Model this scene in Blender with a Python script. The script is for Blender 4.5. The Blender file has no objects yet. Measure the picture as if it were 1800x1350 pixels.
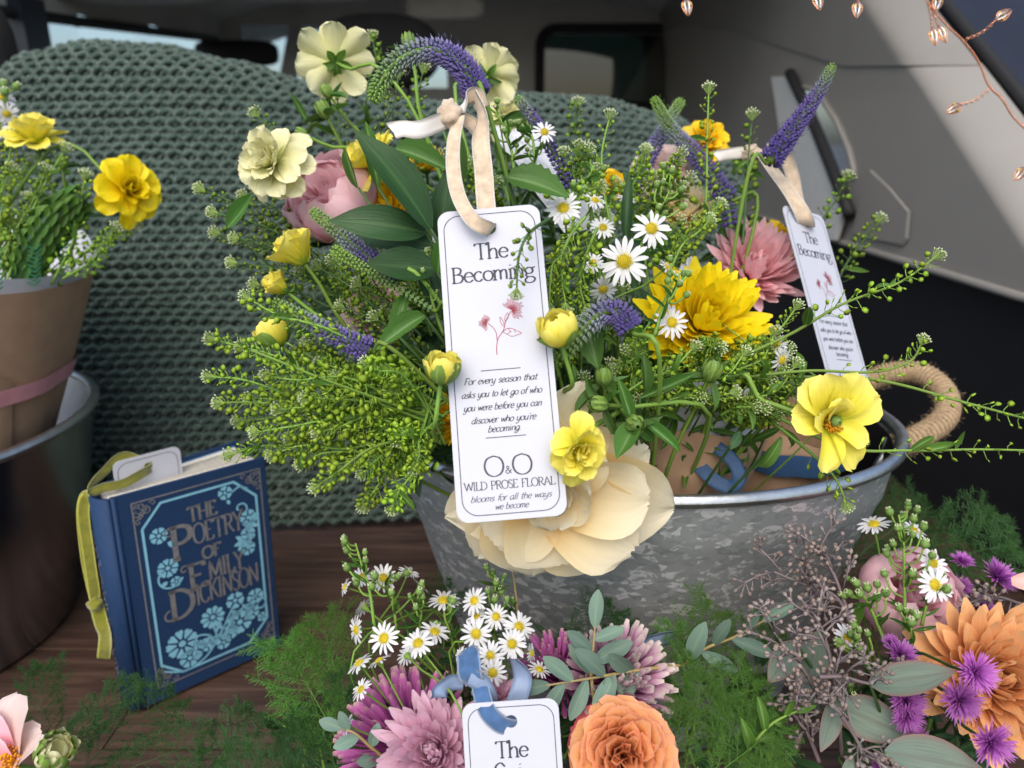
import bpy, math, random
from mathutils import Vector, Matrix, noise
rnd = random.Random(11)
PI = math.pi
SC = bpy.context.scene
COL = SC.collection

# ------------------------------------------------------------------ camera, sky, sun, exposure
PITCH = math.radians(18.0); FPX = 1310.0
CAM = Vector((0, 0, 0.44))
FWD = Vector((0, math.cos(PITCH), -math.sin(PITCH)))
UP = Vector((0, math.sin(PITCH), math.cos(PITCH)))
RT = Vector((1, 0, 0))
cam_d = bpy.data.cameras.new('camera'); cam = bpy.data.objects.new('camera', cam_d); COL.objects.link(cam)
cam.location = CAM; cam.rotation_euler = (PI / 2 - PITCH, 0, 0)
cam_d.sensor_width = 36; cam_d.lens = 36 * FPX / 1800.0
cam_d.clip_start = 0.01; cam_d.clip_end = 900
cam_d.dof.use_dof = True; cam_d.dof.focus_distance = 0.405; cam_d.dof.aperture_fstop = 7.0
SC.camera = cam
SUN_EL, SUN_AZ = 50.0, 190.0        # soft daylight from above and behind the viewer
wd = bpy.data.worlds.new('World'); SC.world = wd; wd.use_nodes = True
nt = wd.node_tree; nt.nodes.clear()
sky = nt.nodes.new('ShaderNodeTexSky'); sky.sky_type = 'NISHITA'; sky.sun_disc = False
sky.sun_elevation = math.radians(SUN_EL); sky.sun_rotation = math.radians(SUN_AZ)
sky.air_density = 1.0; sky.dust_density = 3.5; sky.ozone_density = 1.0
bg = nt.nodes.new('ShaderNodeBackground'); bg.inputs[1].default_value = 0.15
wo = nt.nodes.new('ShaderNodeOutputWorld')
nt.links.new(sky.outputs[0], bg.inputs[0]); nt.links.new(bg.outputs[0], wo.inputs[0])
sl = bpy.data.lights.new('sun', 'SUN'); sl.energy = 0.75; sl.angle = math.radians(60); sl.color = (1, .985, .965)
so = bpy.data.objects.new('sun', sl); COL.objects.link(so)
az, el = math.radians(SUN_AZ), math.radians(SUN_EL)
sdir = Vector((math.sin(az) * math.cos(el), math.cos(az) * math.cos(el), math.sin(el)))
so.rotation_euler = sdir.to_track_quat('Z', 'Y').to_euler()
SC.view_settings.view_transform = 'Standard'; SC.view_settings.look = 'None'
SC.view_settings.exposure = 0.74; SC.view_settings.gamma = 1.0
SC.view_settings.use_curve_mapping = False
SC.render.engine = 'CYCLES'
SC.cycles.use_denoising = True
SC.cycles.max_bounces = 7; SC.cycles.transparent_max_bounces = 8
SC.cycles.caustics_reflective = False; SC.cycles.caustics_refractive = False
SC.cycles.sample_clamp_indirect = 6

# ------------------------------------------------------------------ helpers
def P(x, y, d):
    """world point seen at photo pixel (x, y) at distance d along the view axis"""
    return CAM + d * (FWD + RT * ((x - 900) / FPX) + UP * ((675 - y) / FPX))
def PP(pts, d):
    return [P(p[0], p[1], p[2] if len(p) > 2 else d) for p in pts]
def px(n, d): return n * d / FPX
def DV(r, u, t): return (RT * r + UP * u - FWD * t).normalized()
W = {}
def link(o, parent, M):
    COL.objects.link(o)
    if parent is not None:
        o.parent = parent; o.matrix_basis = W[parent].inverted() @ M
    else:
        o.matrix_basis = M
    W[o] = M
    return o
def tag(o, label, cat=None, group=None, kind=None):
    if label: o['label'] = label
    if cat: o['category'] = cat
    if group: o['group'] = group
    if kind: o['kind'] = kind
    return o
def thing(name, label, cat, loc, group=None):
    o = bpy.data.objects.new(name, None); o.empty_display_size = .01
    link(o, None, Matrix.Translation(loc)); return tag(o, label, cat, group)
def add(name, me, parent=None, M=None, kind=None, label=None):
    o = bpy.data.objects.new(name, me); link(o, parent, M if M is not None else Matrix())
    if kind: o['kind'] = kind
    if label: o['label'] = label
    return o
def axes(z, x=None, loc=(0, 0, 0)):
    z = Vector(z).normalized()
    x = Vector(x) if x is not None else (RT if abs(z.dot(RT)) < .9 else UP)
    x = x - z * x.dot(z)
    if x.length < 1e-6: x = z.orthogonal()
    x.normalize(); y = z.cross(x)
    M = Matrix((x, y, z)).transposed().to_4x4(); M.translation = Vector(loc); return M
def xaxes(x, z, loc, s=(1, 1, 1)):
    x = Vector(x).normalized(); z = Vector(z); z = z - x * z.dot(x)
    if z.length < 1e-6: z = x.orthogonal()
    z.normalize(); y = z.cross(x)
    M = Matrix((x * s[0], y * s[1], z * s[2])).transposed().to_4x4(); M.translation = Vector(loc); return M
RZ = lambda a: Matrix.Rotation(a, 4, 'Z')
RY = lambda a: Matrix.Rotation(a, 4, 'Y')
RX = lambda a: Matrix.Rotation(a, 4, 'X')
T = lambda *v: Matrix.Translation(Vector(v if len(v) > 1 else v[0]))
S = lambda x, y, z: Matrix.Diagonal((x, y, z, 1))
def crom(pts, n):
    pts = [Vector(p) for p in pts]
    if len(pts) == 2: return [pts[0].lerp(pts[1], i / n) for i in range(n + 1)]
    q = [pts[0] * 2 - pts[1]] + pts + [pts[-1] * 2 - pts[-2]]; out = []
    segs = len(pts) - 1
    for i in range(n + 1):
        u = i / n * segs; k = min(int(u), segs - 1); t = u - k
        a, b, c, d = q[k:k + 4]
        out.append(.5 * ((2 * b) + (c - a) * t + (2 * a - 5 * b + 4 * c - d) * t * t + (3 * b - a - 3 * c + d) * t ** 3))
    return out
class MB:
    def __init__(s): s.V = []; s.F = []; s.A = []; s.I = []
    def add(s, V, F, A=None, M=None, mi=0):
        o = len(s.V)
        s.V += [tuple(M @ Vector(v)) for v in V] if M is not None else [tuple(v) for v in V]
        s.F += [tuple(i + o for i in f) for f in F]; s.I += [mi] * len(F)
        s.A += A if A else [(0, 0, 0)] * len(V); return s
    def tube(s, pts, r, n=6, mi=0, cap=True, tval=None):
        pts = [Vector(p) for p in pts]; m = len(pts); V = []; F = []; A = []
        nrm = None
        for i, p in enumerate(pts):
            t = (pts[min(i + 1, m - 1)] - pts[max(i - 1, 0)])
            t = t.normalized() if t.length > 1e-9 else Vector((0, 0, 1))
            if nrm is None: nrm = t.orthogonal().normalized()
            nrm = nrm - t * nrm.dot(t)
            nrm = nrm.normalized() if nrm.length > 1e-6 else t.orthogonal().normalized()
            b = t.cross(nrm); rr = r(i / (m - 1)) if callable(r) else (r[i] if isinstance(r, (list, tuple)) else r)
            for k in range(n):
                a = 2 * PI * k / n; V.append(p + (nrm * math.cos(a) + b * math.sin(a)) * rr)
                A.append((i / (m - 1) if tval is None else tval, k / n, 0))
        for i in range(m - 1):
            for k in range(n):
                k2 = (k + 1) % n; F.append((i * n + k, i * n + k2, (i + 1) * n + k2, (i + 1) * n + k))
        if cap: F.append(tuple(range(n))[::-1]); F.append(tuple((m - 1) * n + k for k in range(n)))
        return s.add(V, F, A, None, mi)
    def quad(s, a, b, c, d, mi=0): return s.add([a, b, c, d], [(0, 1, 2, 3)], None, None, mi)
    def box(s, x0, x1, y0, y1, z0, z1, M=None, mi=0):
        V = [(x, y, z) for x in (x0, x1) for y in (y0, y1) for z in (z0, z1)]
        return s.add(V, [(0, 1, 3, 2), (4, 6, 7, 5), (0, 4, 5, 1), (2, 3, 7, 6), (0, 2, 6, 4), (1, 5, 7, 3)], None, M, mi)
    def prism(s, pts, z0, z1, M=None, mi=0):
        n = len(pts); V = [(p[0], p[1], z0) for p in pts] + [(p[0], p[1], z1) for p in pts]
        F = [tuple(range(n))[::-1], tuple(range(n, 2 * n))] + [(i, (i + 1) % n, n + (i + 1) % n, n + i) for i in range(n)]
        return s.add(V, F, None, M, mi)
    def mesh(s, name, mats, smooth=True):
        me = bpy.data.meshes.new(name); me.from_pydata(s.V, [], s.F)
        at = me.attributes.new('tv', 'FLOAT_VECTOR', 'POINT')
        at.data.foreach_set('vector', [c for a in s.A for c in a])
        for m in (mats if isinstance(mats, (list, tuple)) else [mats]): me.materials.append(m)
        if any(s.I): me.polygons.foreach_set('material_index', s.I)
        if smooth: me.polygons.foreach_set('use_smooth', [True] * len(s.F))
        me.update(); return me
def petal(a0=0., a1=0., cup=.6, g=.8, e=4., pp=.5, base=.2, nl=6, nw=4, ruf=0., seed=0, pw=1., fold=0., serr=0, wav=0., W_=1.):
    """unit petal or leaf along +x (length 1, full width W_), rising in z; g/e/pp shape the outline"""
    wf = lambda t: (base + (1 - base) * math.sin(t * PI / 2) ** g) * max(0., 1 - t ** e) ** pp
    mx = max(wf(i / 40) for i in range(41))
    V = []; A = []; F = []; x = z = 0.; ns = nl * 3; path = [(0., 0., a0)]
    for i in range(ns):
        a = a0 + (a1 - a0) * ((i + .5) / ns) ** pw; x += math.cos(a) / ns; z += math.sin(a) / ns
        path.append((x, z, a))
    r = random.Random(seed * 7 + 1); ph = r.uniform(0, 6); ph2 = r.uniform(0, 6)
    for i in range(nl + 1):
        t = i / nl; X, Z, a = path[i * 3]; w = .5 * W_ * max(wf(min(t, .985)) / mx, .02)
        if serr and 0 < i < nl: w *= 1.0 + (.10 if i % 2 else -.06)
        for j in range(nw + 1):
            s = -1 + 2 * j / nw
            th = cup * math.sin(PI * min(1, t * .9 + .1))
            if abs(th) > 1e-3: R = w / th; y = R * math.sin(s * th); nn = R * (1 - math.cos(s * th))
            else: y = w * s; nn = 0
            nn += fold * w * abs(s)
            nn += ruf * W_ * s * s * t * math.sin(ph + s * 4.5 + t * 7) + ruf * .5 * W_ * t * t * math.sin(ph2 + s * 6)
            nn += wav * math.sin(ph + t * 8) * .1
            if ruf and i == nl: X2 = X - .04 * abs(math.sin(ph + s * 5))
            else: X2 = X
            V.append((X2 - math.sin(a) * nn, y, Z + math.cos(a) * nn)); A.append((t, s, seed % 10 / 10))
    for i in range(nl):
        for j in range(nw):
            k = i * (nw + 1) + j; F.append((k, k + nw + 1, k + nw + 2, k + 1))
    return V, F, A
def petal_mesh(name, mat, **k):
    V, F, A = petal(**k); return MB().add(V, F, A).mesh(name, mat)

# ------------------------------------------------------------------ materials
def new_mat(name):
    m = bpy.data.materials.new(name); m.use_nodes = True; t = m.node_tree; t.nodes.clear()
    out = t.nodes.new('ShaderNodeOutputMaterial'); return m, t, out
def nd(t, ty, **k):
    n = t.nodes.new(ty)
    for a, v in k.items():
        if a == 'ins':
            for i, x in v.items(): n.inputs[i].default_value = x
        else: setattr(n, a, v)
    return n
def ramp(t, stops, fac=None, interp='LINEAR'):
    r = t.nodes.new('ShaderNodeValToRGB'); e = r.color_ramp.elements; r.color_ramp.interpolation = interp
    while len(e) < len(stops): e.new(.5)
    for i, (p, c) in enumerate(stops): e[i].position = p; e[i].color = (*c, 1) if len(c) == 3 else c
    if fac is not None: t.links.new(fac, r.inputs[0])
    return r
def mixc(t, fac, a, b, mode='MIX'):
    m = t.nodes.new('ShaderNodeMix'); m.data_type = 'RGBA'; m.blend_type = mode
    for i, v in ((0, fac), (6, a), (7, b)):
        if hasattr(v, 'links') or hasattr(v, 'is_linked'): t.links.new(v, m.inputs[i])
        else: m.inputs[i].default_value = v if i == 0 else ((*v, 1) if len(v) == 3 else v)
    return m.outputs[2]
def math_(t, op, a, b=0.0):
    m = t.nodes.new('ShaderNodeMath'); m.operation = op
    for i, v in ((0, a), (1, b)):
        if isinstance(v, (int, float)): m.inputs[i].default_value = v
        else: t.links.new(v, m.inputs[i])
    return m.outputs[0]
def tvnode(t):
    a = nd(t, 'ShaderNodeAttribute', attribute_name='tv'); s = t.nodes.new('ShaderNodeSeparateXYZ')
    t.links.new(a.outputs['Vector'], s.inputs[0]); return s, a
def plant_mat(name, stops, trans=.3, rough=.5, vary=.18, vein=.25, veinf=9., mid=None, spec=.3, edge=None, hue=.0, bump=.15):
    """petal / leaf / stem: colour along the length (tv.x), fine veins across (tv.y), object variation, translucency"""
    m, t, out = new_mat(name); s, at = tvnode(t)
    c = ramp(t, stops, s.outputs[0]).outputs[0]
    mp = nd(t, 'ShaderNodeMapping'); mp.inputs['Scale'].default_value = (1.6, veinf, 3); t.links.new(at.outputs['Vector'], mp.inputs[0])
    oi = nd(t, 'ShaderNodeObjectInfo')
    sc = t.nodes.new('ShaderNodeVectorMath'); sc.operation = 'ADD'
    cx = t.nodes.new('ShaderNodeCombineXYZ'); t.links.new(math_(t, 'MULTIPLY', oi.outputs['Random'], 37.), cx.inputs[0])
    t.links.new(mp.outputs[0], sc.inputs[0]); t.links.new(cx.outputs[0], sc.inputs[1])
    no = nd(t, 'ShaderNodeTexNoise', ins={'Scale': 1.5, 'Detail': 4.}); t.links.new(sc.outputs[0], no.inputs['Vector'])
    f = ramp(t, [(.3, (1 - vein,) * 3), (.7, (1 + vein * .35,) * 3)], no.outputs[0]).outputs[0]
    c = mixc(t, 1., c, f, 'MULTIPLY')
    if mid:
        ab = math_(t, 'ABSOLUTE', s.outputs[1]); k = ramp(t, [(0, (1, 1, 1)), (.07, (1, 1, 1)), (.13, (0, 0, 0))], ab).outputs[0]
        c = mixc(t, k, c, mid)
    if edge:
        ab = math_(t, 'ABSOLUTE', s.outputs[1]); k = math_(t, 'MAXIMUM', math_(t, 'POWER', ab, 7.), math_(t, 'POWER', s.outputs[0], 14.))
        c = mixc(t, k, c, edge)
    hs = nd(t, 'ShaderNodeHueSaturation'); t.links.new(c, hs.inputs['Color'])
    t.links.new(math_(t, 'ADD', math_(t, 'MULTIPLY', oi.outputs['Random'], vary * 2), 1 - vary), hs.inputs['Value'])
    if hue: t.links.new(math_(t, 'ADD', math_(t, 'MULTIPLY', oi.outputs['Random'], hue * 2), .5 - hue), hs.inputs['Hue'])
    b = nd(t, 'ShaderNodeBsdfPrincipled', ins={'Roughness': rough, 'Specular IOR Level': spec}); t.links.new(hs.outputs[0], b.inputs['Base Color'])
    if bump:
        bp = nd(t, 'ShaderNodeBump', ins={'Strength': bump, 'Distance': .0008}); t.links.new(no.outputs[0], bp.inputs['Height']); t.links.new(bp.outputs[0], b.inputs['Normal'])
    if trans:
        tr = nd(t, 'ShaderNodeBsdfTranslucent'); t.links.new(hs.outputs[0], tr.inputs[0])
        mx = nd(t, 'ShaderNodeMixShader', ins={0: trans}); t.links.new(b.outputs[0], mx.inputs[1]); t.links.new(tr.outputs[0], mx.inputs[2]); t.links.new(mx.outputs[0], out.inputs[0])
    else: t.links.new(b.outputs[0], out.inputs[0])
    return m
def plain_mat(name, col, rough=.5, metal=0., noise_amt=.12, nscale=40., bump=0., bscale=200., spec=.5, coords='Object', sheen=0., bdist=.001):
    m, t, out = new_mat(name)
    tc = nd(t, 'ShaderNodeTexCoord'); no = nd(t, 'ShaderNodeTexNoise', ins={'Scale': nscale, 'Detail': 5.}); t.links.new(tc.outputs[coords], no.inputs['Vector'])
    f = ramp(t, [(.25, (1 - noise_amt,) * 3), (.75, (1 + noise_amt,) * 3)], no.outputs[0]).outputs[0]
    c = mixc(t, 1., col, f, 'MULTIPLY')
    b = nd(t, 'ShaderNodeBsdfPrincipled', ins={'Roughness': rough, 'Metallic': metal, 'Specular IOR Level': spec}); t.links.new(c, b.inputs['Base Color'])
    if sheen: b.inputs['Sheen Weight'].default_value = sheen; b.inputs['Sheen Roughness'].default_value = .4
    if bump:
        n2 = nd(t, 'ShaderNodeTexNoise', ins={'Scale': bscale, 'Detail': 3.}); t.links.new(tc.outputs[coords], n2.inputs['Vector'])
        bp = nd(t, 'ShaderNodeBump', ins={'Strength': bump, 'Distance': bdist}); t.links.new(n2.outputs[0], bp.inputs['Height']); t.links.new(bp.outputs[0], b.inputs['Normal'])
    t.links.new(b.outputs[0], out.inputs[0]); return m
def glass_mat(name, tint, rough=.02, mixf=.12):
    m, t, out = new_mat(name); tr = nd(t, 'ShaderNodeBsdfTransparent', ins={0: (*tint, 1)}); gl = nd(t, 'ShaderNodeBsdfGlossy', ins={'Roughness': rough})
    mx = nd(t, 'ShaderNodeMixShader', ins={0: mixf}); t.links.new(tr.outputs[0], mx.inputs[1]); t.links.new(gl.outputs[0], mx.inputs[2]); t.links.new(mx.outputs[0], out.inputs[0]); return m
def ribbon_mat(name, col, edge, rough=.8, sheen=.5):
    m, t, out = new_mat(name); s, at = tvnode(t); tc = nd(t, 'ShaderNodeTexCoord')
    no = nd(t, 'ShaderNodeTexNoise', ins={'Scale': 180., 'Detail': 5.}); t.links.new(tc.outputs['Object'], no.inputs['Vector'])
    fi = nd(t, 'ShaderNodeTexNoise', ins={'Scale': 2200., 'Detail': 2.}); t.links.new(tc.outputs['Object'], fi.inputs['Vector'])
    c = mixc(t, 1., col, ramp(t, [(.3, (.72,) * 3), (.7, (1.12,) * 3)], no.outputs[0]).outputs[0], 'MULTIPLY')
    k = ramp(t, [(.80, (0, 0, 0)), (.88, (1, 1, 1))], math_(t, 'ABSOLUTE', s.outputs[1])).outputs[0]
    c = mixc(t, k, c, edge)
    b = nd(t, 'ShaderNodeBsdfPrincipled', ins={'Roughness': rough, 'Specular IOR Level': .2, 'Sheen Weight': sheen}); t.links.new(c, b.inputs['Base Color'])
    wv = math_(t, 'SINE', math_(t, 'MULTIPLY', s.outputs[0], 420.)); h = math_(t, 'ADD', fi.outputs[0], math_(t, 'MULTIPLY', math_(t, 'MULTIPLY', wv, k), .6))
    bp = nd(t, 'ShaderNodeBump', ins={'Strength': .5, 'Distance': .0005}); t.links.new(h, bp.inputs['Height']); t.links.new(bp.outputs[0], b.inputs['Normal'])
    t.links.new(b.outputs[0], out.inputs[0]); return m
M_ = {}
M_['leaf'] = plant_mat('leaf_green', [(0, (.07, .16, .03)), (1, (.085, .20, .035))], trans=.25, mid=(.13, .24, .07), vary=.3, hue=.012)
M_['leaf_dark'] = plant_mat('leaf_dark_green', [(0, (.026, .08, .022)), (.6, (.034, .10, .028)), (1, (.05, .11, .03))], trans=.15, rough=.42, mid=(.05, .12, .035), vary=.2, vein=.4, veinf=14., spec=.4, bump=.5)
M_['leaf_light'] = plant_mat('leaf_light_green', [(0, (.10, .22, .035)), (1, (.13, .27, .04))], trans=.35, mid=(.2, .34, .1), vary=.2)
M_['euc'] = plant_mat('eucalyptus_leaf', [(0, (.14, .20, .15)), (1, (.17, .22, .17))], trans=.1, rough=.6, mid=(.13, .16, .12), vary=.18, vein=.22, edge=(.24, .12, .11))
M_['euc_small'] = plant_mat('eucalyptus_small_leaf', [(0, (.13, .21, .16)), (1, (.16, .25, .19))], trans=.12, rough=.6, mid=(.17, .25, .17), vary=.2, vein=.18)
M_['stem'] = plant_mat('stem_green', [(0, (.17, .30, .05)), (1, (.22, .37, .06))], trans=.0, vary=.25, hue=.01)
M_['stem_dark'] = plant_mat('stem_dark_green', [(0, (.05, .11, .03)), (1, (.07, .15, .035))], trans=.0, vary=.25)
M_['stem_tan'] = plant_mat('stem_tan', [(0, (.35, .27, .10)), (1, (.32, .25, .12))], trans=.0, vary=.15)
M_['stem_grey'] = plant_mat('branch_grey_mauve', [(0, (.15, .105, .11)), (1, (.22, .19, .185))], trans=.0, vary=.25, rough=.7)
M_['seed'] = plant_mat('eucalyptus_seed', [(0, (.26, .23, .22)), (.7, (.25, .20, .18)), (1, (.24, .15, .10))], trans=.0, vary=.3, rough=.7)
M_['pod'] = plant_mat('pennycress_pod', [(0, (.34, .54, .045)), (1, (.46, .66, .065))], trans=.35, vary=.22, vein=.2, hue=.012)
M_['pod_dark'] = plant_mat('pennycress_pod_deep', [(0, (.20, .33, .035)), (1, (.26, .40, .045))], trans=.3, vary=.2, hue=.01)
M_['podbud'] = plant_mat('pennycress_bud', [(0, (.42, .60, .16)), (1, (.72, .78, .5))], trans=.2, vary=.1)
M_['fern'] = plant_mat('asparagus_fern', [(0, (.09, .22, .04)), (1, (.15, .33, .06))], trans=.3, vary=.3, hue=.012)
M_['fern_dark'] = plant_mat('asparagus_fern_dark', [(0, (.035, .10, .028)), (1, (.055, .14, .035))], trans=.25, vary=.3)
M_['sepal'] = plant_mat('sepal_green', [(0, (.16, .30, .05)), (1, (.24, .38, .07))], trans=.25, vary=.15, mid=(.3, .42, .13))
M_['bud'] = plant_mat('bud_green', [(0, (.16, .29, .06)), (1, (.22, .36, .09))], trans=.2, vary=.2, vein=.35)
M_['white'] = plant_mat('petal_white', [(0, (.58, .62, .46)), (.25, (.74, .75, .74)), (1, (.78, .78, .80))], trans=.2, vary=.06, vein=.14)
M_['disc'] = plant_mat('daisy_disc', [(0, (.72, .56, .02)), (1, (.90, .78, .08))], trans=.1, vary=.1, vein=.25)
M_['pale'] = plant_mat('petal_pale_yellow', [(0, (.62, .70, .20)), (.35, (.80, .78, .40)), (1, (.82, .80, .50))], trans=.25, vary=.06, vein=.12)
M_['yellow'] = plant_mat('petal_yellow', [(0, (0.672, 0.616, 0.02)), (.4, (0.896, 0.717, 0.03)), (1, (0.93, 0.762, 0.07))], trans=.2, vary=.08, vein=.14)
M_['lemon'] = plant_mat('petal_lemon', [(0, (.45, .58, .05)), (.3, (.80, .74, .06)), (.6, (.90, .80, .09)), (1, (.92, .84, .20))], trans=.25, vary=.08, vein=.12)
M_['gold'] = plant_mat('petal_golden', [(0, (0.616, 0.403, 0.01)), (.5, (0.896, 0.582, 0.01)), (1, (0.93, 0.65, 0.02))], trans=.2, vary=.1, vein=.16)
M_['sun'] = plant_mat('petal_bright_yellow', [(0, (.70, .50, .005)), (.4, (.90, .70, .008)), (1, (.93, .77, .012))], trans=.28, vary=.06, vein=.12)
M_['cream'] = plant_mat('petal_cream', [(0, (.90, .46, .08)), (.22, (.92, .60, .20)), (.48, (.91, .75, .42)), (.8, (.90, .81, .56)), (1, (.86, .80, .60))], trans=.32, vary=.05, vein=.05, veinf=5., bump=.25)
M_['peach'] = plant_mat('petal_peach', [(0, (0.694, 0.26, 0.09)), (.5, (0.829, 0.403, 0.16)), (1, (0.874, 0.526, 0.25))], trans=.2, vary=.1, vein=.16)
M_['orange'] = plant_mat('petal_orange', [(0, (.84, .30, .06)), (.6, (.90, .40, .12)), (1, (.90, .48, .20))], trans=.25, vary=.06, vein=.1, edge=(.90, .44, .27))
M_['coral'] = plant_mat('petal_coral', [(0, (0.806, 0.26, 0.06)), (.5, (0.851, 0.22, 0.15)), (1, (0.851, 0.14, 0.19))], trans=.2, vary=.06, vein=.1)
M_['pink'] = plant_mat('petal_pink', [(0, (.86, .42, .44)), (.5, (.94, .55, .59)), (1, (.95, .66, .68))], trans=.3, vary=.06, vein=.10)
M_['rosepink'] = plant_mat('petal_rose_pink', [(0, (.88, .44, .47)), (.5, (.95, .53, .60)), (1, (.95, .66, .70))], trans=.3, vary=.04, vein=.07)
M_['blush'] = plant_mat('petal_blush', [(0, (.80, .48, .40)), (.5, (.84, .63, .57)), (1, (.85, .70, .66))], trans=.3, vary=.05, vein=.15)
M_['lilac'] = plant_mat('petal_lilac', [(0, (.56, .24, .38)), (.5, (.74, .44, .57)), (1, (.83, .58, .67))], trans=.25, vary=.1, vein=.15)
M_['magenta'] = plant_mat('petal_magenta', [(0, (.24, .03, .17)), (.5, (.44, .085, .34)), (.9, (.52, .15, .40)), (1, (.66, .42, .40))], trans=.2, vary=.15, vein=.2)
M_['mauve'] = plant_mat('petal_mauve_pale_tips', [(0, (.22, .04, .15)), (.45, (.38, .12, .28)), (.8, (.58, .34, .46)), (1, (.74, .66, .58))], trans=.2, vary=.15, vein=.2)
M_['violet'] = plant_mat('petal_violet', [(0, (.26, .045, .30)), (.6, (.42, .10, .44)), (1, (.52, .20, .52))], trans=.2, vary=.25, vein=.2)
M_['stamen'] = plant_mat('stamen_orange', [(0, (.62, .26, .01)), (1, (.80, .36, .01))], trans=.1, vary=.2)
M_['veronica'] = plant_mat('veronica_floret', [(0, (.15, .115, .36)), (.36, (.20, .17, .40)), (.55, (.33, .37, .43)), (.72, (.24, .36, .16)), (1, (.25, .44, .07))], trans=.2, vary=.1, vein=.45, veinf=30)
M_['veronica_side'] = plant_mat('veronica_deep_floret', [(0, (.11, .08, .32)), (.6, (.16, .12, .34)), (.8, (.22, .26, .25)), (1, (.24, .42, .07))], trans=.2, vary=.1, vein=.45, veinf=30)
M_['veronica_green'] = plant_mat('veronica_green_floret', [(0, (.18, .30, .12)), (1, (.30, .48, .08))], trans=.2, vary=.1, vein=.3)
M_['kraft'] = plain_mat('kraft_paper', (.47, .30, .185), .75, noise_amt=.10, nscale=60, bump=.25, bscale=90, spec=.2)
M_['tissue'] = plain_mat('white_tissue', (.62, .63, .66), .7, noise_amt=.05, nscale=80, bump=.3, bscale=120, spec=.2)
M_['card'] = plain_mat('white_card', (.52, .535, .59), .55, noise_amt=.012, nscale=60, bump=.03, bscale=900, spec=.3)
M_['ink'] = plain_mat('dark_ink', (.03, .03, .05), .6, noise_amt=.1)
M_['ink_grey'] = plain_mat('grey_ink', (.04, .04, .055), .6, noise_amt=.1)
M_['ink_red'] = plain_mat('red_ink', (.34, .05, .08), .6, noise_amt=.2)
M_['velvet_cream'] = ribbon_mat('cream_velvet', (.66, .52, .37), (.72, .68, .60))
M_['satin_cream'] = plain_mat('cream_ribbon_back', (.72, .69, .63), .5, noise_amt=.05, nscale=120, bump=.15, bscale=1500)
M_['velvet_blue'] = ribbon_mat('blue_velvet', (.06, .135, .28), (.24, .32, .46))
M_['satin_blue'] = plain_mat('blue_ribbon_back', (.20, .27, .40), .45, noise_amt=.06, nscale=200)
M_['ribbon_navy'] = plain_mat('navy_ribbon', (.03, .085, .19), .6, noise_amt=.1, nscale=200)
M_['velvet_olive'] = ribbon_mat('olive_velvet', (.22, .22, .012), (.42, .42, .05), sheen=.7)
M_['ribbon_pink'] = plain_mat('pink_ribbon', (.80, .36, .38), .55, noise_amt=.15, nscale=60)
# ------------------------------------------------------------------ setting materials
def wood_mat():
    m, t, out = new_mat('dark_wood'); tc = nd(t, 'ShaderNodeTexCoord'); oi = nd(t, 'ShaderNodeObjectInfo')
    ad = nd(t, 'ShaderNodeVectorMath', operation='ADD'); cx = nd(t, 'ShaderNodeCombineXYZ')
    t.links.new(math_(t, 'MULTIPLY', oi.outputs['Random'], 9.), cx.inputs[0]); t.links.new(tc.outputs['Object'], ad.inputs[0]); t.links.new(cx.outputs[0], ad.inputs[1])
    mp = nd(t, 'ShaderNodeMapping'); mp.inputs['Scale'].default_value = (2.2, 30, 30); t.links.new(ad.outputs[0], mp.inputs[0])
    n1 = nd(t, 'ShaderNodeTexNoise', ins={'Scale': 3.5, 'Detail': 8., 'Distortion': .6}); t.links.new(mp.outputs[0], n1.inputs['Vector'])
    n2 = nd(t, 'ShaderNodeTexNoise', ins={'Scale': 14., 'Detail': 3.}); t.links.new(mp.outputs[0], n2.inputs['Vector'])
    c = ramp(t, [(.3, (.035, .019, .013)), (.5, (.075, .042, .029)), (.72, (.125, .075, .052))], n1.outputs[0]).outputs[0]
    c = mixc(t, .35, c, ramp(t, [(.35, (.25, .25, .25)), (.65, (1.2, 1.2, 1.2))], n2.outputs[0]).outputs[0], 'MULTIPLY')
    hs = nd(t, 'ShaderNodeHueSaturation'); t.links.new(c, hs.inputs['Color']); t.links.new(math_(t, 'ADD', math_(t, 'MULTIPLY', oi.outputs['Random'], .4), .8), hs.inputs['Value'])
    b = nd(t, 'ShaderNodeBsdfPrincipled', ins={'Roughness': .5}); t.links.new(hs.outputs[0], b.inputs['Base Color'])
    bp = nd(t, 'ShaderNodeBump', ins={'Strength': .25, 'Distance': .001}); t.links.new(n1.outputs[0], bp.inputs['Height']); t.links.new(bp.outputs[0], b.inputs['Normal'])
    t.links.new(b.outputs[0], out.inputs[0]); return m
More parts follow.
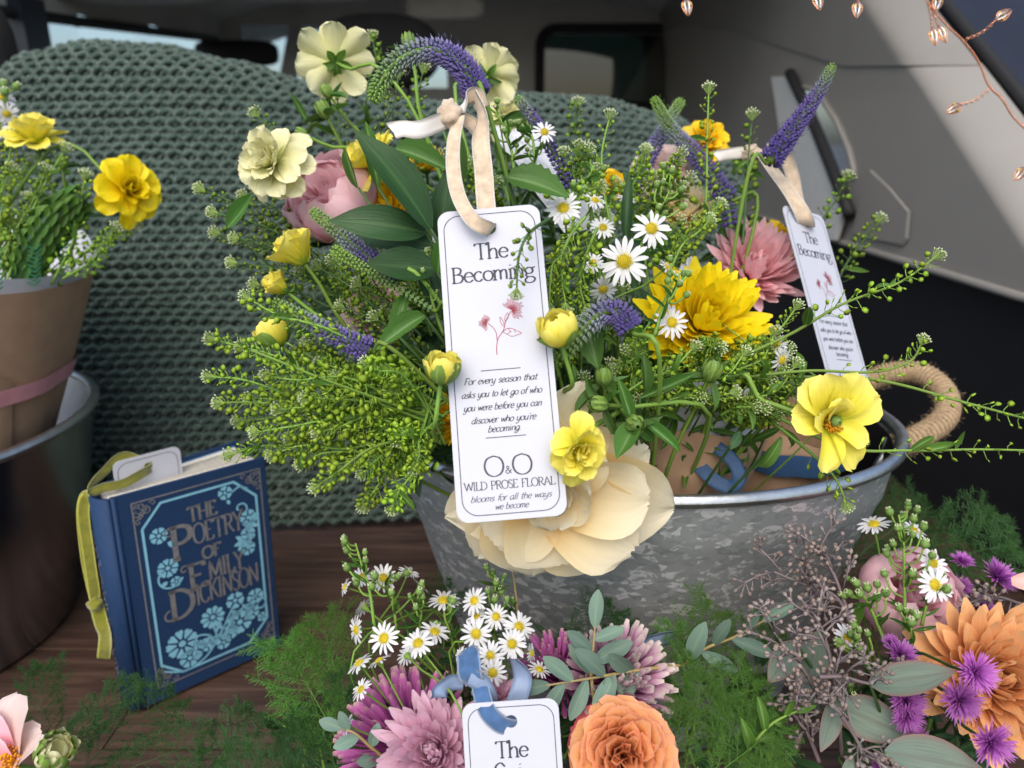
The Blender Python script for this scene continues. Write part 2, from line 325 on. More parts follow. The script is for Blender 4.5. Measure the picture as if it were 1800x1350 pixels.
def galv_mat(name, dark, bright, scale=190., rough=.42):
    m, t, out = new_mat(name); tc = nd(t, 'ShaderNodeTexCoord'); mp = nd(t, 'ShaderNodeMapping'); mp.inputs['Scale'].default_value = (.55, .55, 1.)
    t.links.new(tc.outputs['Object'], mp.inputs[0])
    dn = nd(t, 'ShaderNodeTexNoise', ins={'Scale': 120., 'Detail': 3.}); t.links.new(mp.outputs[0], dn.inputs['Vector'])
    dv = nd(t, 'ShaderNodeVectorMath', operation='SCALE', ins={3: .0035}); t.links.new(dn.outputs['Color'], dv.inputs[0])
    ad = nd(t, 'ShaderNodeVectorMath', operation='ADD'); t.links.new(mp.outputs[0], ad.inputs[0]); t.links.new(dv.outputs[0], ad.inputs[1])
    vo = nd(t, 'ShaderNodeTexVoronoi', ins={'Scale': scale}); t.links.new(ad.outputs[0], vo.inputs['Vector'])
    v2 = nd(t, 'ShaderNodeTexVoronoi', ins={'Scale': scale * 2.3}); t.links.new(ad.outputs[0], v2.inputs['Vector'])
    sp = nd(t, 'ShaderNodeSeparateColor'); t.links.new(vo.outputs['Color'], sp.inputs[0]); s2 = nd(t, 'ShaderNodeSeparateColor'); t.links.new(v2.outputs['Color'], s2.inputs[0])
    big = nd(t, 'ShaderNodeTexNoise', ins={'Scale': 9., 'Detail': 2.}); t.links.new(tc.outputs['Object'], big.inputs['Vector'])
    f = math_(t, 'ADD', math_(t, 'MULTIPLY', sp.outputs[0], .72), math_(t, 'MULTIPLY', s2.outputs[0], .28))
    f = math_(t, 'ADD', f, math_(t, 'MULTIPLY', math_(t, 'SUBTRACT', big.outputs[0], .5), .35))
    mid = tuple((a * .72 + b * .28) for a, b in zip(dark, bright))
    c = ramp(t, [(0, dark), (.3, tuple(x * .9 for x in mid)), (.66, mid), (.70, tuple(x * 1.25 for x in mid)), (.80, bright), (1, bright)], f).outputs[0]
    r = ramp(t, [(.4, (rough + .12,) * 3), (.8, (rough - .1,) * 3)], f).outputs[0]
    b = nd(t, 'ShaderNodeBsdfPrincipled', ins={'Metallic': .6}); t.links.new(c, b.inputs['Base Color']); t.links.new(r, b.inputs['Roughness'])
    bp = nd(t, 'ShaderNodeBump', ins={'Strength': .35, 'Distance': .0006}); t.links.new(f, bp.inputs['Height']); t.links.new(bp.outputs[0], b.inputs['Normal'])
    t.links.new(b.outputs[0], out.inputs[0]); return m
def yarn_mat():
    m, t, out = new_mat('green_yarn'); s, at = tvnode(t)
    mp = nd(t, 'ShaderNodeMapping'); mp.inputs['Scale'].default_value = (1, 2.0, 1); t.links.new(at.outputs['Vector'], mp.inputs[0])
    ply = math_(t, 'SINE', math_(t, 'ADD', math_(t, 'MULTIPLY', s.outputs[0], 900.), math_(t, 'MULTIPLY', s.outputs[1], 18.85)))
    tc = nd(t, 'ShaderNodeTexCoord'); no = nd(t, 'ShaderNodeTexNoise', ins={'Scale': 45., 'Detail': 4.}); t.links.new(tc.outputs['Object'], no.inputs['Vector'])
    fz = nd(t, 'ShaderNodeTexNoise', ins={'Scale': 1500., 'Detail': 2.}); t.links.new(tc.outputs['Object'], fz.inputs['Vector'])
    c = ramp(t, [(.25, (.040, .076, .058)), (.75, (.088, .138, .108))], no.outputs[0]).outputs[0]
    c = mixc(t, .5, c, ramp(t, [(.0, (.62, .62, .62)), (1, (1.2, 1.2, 1.2))], math_(t, 'ADD', math_(t, 'MULTIPLY', ply, .5), .5)).outputs[0], 'MULTIPLY')
    b = nd(t, 'ShaderNodeBsdfPrincipled', ins={'Roughness': .9, 'Specular IOR Level': .15, 'Sheen Weight': .35}); t.links.new(c, b.inputs['Base Color'])
    h = math_(t, 'ADD', math_(t, 'MULTIPLY', ply, .5), fz.outputs[0])
    bp = nd(t, 'ShaderNodeBump', ins={'Strength': .5, 'Distance': .0012}); t.links.new(h, bp.inputs['Height']); t.links.new(bp.outputs[0], b.inputs['Normal'])
    t.links.new(b.outputs[0], out.inputs[0]); return m
M_['wood'] = wood_mat()
M_['galv'] = galv_mat('galvanized_steel', (.25, .28, .275), (.78, .81, .81), scale=240.)
M_['tin'] = plain_mat('smooth_tin', (.42, .43, .44), .22, 1., .08, 20., .05, 60.)
M_['rim'] = plain_mat('zinc_rim', (.55, .57, .58), .36, 1., .15, 120., .2, 300.)
M_['yarn'] = yarn_mat()
M_['blanket_back'] = plain_mat('blanket_base', (.045, .075, .06), .95, noise_amt=.2, nscale=80)
M_['trim'] = plain_mat('beige_trim_plastic', (.29, .275, .25), .5, noise_amt=.03, nscale=15, bump=.12, bscale=900, spec=.35)
M_['trim_fabric'] = plain_mat('grey_pillar_trim', (.25, .24, .22), .7, noise_amt=.04, nscale=20, bump=.3, bscale=1200, spec=.2)
M_['headliner'] = plain_mat('grey_headliner', (.55, .54, .50), .9, noise_amt=.05, nscale=20, bump=.2, bscale=700)
M_['black'] = plain_mat('black_plastic', (.012, .012, .014), .6, noise_amt=.1, nscale=30, bump=.2, bscale=800, spec=.25)
M_['liner'] = plain_mat('bucket_shade_black', (.010, .010, .011), .5, noise_amt=.2, nscale=30, bump=.3, bscale=60, spec=.2)  # black colour standing in for the shade deep inside the bucket
M_['body'] = plain_mat('dark_navy_paint', (.018, .022, .034), .3, noise_amt=.05, spec=.5)
M_['rubber'] = plain_mat('black_rubber', (.012, .012, .013), .7, noise_amt=.1)
M_['headrest'] = plain_mat('charcoal_fabric', (.016, .015, .014), .9, noise_amt=.2, nscale=50, bump=.3, bscale=900)
M_['seatgrey'] = plain_mat('grey_seat_fabric', (.09, .09, .085), .9, noise_amt=.1, nscale=50)
M_['glass'] = glass_mat('window_glass', (.74, .8, .8))
M_['glass_dark'] = glass_mat('dark_window_glass', (.05, .075, .065), mixf=.06)
M_['asphalt'] = plain_mat('asphalt', (.07, .07, .072), .9, noise_amt=.3, nscale=8)
M_['foliage_far'] = plain_mat('far_foliage', (.035, .06, .03), .9, noise_amt=.5, nscale=3)
M_['copper'] = plain_mat('copper_wire', (.80, .36, .20), .28, 1., .08, 400.)
M_['amber'] = glass_mat('clear_amber_resin', (.96, .72, .45), .05, .3)
M_['jute'] = plain_mat('jute_rope', (.40, .29, .175), .9, noise_amt=.25, nscale=350, bump=.6, bscale=1800, spec=.1)

# ------------------------------------------------------------------ the ground and the boot of the car
g = MB().quad((-300, -300, -.62), (300, -300, -.62), (300, 300, -.62), (-300, 300, -.62)).mesh('ground', M_['asphalt'])
tag(add('ground', g), 'grey asphalt ground beneath the car', kind='structure')
fl = thing('boot_floor', 'dark brown wood floor boards of the car boot', None, (0, .5, 0)); fl['kind'] = 'structure'
yy = .10; pr = random.Random(3)
while yy < .98:
    w = .118
    xs = [-.95, pr.uniform(-.5, .3), .62]
    for a, b in zip(xs, xs[1:]):
        mb = MB(); c = .0015
        mb.prism([(a + .0008, yy + .001), (b - .0008, yy + .001), (b - .0008, yy + w - .001), (a + .0008, yy + w - .001)], -.016, -.0004 - pr.random() * .0006)
        add('plank', mb.mesh('plank', M_['wood'], False), fl)
    yy += w
sub = MB().box(-1.0, .70, .08, 1.0, -.06, -.0165).mesh('subfloor', M_['black'], False)
add('subfloor', sub, fl)

# seat back under the knitted blanket
ZT = [(-1.0, .40), (-.80, .44), (-.70, .475), (-.63, .52), (-.57, .550), (-.50, .562), (-.42, .558), (-.33, .540), (-.25, .520), (-.16, .500), (-.08, .497), (0, .507), (.1, .503), (.2, .482), (.27, .44), (.4, .40)]
def ztop(x):
    for (a, za), (b, zb) in zip(ZT, ZT[1:]):
        if a <= x <= b:
            k = (x - a) / (b - a); k = k * k * (3 - 2 * k); return za + (zb - za) * k
    return .42
def seat_pt(x, l, off=0.):
    """point on the seat back at length l up from the floor; off = metres out of the surface"""
    zt = ztop(x); r = .05; y0 = .80 + .018 * math.sin(x * 5 + .6); p1 = Vector((y0 + .135, zt - r)); p0 = Vector((y0, .004))
    d = p1 - p0; L1 = d.length; d.normalize(); nrm = Vector((-d.y, d.x)) * 1.0
    bulge = .016 * math.sin(PI * min(1, max(0, l / L1)))
    if l <= L1: q = p0 + d * l + nrm * bulge; nn = nrm
    else:
        a0 = math.atan2(nrm.y, nrm.x); a = a0 - (l - L1) / r; a = max(a, -.35)
        c = p1 - nrm * r; nn = Vector((math.cos(a), math.sin(a))); q = c + nn * r
    q = q + nn * off
    return Vector((x, q.x, q.y))
sb = MB(); V = []; NX, NL = 56, 30
for i in range(NX + 1):
    for j in range(NL + 1): V.append(seat_pt(-.95 + 1.24 * i / NX, .012 + .66 * j / NL, -.006))
sb.add(V, [(i * (NL + 1) + j, (i + 1) * (NL + 1) + j, (i + 1) * (NL + 1) + j + 1, i * (NL + 1) + j + 1) for i in range(NX) for j in range(NL)])
bl = thing('knitted_blanket', 'chunky sage green knitted blanket draped over the rear seat', 'blanket', (-.3, .82, 0))
add('backing', sb.mesh('blanket_backing', M_['blanket_back']), bl)
ROW = .0095; PER = .0172; kr = random.Random(5)
for r in range(68):
    l0 = .008 + r * ROW; pts = []; n = int(1.22 / PER * 10)
    ph = PI * (r % 2) + kr.uniform(-.25, .25); wob = kr.uniform(0, 6)
    for i in range(n + 1):
        x = -.94 + 1.22 * i / n; a = 2 * PI * x / PER + ph + .35 * math.sin(x * 9 + wob)
        amp = .0039 * (1 + .35 * noise.noise(Vector((x * 30, r * .8, 0)))); l0 = .008 + r * ROW + .004 * noise.noise(Vector((x * 7, r * .15, 3)))
        pts.append(seat_pt(x + .0022 * math.sin(2 * a), l0 + amp * math.sin(a) + .0015 * math.sin(x * 17 + wob), .0008 + .0030 * math.cos(2 * a + .5) + .0016 * math.cos(a)))
    mb = MB().tube(pts, .0031, 5, cap=False)
    p2_ = []
    for i in range(n + 1):
        x = -.94 + 1.22 * i / n; a = 2 * PI * x / PER + ph + PI * .55 + .35 * math.sin(x * 9 + wob)
        p2_.append(seat_pt(x, l0 + ROW * .5 + .0044 * math.sin(a + .9 * math.sin(a)) + .0012 * math.sin(x * 23 + r), -.0012 + .0022 * math.cos(2 * a)))
    mb.tube(p2_, .0022, 4, cap=False)
    add('stitch_row', mb.mesh('stitch_row', M_['yarn']), bl)
# seat edge hem hanging at the floor
def blob(c, rx, ry, rz, mat, name, e=2.6, n=14, m=22):
    V = []; F = []
    sg = lambda v, p: math.copysign(abs(v) ** p, v)
    for i in range(n + 1):
        u = -PI / 2 + PI * i / n
        for j in range(m):
            v = 2 * PI * j / m; k = 2 / e
            V.append((c[0] + rx * sg(math.cos(u), k) * sg(math.cos(v), k), c[1] + ry * sg(math.cos(u), k) * sg(math.sin(v), k), c[2] + rz * sg(math.sin(u), k)))
    for i in range(n):
        for j in range(m): F.append((i * m + j, i * m + (j + 1) % m, (i + 1) * m + (j + 1) % m, (i + 1) * m + j))
    return MB().add(V, F).mesh(name, mat)
def headrest(c, w, h, label):
    o = thing('headrest', label, 'headrest', (c[0], c[1], c[2] - h))
    add('cushion', blob(c, w, .05, h, M_['headrest'], 'headrest_cushion'), o)
    for s in (-1, 1): add('post', MB().tube([(c[0] + s * w * .45, c[1], c[2] - h * .9), (c[0] + s * w * .45, c[1] + .01, c[2] - h - .14)], .006, 8).mesh('post', M_['black']), o)
headrest((-.745, 1.04, .545), .105, .095, 'large dark rounded headrest at the top corner above the blanket')
headrest((-.285, 1.75, .625), .13, .075, 'dark front seat headrest far back in the cabin')

# roof lining, side walls and front of the cabin
def struct(name, me, label): return tag(add(name, me), label, kind='structure')
mb = MB(); V = []; NXc, NYc = 20, 16
for i in range(NXc + 1):
    for j in range(NYc + 1):
        x = -1.0 + 1.62 * i / NXc; y = 1.32 + 1.7 * j / NYc; u = (x + .19) / .81
        V.append((x, y, .885 - .10 * abs(u) ** 4 - .05 * max(0, (y - 2.3)) - .05 * max(0, 1.42 - y) * 3))
mb.add(V, [(i * (NYc + 1) + j, (i + 1) * (NYc + 1) + j, (i + 1) * (NYc + 1) + j + 1, i * (NYc + 1) + j + 1) for i in range(NXc) for j in range(NYc)])
struct('car_headliner', mb.mesh('car_headliner', M_['headliner']), 'dark grey roof lining of the car cabin')
def wall_grid(name, x, y0, y1, z0, z1, holes, mat, n=48, m=34, fx=None):
    V = []; F = []
    for i in range(n + 1):
        for j in range(m + 1):
            y = y0 + (y1 - y0) * i / n; z = z0 + (z1 - z0) * j / m
            V.append((fx(y, z) if fx else x, y, z))
    for i in range(n):
        for j in range(m):
            y = y0 + (y1 - y0) * (i + .5) / n; z = z0 + (z1 - z0) * (j + .5) / m
            if not any(h(y, z) for h in holes): k = i * (m + 1) + j; F.append((k, k + m + 1, k + m + 2, k + 1))
    return MB().add(V, F).mesh(name, mat)
lw = lambda y, z: 1.10 < y < 2.55 and .10 < z < .655 + .075 * (y - 1.35)  # opening enlarged behind the seat, out of sight, to let more light in
struct('car_side_wall', wall_grid('car_side_wall', -.93, .95, 3.0, -.05, .86, [lw], M_['headliner']), 'dark cabin wall with a bright side window')
wp = thing('side_window', 'bright side window strip above the green blanket', 'window', (-.935, 1.7, .4))
add('pane', MB().quad((-.938, 1.09, .09), (-.938, 2.56, .09), (-.938, 2.56, .76), (-.938, 1.09, .67)).mesh('pane', M_['glass'], False), wp)
add('frame', MB().tube([(-.925, 1.10, .10), (-.925, 1.10, .635), (-.925, 2.55, .745), (-.925, 2.55, .10)], .012, 6).mesh('frame', M_['rubber']), wp)
add('door_pillar', MB().box(-.935, -.905, 1.52, 1.60, .39, .70).mesh('door_pillar', M_['body'], False), wp)
# front of the cabin: windscreen, roof console, visor, dark quarter glass
fw = lambda x, z: (-.86 < x < -.48 and .50 < z < .79) or (-.34 < x < -.22 and .62 < z < .74) or (.10 < x < .52 and .56 < z < .772)
V = []; F = []; n, m = 74, 34
for i in range(n + 1):
    for j in range(m + 1): V.append((-.95 + 1.56 * i / n, 2.72 + .12 * (j / m) * -1, .0 + .9 * j / m))
for i in range(n):
    for j in range(m):
        x = -.95 + 1.56 * (i + .5) / n; z = .9 * (j + .5) / m
        if not fw(x, z): k = i * (m + 1) + j; F.append((k, k + m + 1, k + m + 2, k + 1))
struct('car_front_wall', MB().add(V, F).mesh('car_front_wall', M_['headliner']), 'dark front end of the cabin around the windscreen')
ws = thing('windscreen', 'pale bright windscreen seen over the blanket edge', 'window', (-.67, 2.68, .5))
add('pane', MB().quad((-.88, 2.68, .48), (-.20, 2.68, .48), (-.20, 2.64, .81), (-.88, 2.64, .81)).mesh('pane', M_['glass'], False), ws)
add('wiper_pillar', MB().prism([(-.80, .48), (-.74, .48), (-.66, .82), (-.70, .82)], 0, .03, Matrix(((1, 0, 0, 0), (0, 0, -1, 2.63), (0, 1, 0, 0), (0, 0, 0, 1)))).mesh('wiper_pillar', M_['headliner'], False), ws)
dw = thing('dark_cabin_window', 'dark tinted cabin window with rounded black surround behind the bouquet', 'window', (.3, 2.66, .55))
def rrect(x0, x1, y0, y1, r, n=6):
    o = []
    for cx, cy, a in ((x1 - r, y1 - r, 0), (x0 + r, y1 - r, 90), (x0 + r, y0 + r, 180), (x1 - r, y0 + r, 270)):
        for i in range(n + 1):
            b = math.radians(a + 90 * i / n); o.append((cx + r * math.cos(b), cy + r * math.sin(b)))
    return o
FM = Matrix(((1, 0, 0, 0), (0, 0, -1, 2.62), (0, 1, 0, 0), (0, 0, 0, 1)))
add('pane', MB().prism(rrect(.09, .54, .55, .785, .05), -.006, 0, FM).mesh('pane', M_['glass_dark'], False), dw)
lp = [FM @ Vector((a, b, .004)) for a, b in rrect(.09, .54, .55, .785, .05)]
add('surround', MB().tube(lp + lp[:1], .016, 8, cap=False).mesh('surround', M_['rubber']), dw)
for nm, lb, c, s3 in (('sun_visor', 'grey folded sun visor hanging from the roof lining', (-.52, 1.95, .792), (.20, .10, .03)), ('roof_console', 'dark grey overhead console hanging from the cabin roof', (-.80, 1.72, .765), (.19, .10, .045)),
                      ('rear_view_mirror', 'wide black mirror hanging in front of the windscreen', (-.80, 2.36, .685), (.12, .03, .035)), ('grab_handle', 'dark grab handle on the cabin roof behind the flowers', (-.17, 2.1, .765), (.10, .02, .028))):
    tag(add(nm, blob(c, *s3, M_['headliner'] if nm != 'rear_view_mirror' else M_['black'], nm, e=4.)), lb, nm.split('_')[-1])

# right-hand trim: lower panel, upper pillar trim, quarter window
HE0, HE1 = Vector((.866, .466)), Vector((1.10, .620))           # (y, z) of the slanted hatch edge
hd = (HE1 - HE0).normalized()
def hatch_y(z): return HE0.x + (z - HE0.y) * hd.x / hd.y
def seam_z(y):
    pts = [(.6, .52), (.88, .524), (1.22, .553), (1.45, .60), (1.8, .675), (2.35, .762), (3., .80)]
    for (a, za), (b, zb) in zip(pts, pts[1:]):
        if y <= b:
            k = max(0, (y - a) / (b - a)); return za + (zb - za) * k
    return .8
WQ = []
def inpoly(y, z, poly):
    c = False; n = len(poly)
    for i in range(n):
        (a, b), (d, e) = poly[i], poly[(i + 1) % n]
        if (b > z) != (e > z) and y < (d - a) * (z - b) / (e - b) + a: c = not c
    return c
def wall_x(y, z):
    q = (y - hatch_y(z)); edge = max(0, .07 - q) / .07
    return .505 + .055 * edge ** 2 - .03 * max(0, z - .5) - .5 * max(0, z - .66) ** 2 * 2
def on_wall(x, y, off=0.):
    lo, hi = .4, 4.
    for _ in range(40):
        md = (lo + hi) / 2; q = P(x, y, md)
        if q.x < wall_x(q.y, q.z) - off: lo = md
        else: hi = md
    return P(x, y, lo)
WPX = [(1402, 150), (1436, 160), (1470, 212), (1492, 262), (1503, 306), (1466, 304)]
WQ = [(q.y, q.z) for q in (on_wall(*c) for c in WPX)]
def panel(name, zlo, zhi, mat, off, holes, n=90, m=30, ymax=3.0):
    V = []; F = []
    for i in range(n + 1):
        for j in range(m + 1):
            f = i / n; v = j / m; y = 1.0
            for _ in range(6):
                z = zlo(y) + (zhi(y) - zlo(y)) * v; h = hatch_y(z); y = h + (ymax - h) * f ** 1.6
            V.append((wall_x(y, z) + off, y, z))
    for i in range(n):
        for j in range(m):
            k = i * (m + 1) + j; c = [(V[q][1], V[q][2]) for q in (k, k + m + 1, k + m + 2, k + 1)]
            cy = sum(a for a, _ in c) / 4; cz = sum(b for _, b in c) / 4
            if not any(inpoly(cy, cz, h) for h in holes): F.append((k, k + 1, k + m + 2, k + m + 1))
    return MB().add(V, F).mesh(name, mat)
tp = thing('boot_trim_panel', 'smooth beige plastic side trim of the boot with an inset cover', 'trim panel', (.5, .9, .3)); tp['kind'] = 'structure'
add('lower_trim', panel('lower_trim', lambda y: .295, lambda y: seam_z(y) - .0015, M_['trim'], 0, [WQ], n=320, m=130), tp)
add('upper_pillar_trim', panel('upper_pillar_trim', lambda y: seam_z(y) - .004, lambda y: .90, M_['trim_fabric'], -.003, []), tp)
cov = [on_wall(*c, .002) for c in ((1531, 297), (1566, 330), (1601, 372), (1597, 420), (1588, 432), (1545, 424), (1500, 414), (1506, 370), (1517, 325))]
mbc = MB(); nC = len(cov); ctr = sum(cov, Vector()) / nC
inn = [ctr + (c - ctr) * .95 + Vector((-.0022, 0, 0)) for c in cov]
mbc.add([tuple(c) for c in cov] + [tuple(c) for c in inn], [(i, (i + 1) % nC, nC + (i + 1) % nC, nC + i) for i in range(nC)] + [tuple(range(nC, 2 * nC))])
add('inset_cover', mbc.mesh('inset_cover', M_['trim'], False), tp)
add('lower_edge', MB().tube([(wall_x(y, .295) - .001, y, .294) for y in [.53 + .1 * i for i in range(20)]], .005, 8).mesh('lower_edge', M_['trim']), tp)
bw = MB(); bw.quad((.525, .30, -.05), (.525, 3., -.05), (.525, 3., .30), (.525, .515, .30))
bw.quad((.525, .42, .294), (.60, .42, .294), (.60, .53, .294), (.525, .53, .294))
struct('boot_side_lining', bw.mesh('boot_side_lining', M_['black'], False), 'black lining below the beige boot trim')
qw = thing('quarter_window', 'narrow quarter window with black seal beside the beige trim', 'window', (.5, 1.2, .34))
def q3(pts, off): return [Vector((wall_x(a, b) + off, a, b)) for a, b in pts]
pane = q3(WQ, .006); add('pane', MB().add([tuple(p) for p in pane], [tuple(range(len(pane)))]).mesh('pane', M_['glass'], False), qw)
sl_ = crom([on_wall(x, y, .012) for x, y in ((1388, 128), (1425, 205), (1460, 290), (1494, 378))], 12)
add('seal', MB().tube(sl_, .0095, 8).mesh('seal', M_['rubber']), qw)
ed = [on_wall(x, y, .003) for x, y in WPX + WPX[:1]]
add('edge_trim', MB().tube(sum([[a.lerp(b, k / 5) for k in range(5)] for a, b in zip(ed, ed[1:])], []), .0045, 6).mesh('edge_trim', M_['trim']), qw)
M_['pillar_lit'] = plain_mat('lit_pillar_plastic', (.72, .73, .70), .5, noise_amt=.03)  # pale colour stands in for window light falling on the pillar trim
pl = [(1362, 135), (1392, 134), (1428, 215), (1462, 300), (1490, 372), (1474, 422), (1440, 420), (1405, 330), (1376, 225)]
a_ = [on_wall(x, y, .008) for x, y in pl]
m2 = MB(); nn_ = len(a_)
m2.add([tuple(p) for p in a_] + [tuple(p + Vector((-.008, -.002, 0))) for p in a_], [tuple(range(nn_, 2 * nn_))] + [(i, (i + 1) % nn_, nn_ + (i + 1) % nn_, nn_ + i) for i in range(nn_)])
add('pillar_strip', m2.mesh('pillar_strip', M_['pillar_lit'], False), qw)
# hatch frame outside the trim
def he(s, dx, dy, dz): 
    q = HE0 + hd * s; return Vector((wall_x(q.x, q.y) + dx, q.x + dy, q.y + dz))
hf = thing('hatch_frame', 'dark navy painted hatch frame with black rubber seal', 'car frame', (.56, .8, .4)); hf['kind'] = 'structure'
ss = [-.32 + .06 * i for i in range(18)]
def strip(cols):
    mb = MB(); V = [tuple(he(s, *c)) for s in ss for c in cols]; n = len(cols)
    return mb.add(V, [(i * n + j, (i + 1) * n + j, (i + 1) * n + j + 1, i * n + j + 1) for i in range(len(ss) - 1) for j in range(n - 1)])
add('painted_frame', strip([(.0, .012, 0), (.012, -.004, 0), (.05, -.012, 0), (.058, -.03, 0), (.10, -.035, 0), (.112, -.06, .0), (.17, -.07, 0), (.19, -.03, 0)]).mesh('painted_frame', M_['body']), hf)
add('rubber_seal', MB().tube([he(s, .010, -.006, 0) for s in ss], .008, 8).mesh('rubber_seal', M_['rubber']), hf)
cp = []
for i in range(400):
    s = .12 + .3 * i / 400; q = he(s, .150, -.09, 0); cp.append(q)
add('corrugated_hose', MB().tube(cp, lambda t: .011 + .0018 * math.sin(t * 400), 8).mesh('corrugated_hose', M_['rubber']), hf)

hl = MB(); V = []  # hatch lid out of view, added and shaped for its effect on the light
for i in range(17):
    for j in range(13):
        u = -1 + 2 * i / 16; v = j / 12; V.append((-.20 + .74 * u * (1 - .06 * v), 1.36 - .74 * v, .905 + .62 * math.sin(v * 1.2) - .05 * abs(u) ** 3))
Fh = [(i * 13 + j, (i + 1) * 13 + j, (i + 1) * 13 + j + 1, i * 13 + j + 1) for i in range(16) for j in range(12)]
hl.add(V, Fh); hl.add([(a, b, c + .03) for a, b, c in V], [f[::-1] for f in Fh])
hg = [(i, j) for i in range(3, 13) for j in range(4, 10)]
hl = MB(); Fo = [(i * 13 + j, (i + 1) * 13 + j, (i + 1) * 13 + j + 1, i * 13 + j + 1) for i in range(16) for j in range(12) if (i, j) not in set(hg)]
Fi = [(i * 13 + j, (i + 1) * 13 + j, (i + 1) * 13 + j + 1, i * 13 + j + 1) for i, j in hg]
hl.add(V, Fo); hl.add([(a, b, c + .03) for a, b, c in V], [f[::-1] for f in Fo]); hgl = MB().add([(a, b, c + .015) for a, b, c in V], Fi)
lid = thing('raised_hatch', 'raised car hatch above the boot, unseen and shaped for the light', 'car hatch', (-.2, 1.36, .9)); lid['kind'] = 'structure'; add('lid_panel', hl.mesh('lid_panel', M_['headliner']), lid); add('rear_window', hgl.mesh('rear_window', M_['glass']), lid)
# copper fairy lights along the hatch edge
def twist(pts, r, R, n, turns, name):
    c = crom(pts, n); out = MB()
    for ph in (0, PI):
        q = []
        for i, p in enumerate(c):
            t = (c[min(i + 1, n)] - c[max(i - 1, 0)]).normalized(); a = t.orthogonal().normalized(); b = t.cross(a)
            an = 2 * PI * turns * i / n + ph; q.append(p + (a * math.cos(an) + b * math.sin(an)) * R)
        out.tube(q, r, 5)
    return out.mesh(name, M_['copper'])
fy = thing('fairy_light_string', 'twisted copper wire fairy lights hanging along the hatch edge', 'fairy lights', P(1700, 75, .55))
add('wire', twist(PP([(1600, -60), (1632, 5), (1665, 45), (1697, 76), (1722, 112), (1738, 150), (1762, 175), (1785, 210), (1830, 250)], .55), .00033, .0007, 260, 42, 'wire'), fy)
def bulb(base, tip, parent):
    d = tip - base; L = d.length
    add('branch_wire', twist([base, base.lerp(tip, .5) + Vector((.001, 0, -.002)), tip], .00028, .0009, 60, 3, 'branch_wire'), parent)
    ax = d.normalized(); c = tip; sd = ax.cross(FWD).normalized()
    for s in (-1, 1):
        lo = MB().tube(crom([c - ax * .001, c + ax * .003 + sd * .0016 * s, c + ax * .008 + sd * .0012 * s, c + ax * .0115 + sd * .0004 * s], 10), [.0005, .0009, .0013, .0015, .0016, .0016, .0015, .0013, .001, .0007, .0003], 8)
        b = add('bulb', lo.mesh('bulb', M_['amber']), parent)
        add('wire_cage', MB().tube(crom([c - ax * .001, c + ax * .003 + sd * .0036 * s, c + ax * .008 + sd * .0028 * s, c + ax * .0125 + sd * .0002 * s], 10), .0003, 5).mesh('wire_cage', M_['copper']), b)
        add('chip', MB().tube([c + sd * .0024 * s + ax * .003, c + sd * .0024 * s + ax * .0045], .0012, 7).mesh('chip', M_['disc']), b)
for a, b in (((1697, 70), (1752, 34)), ((1632, 5), (1640, 52)), ((1634, 5), (1652, 48)), ((1742, 155), (1688, 185)), ((1200, -40), (1206, 0)), ((1432, -30), (1436, -8)), ((1512, -35), (1508, 4)), ((1820, 270), (1800, 296)), ((1655, -30), (1650, -6))):
    bulb(P(*a, .55), P(*b, .548), fy)

# ------------------------------------------------------------------ buckets
def lathe(prof, c, n=72, ax=1., ay=1., rot=0.):
    V = []; F = []; A = []; m = len(prof); cr, sr = math.cos(rot), math.sin(rot)
    for i in range(n):
        a = 2 * PI * i / n
        for j, (r, z) in enumerate(prof):
            X, Y = r * ax * math.cos(a), r * ay * math.sin(a); V.append((c[0] + X * cr - Y * sr, c[1] + X * sr + Y * cr, c[2] + z)); A.append((j / m, i / n, 0))
    for i in range(n):
        for j in range(m - 1): k = i * m + j; k2 = ((i + 1) % n) * m + j; F.append((k, k2, k2 + 1, k + 1))
    return V, F, A
def rim_ring(r, z, rr, c, n=96, ax=1., ay=1., rot=0.):
    prof = [(r + rr * math.cos(2 * PI * k / 10), z + rr * math.sin(2 * PI * k / 10)) for k in range(11)]
    return lathe(prof, c, n, ax, ay, rot)
BK = Vector((.099, .538, 0.)); RB = .191; HB = .236; BO = (72, 1., .72)
gb = thing('galvanized_bucket', 'large galvanized metal bucket with speckled grey sides holding the big bouquet', 'bucket', BK)
add('body', MB().add(*lathe([(.0, .003), (.121, .003), (.125, .0), (.1285, .004), (.135, .030), (.1365, .034), (.152, .090), (.170, .155), (.1815, .195), (.1835, .199), (.185, .210), (RB - .002, HB)], BK, *BO)).mesh('bucket_body', M_['galv']), gb)
add('rim', MB().add(*rim_ring(RB, HB, .0048, BK, 96, 1., .72)).mesh('bucket_rim', M_['rim']), gb)
add('liner', MB().add(*lathe([(RB - .006, HB - .004), (.176, .196), (.162, .15), (.128, .04), (0, .03)], BK, *BO)).mesh('bucket_inner_shade', M_['liner']), gb)  # black inner skin added in place of the shade inside the bucket
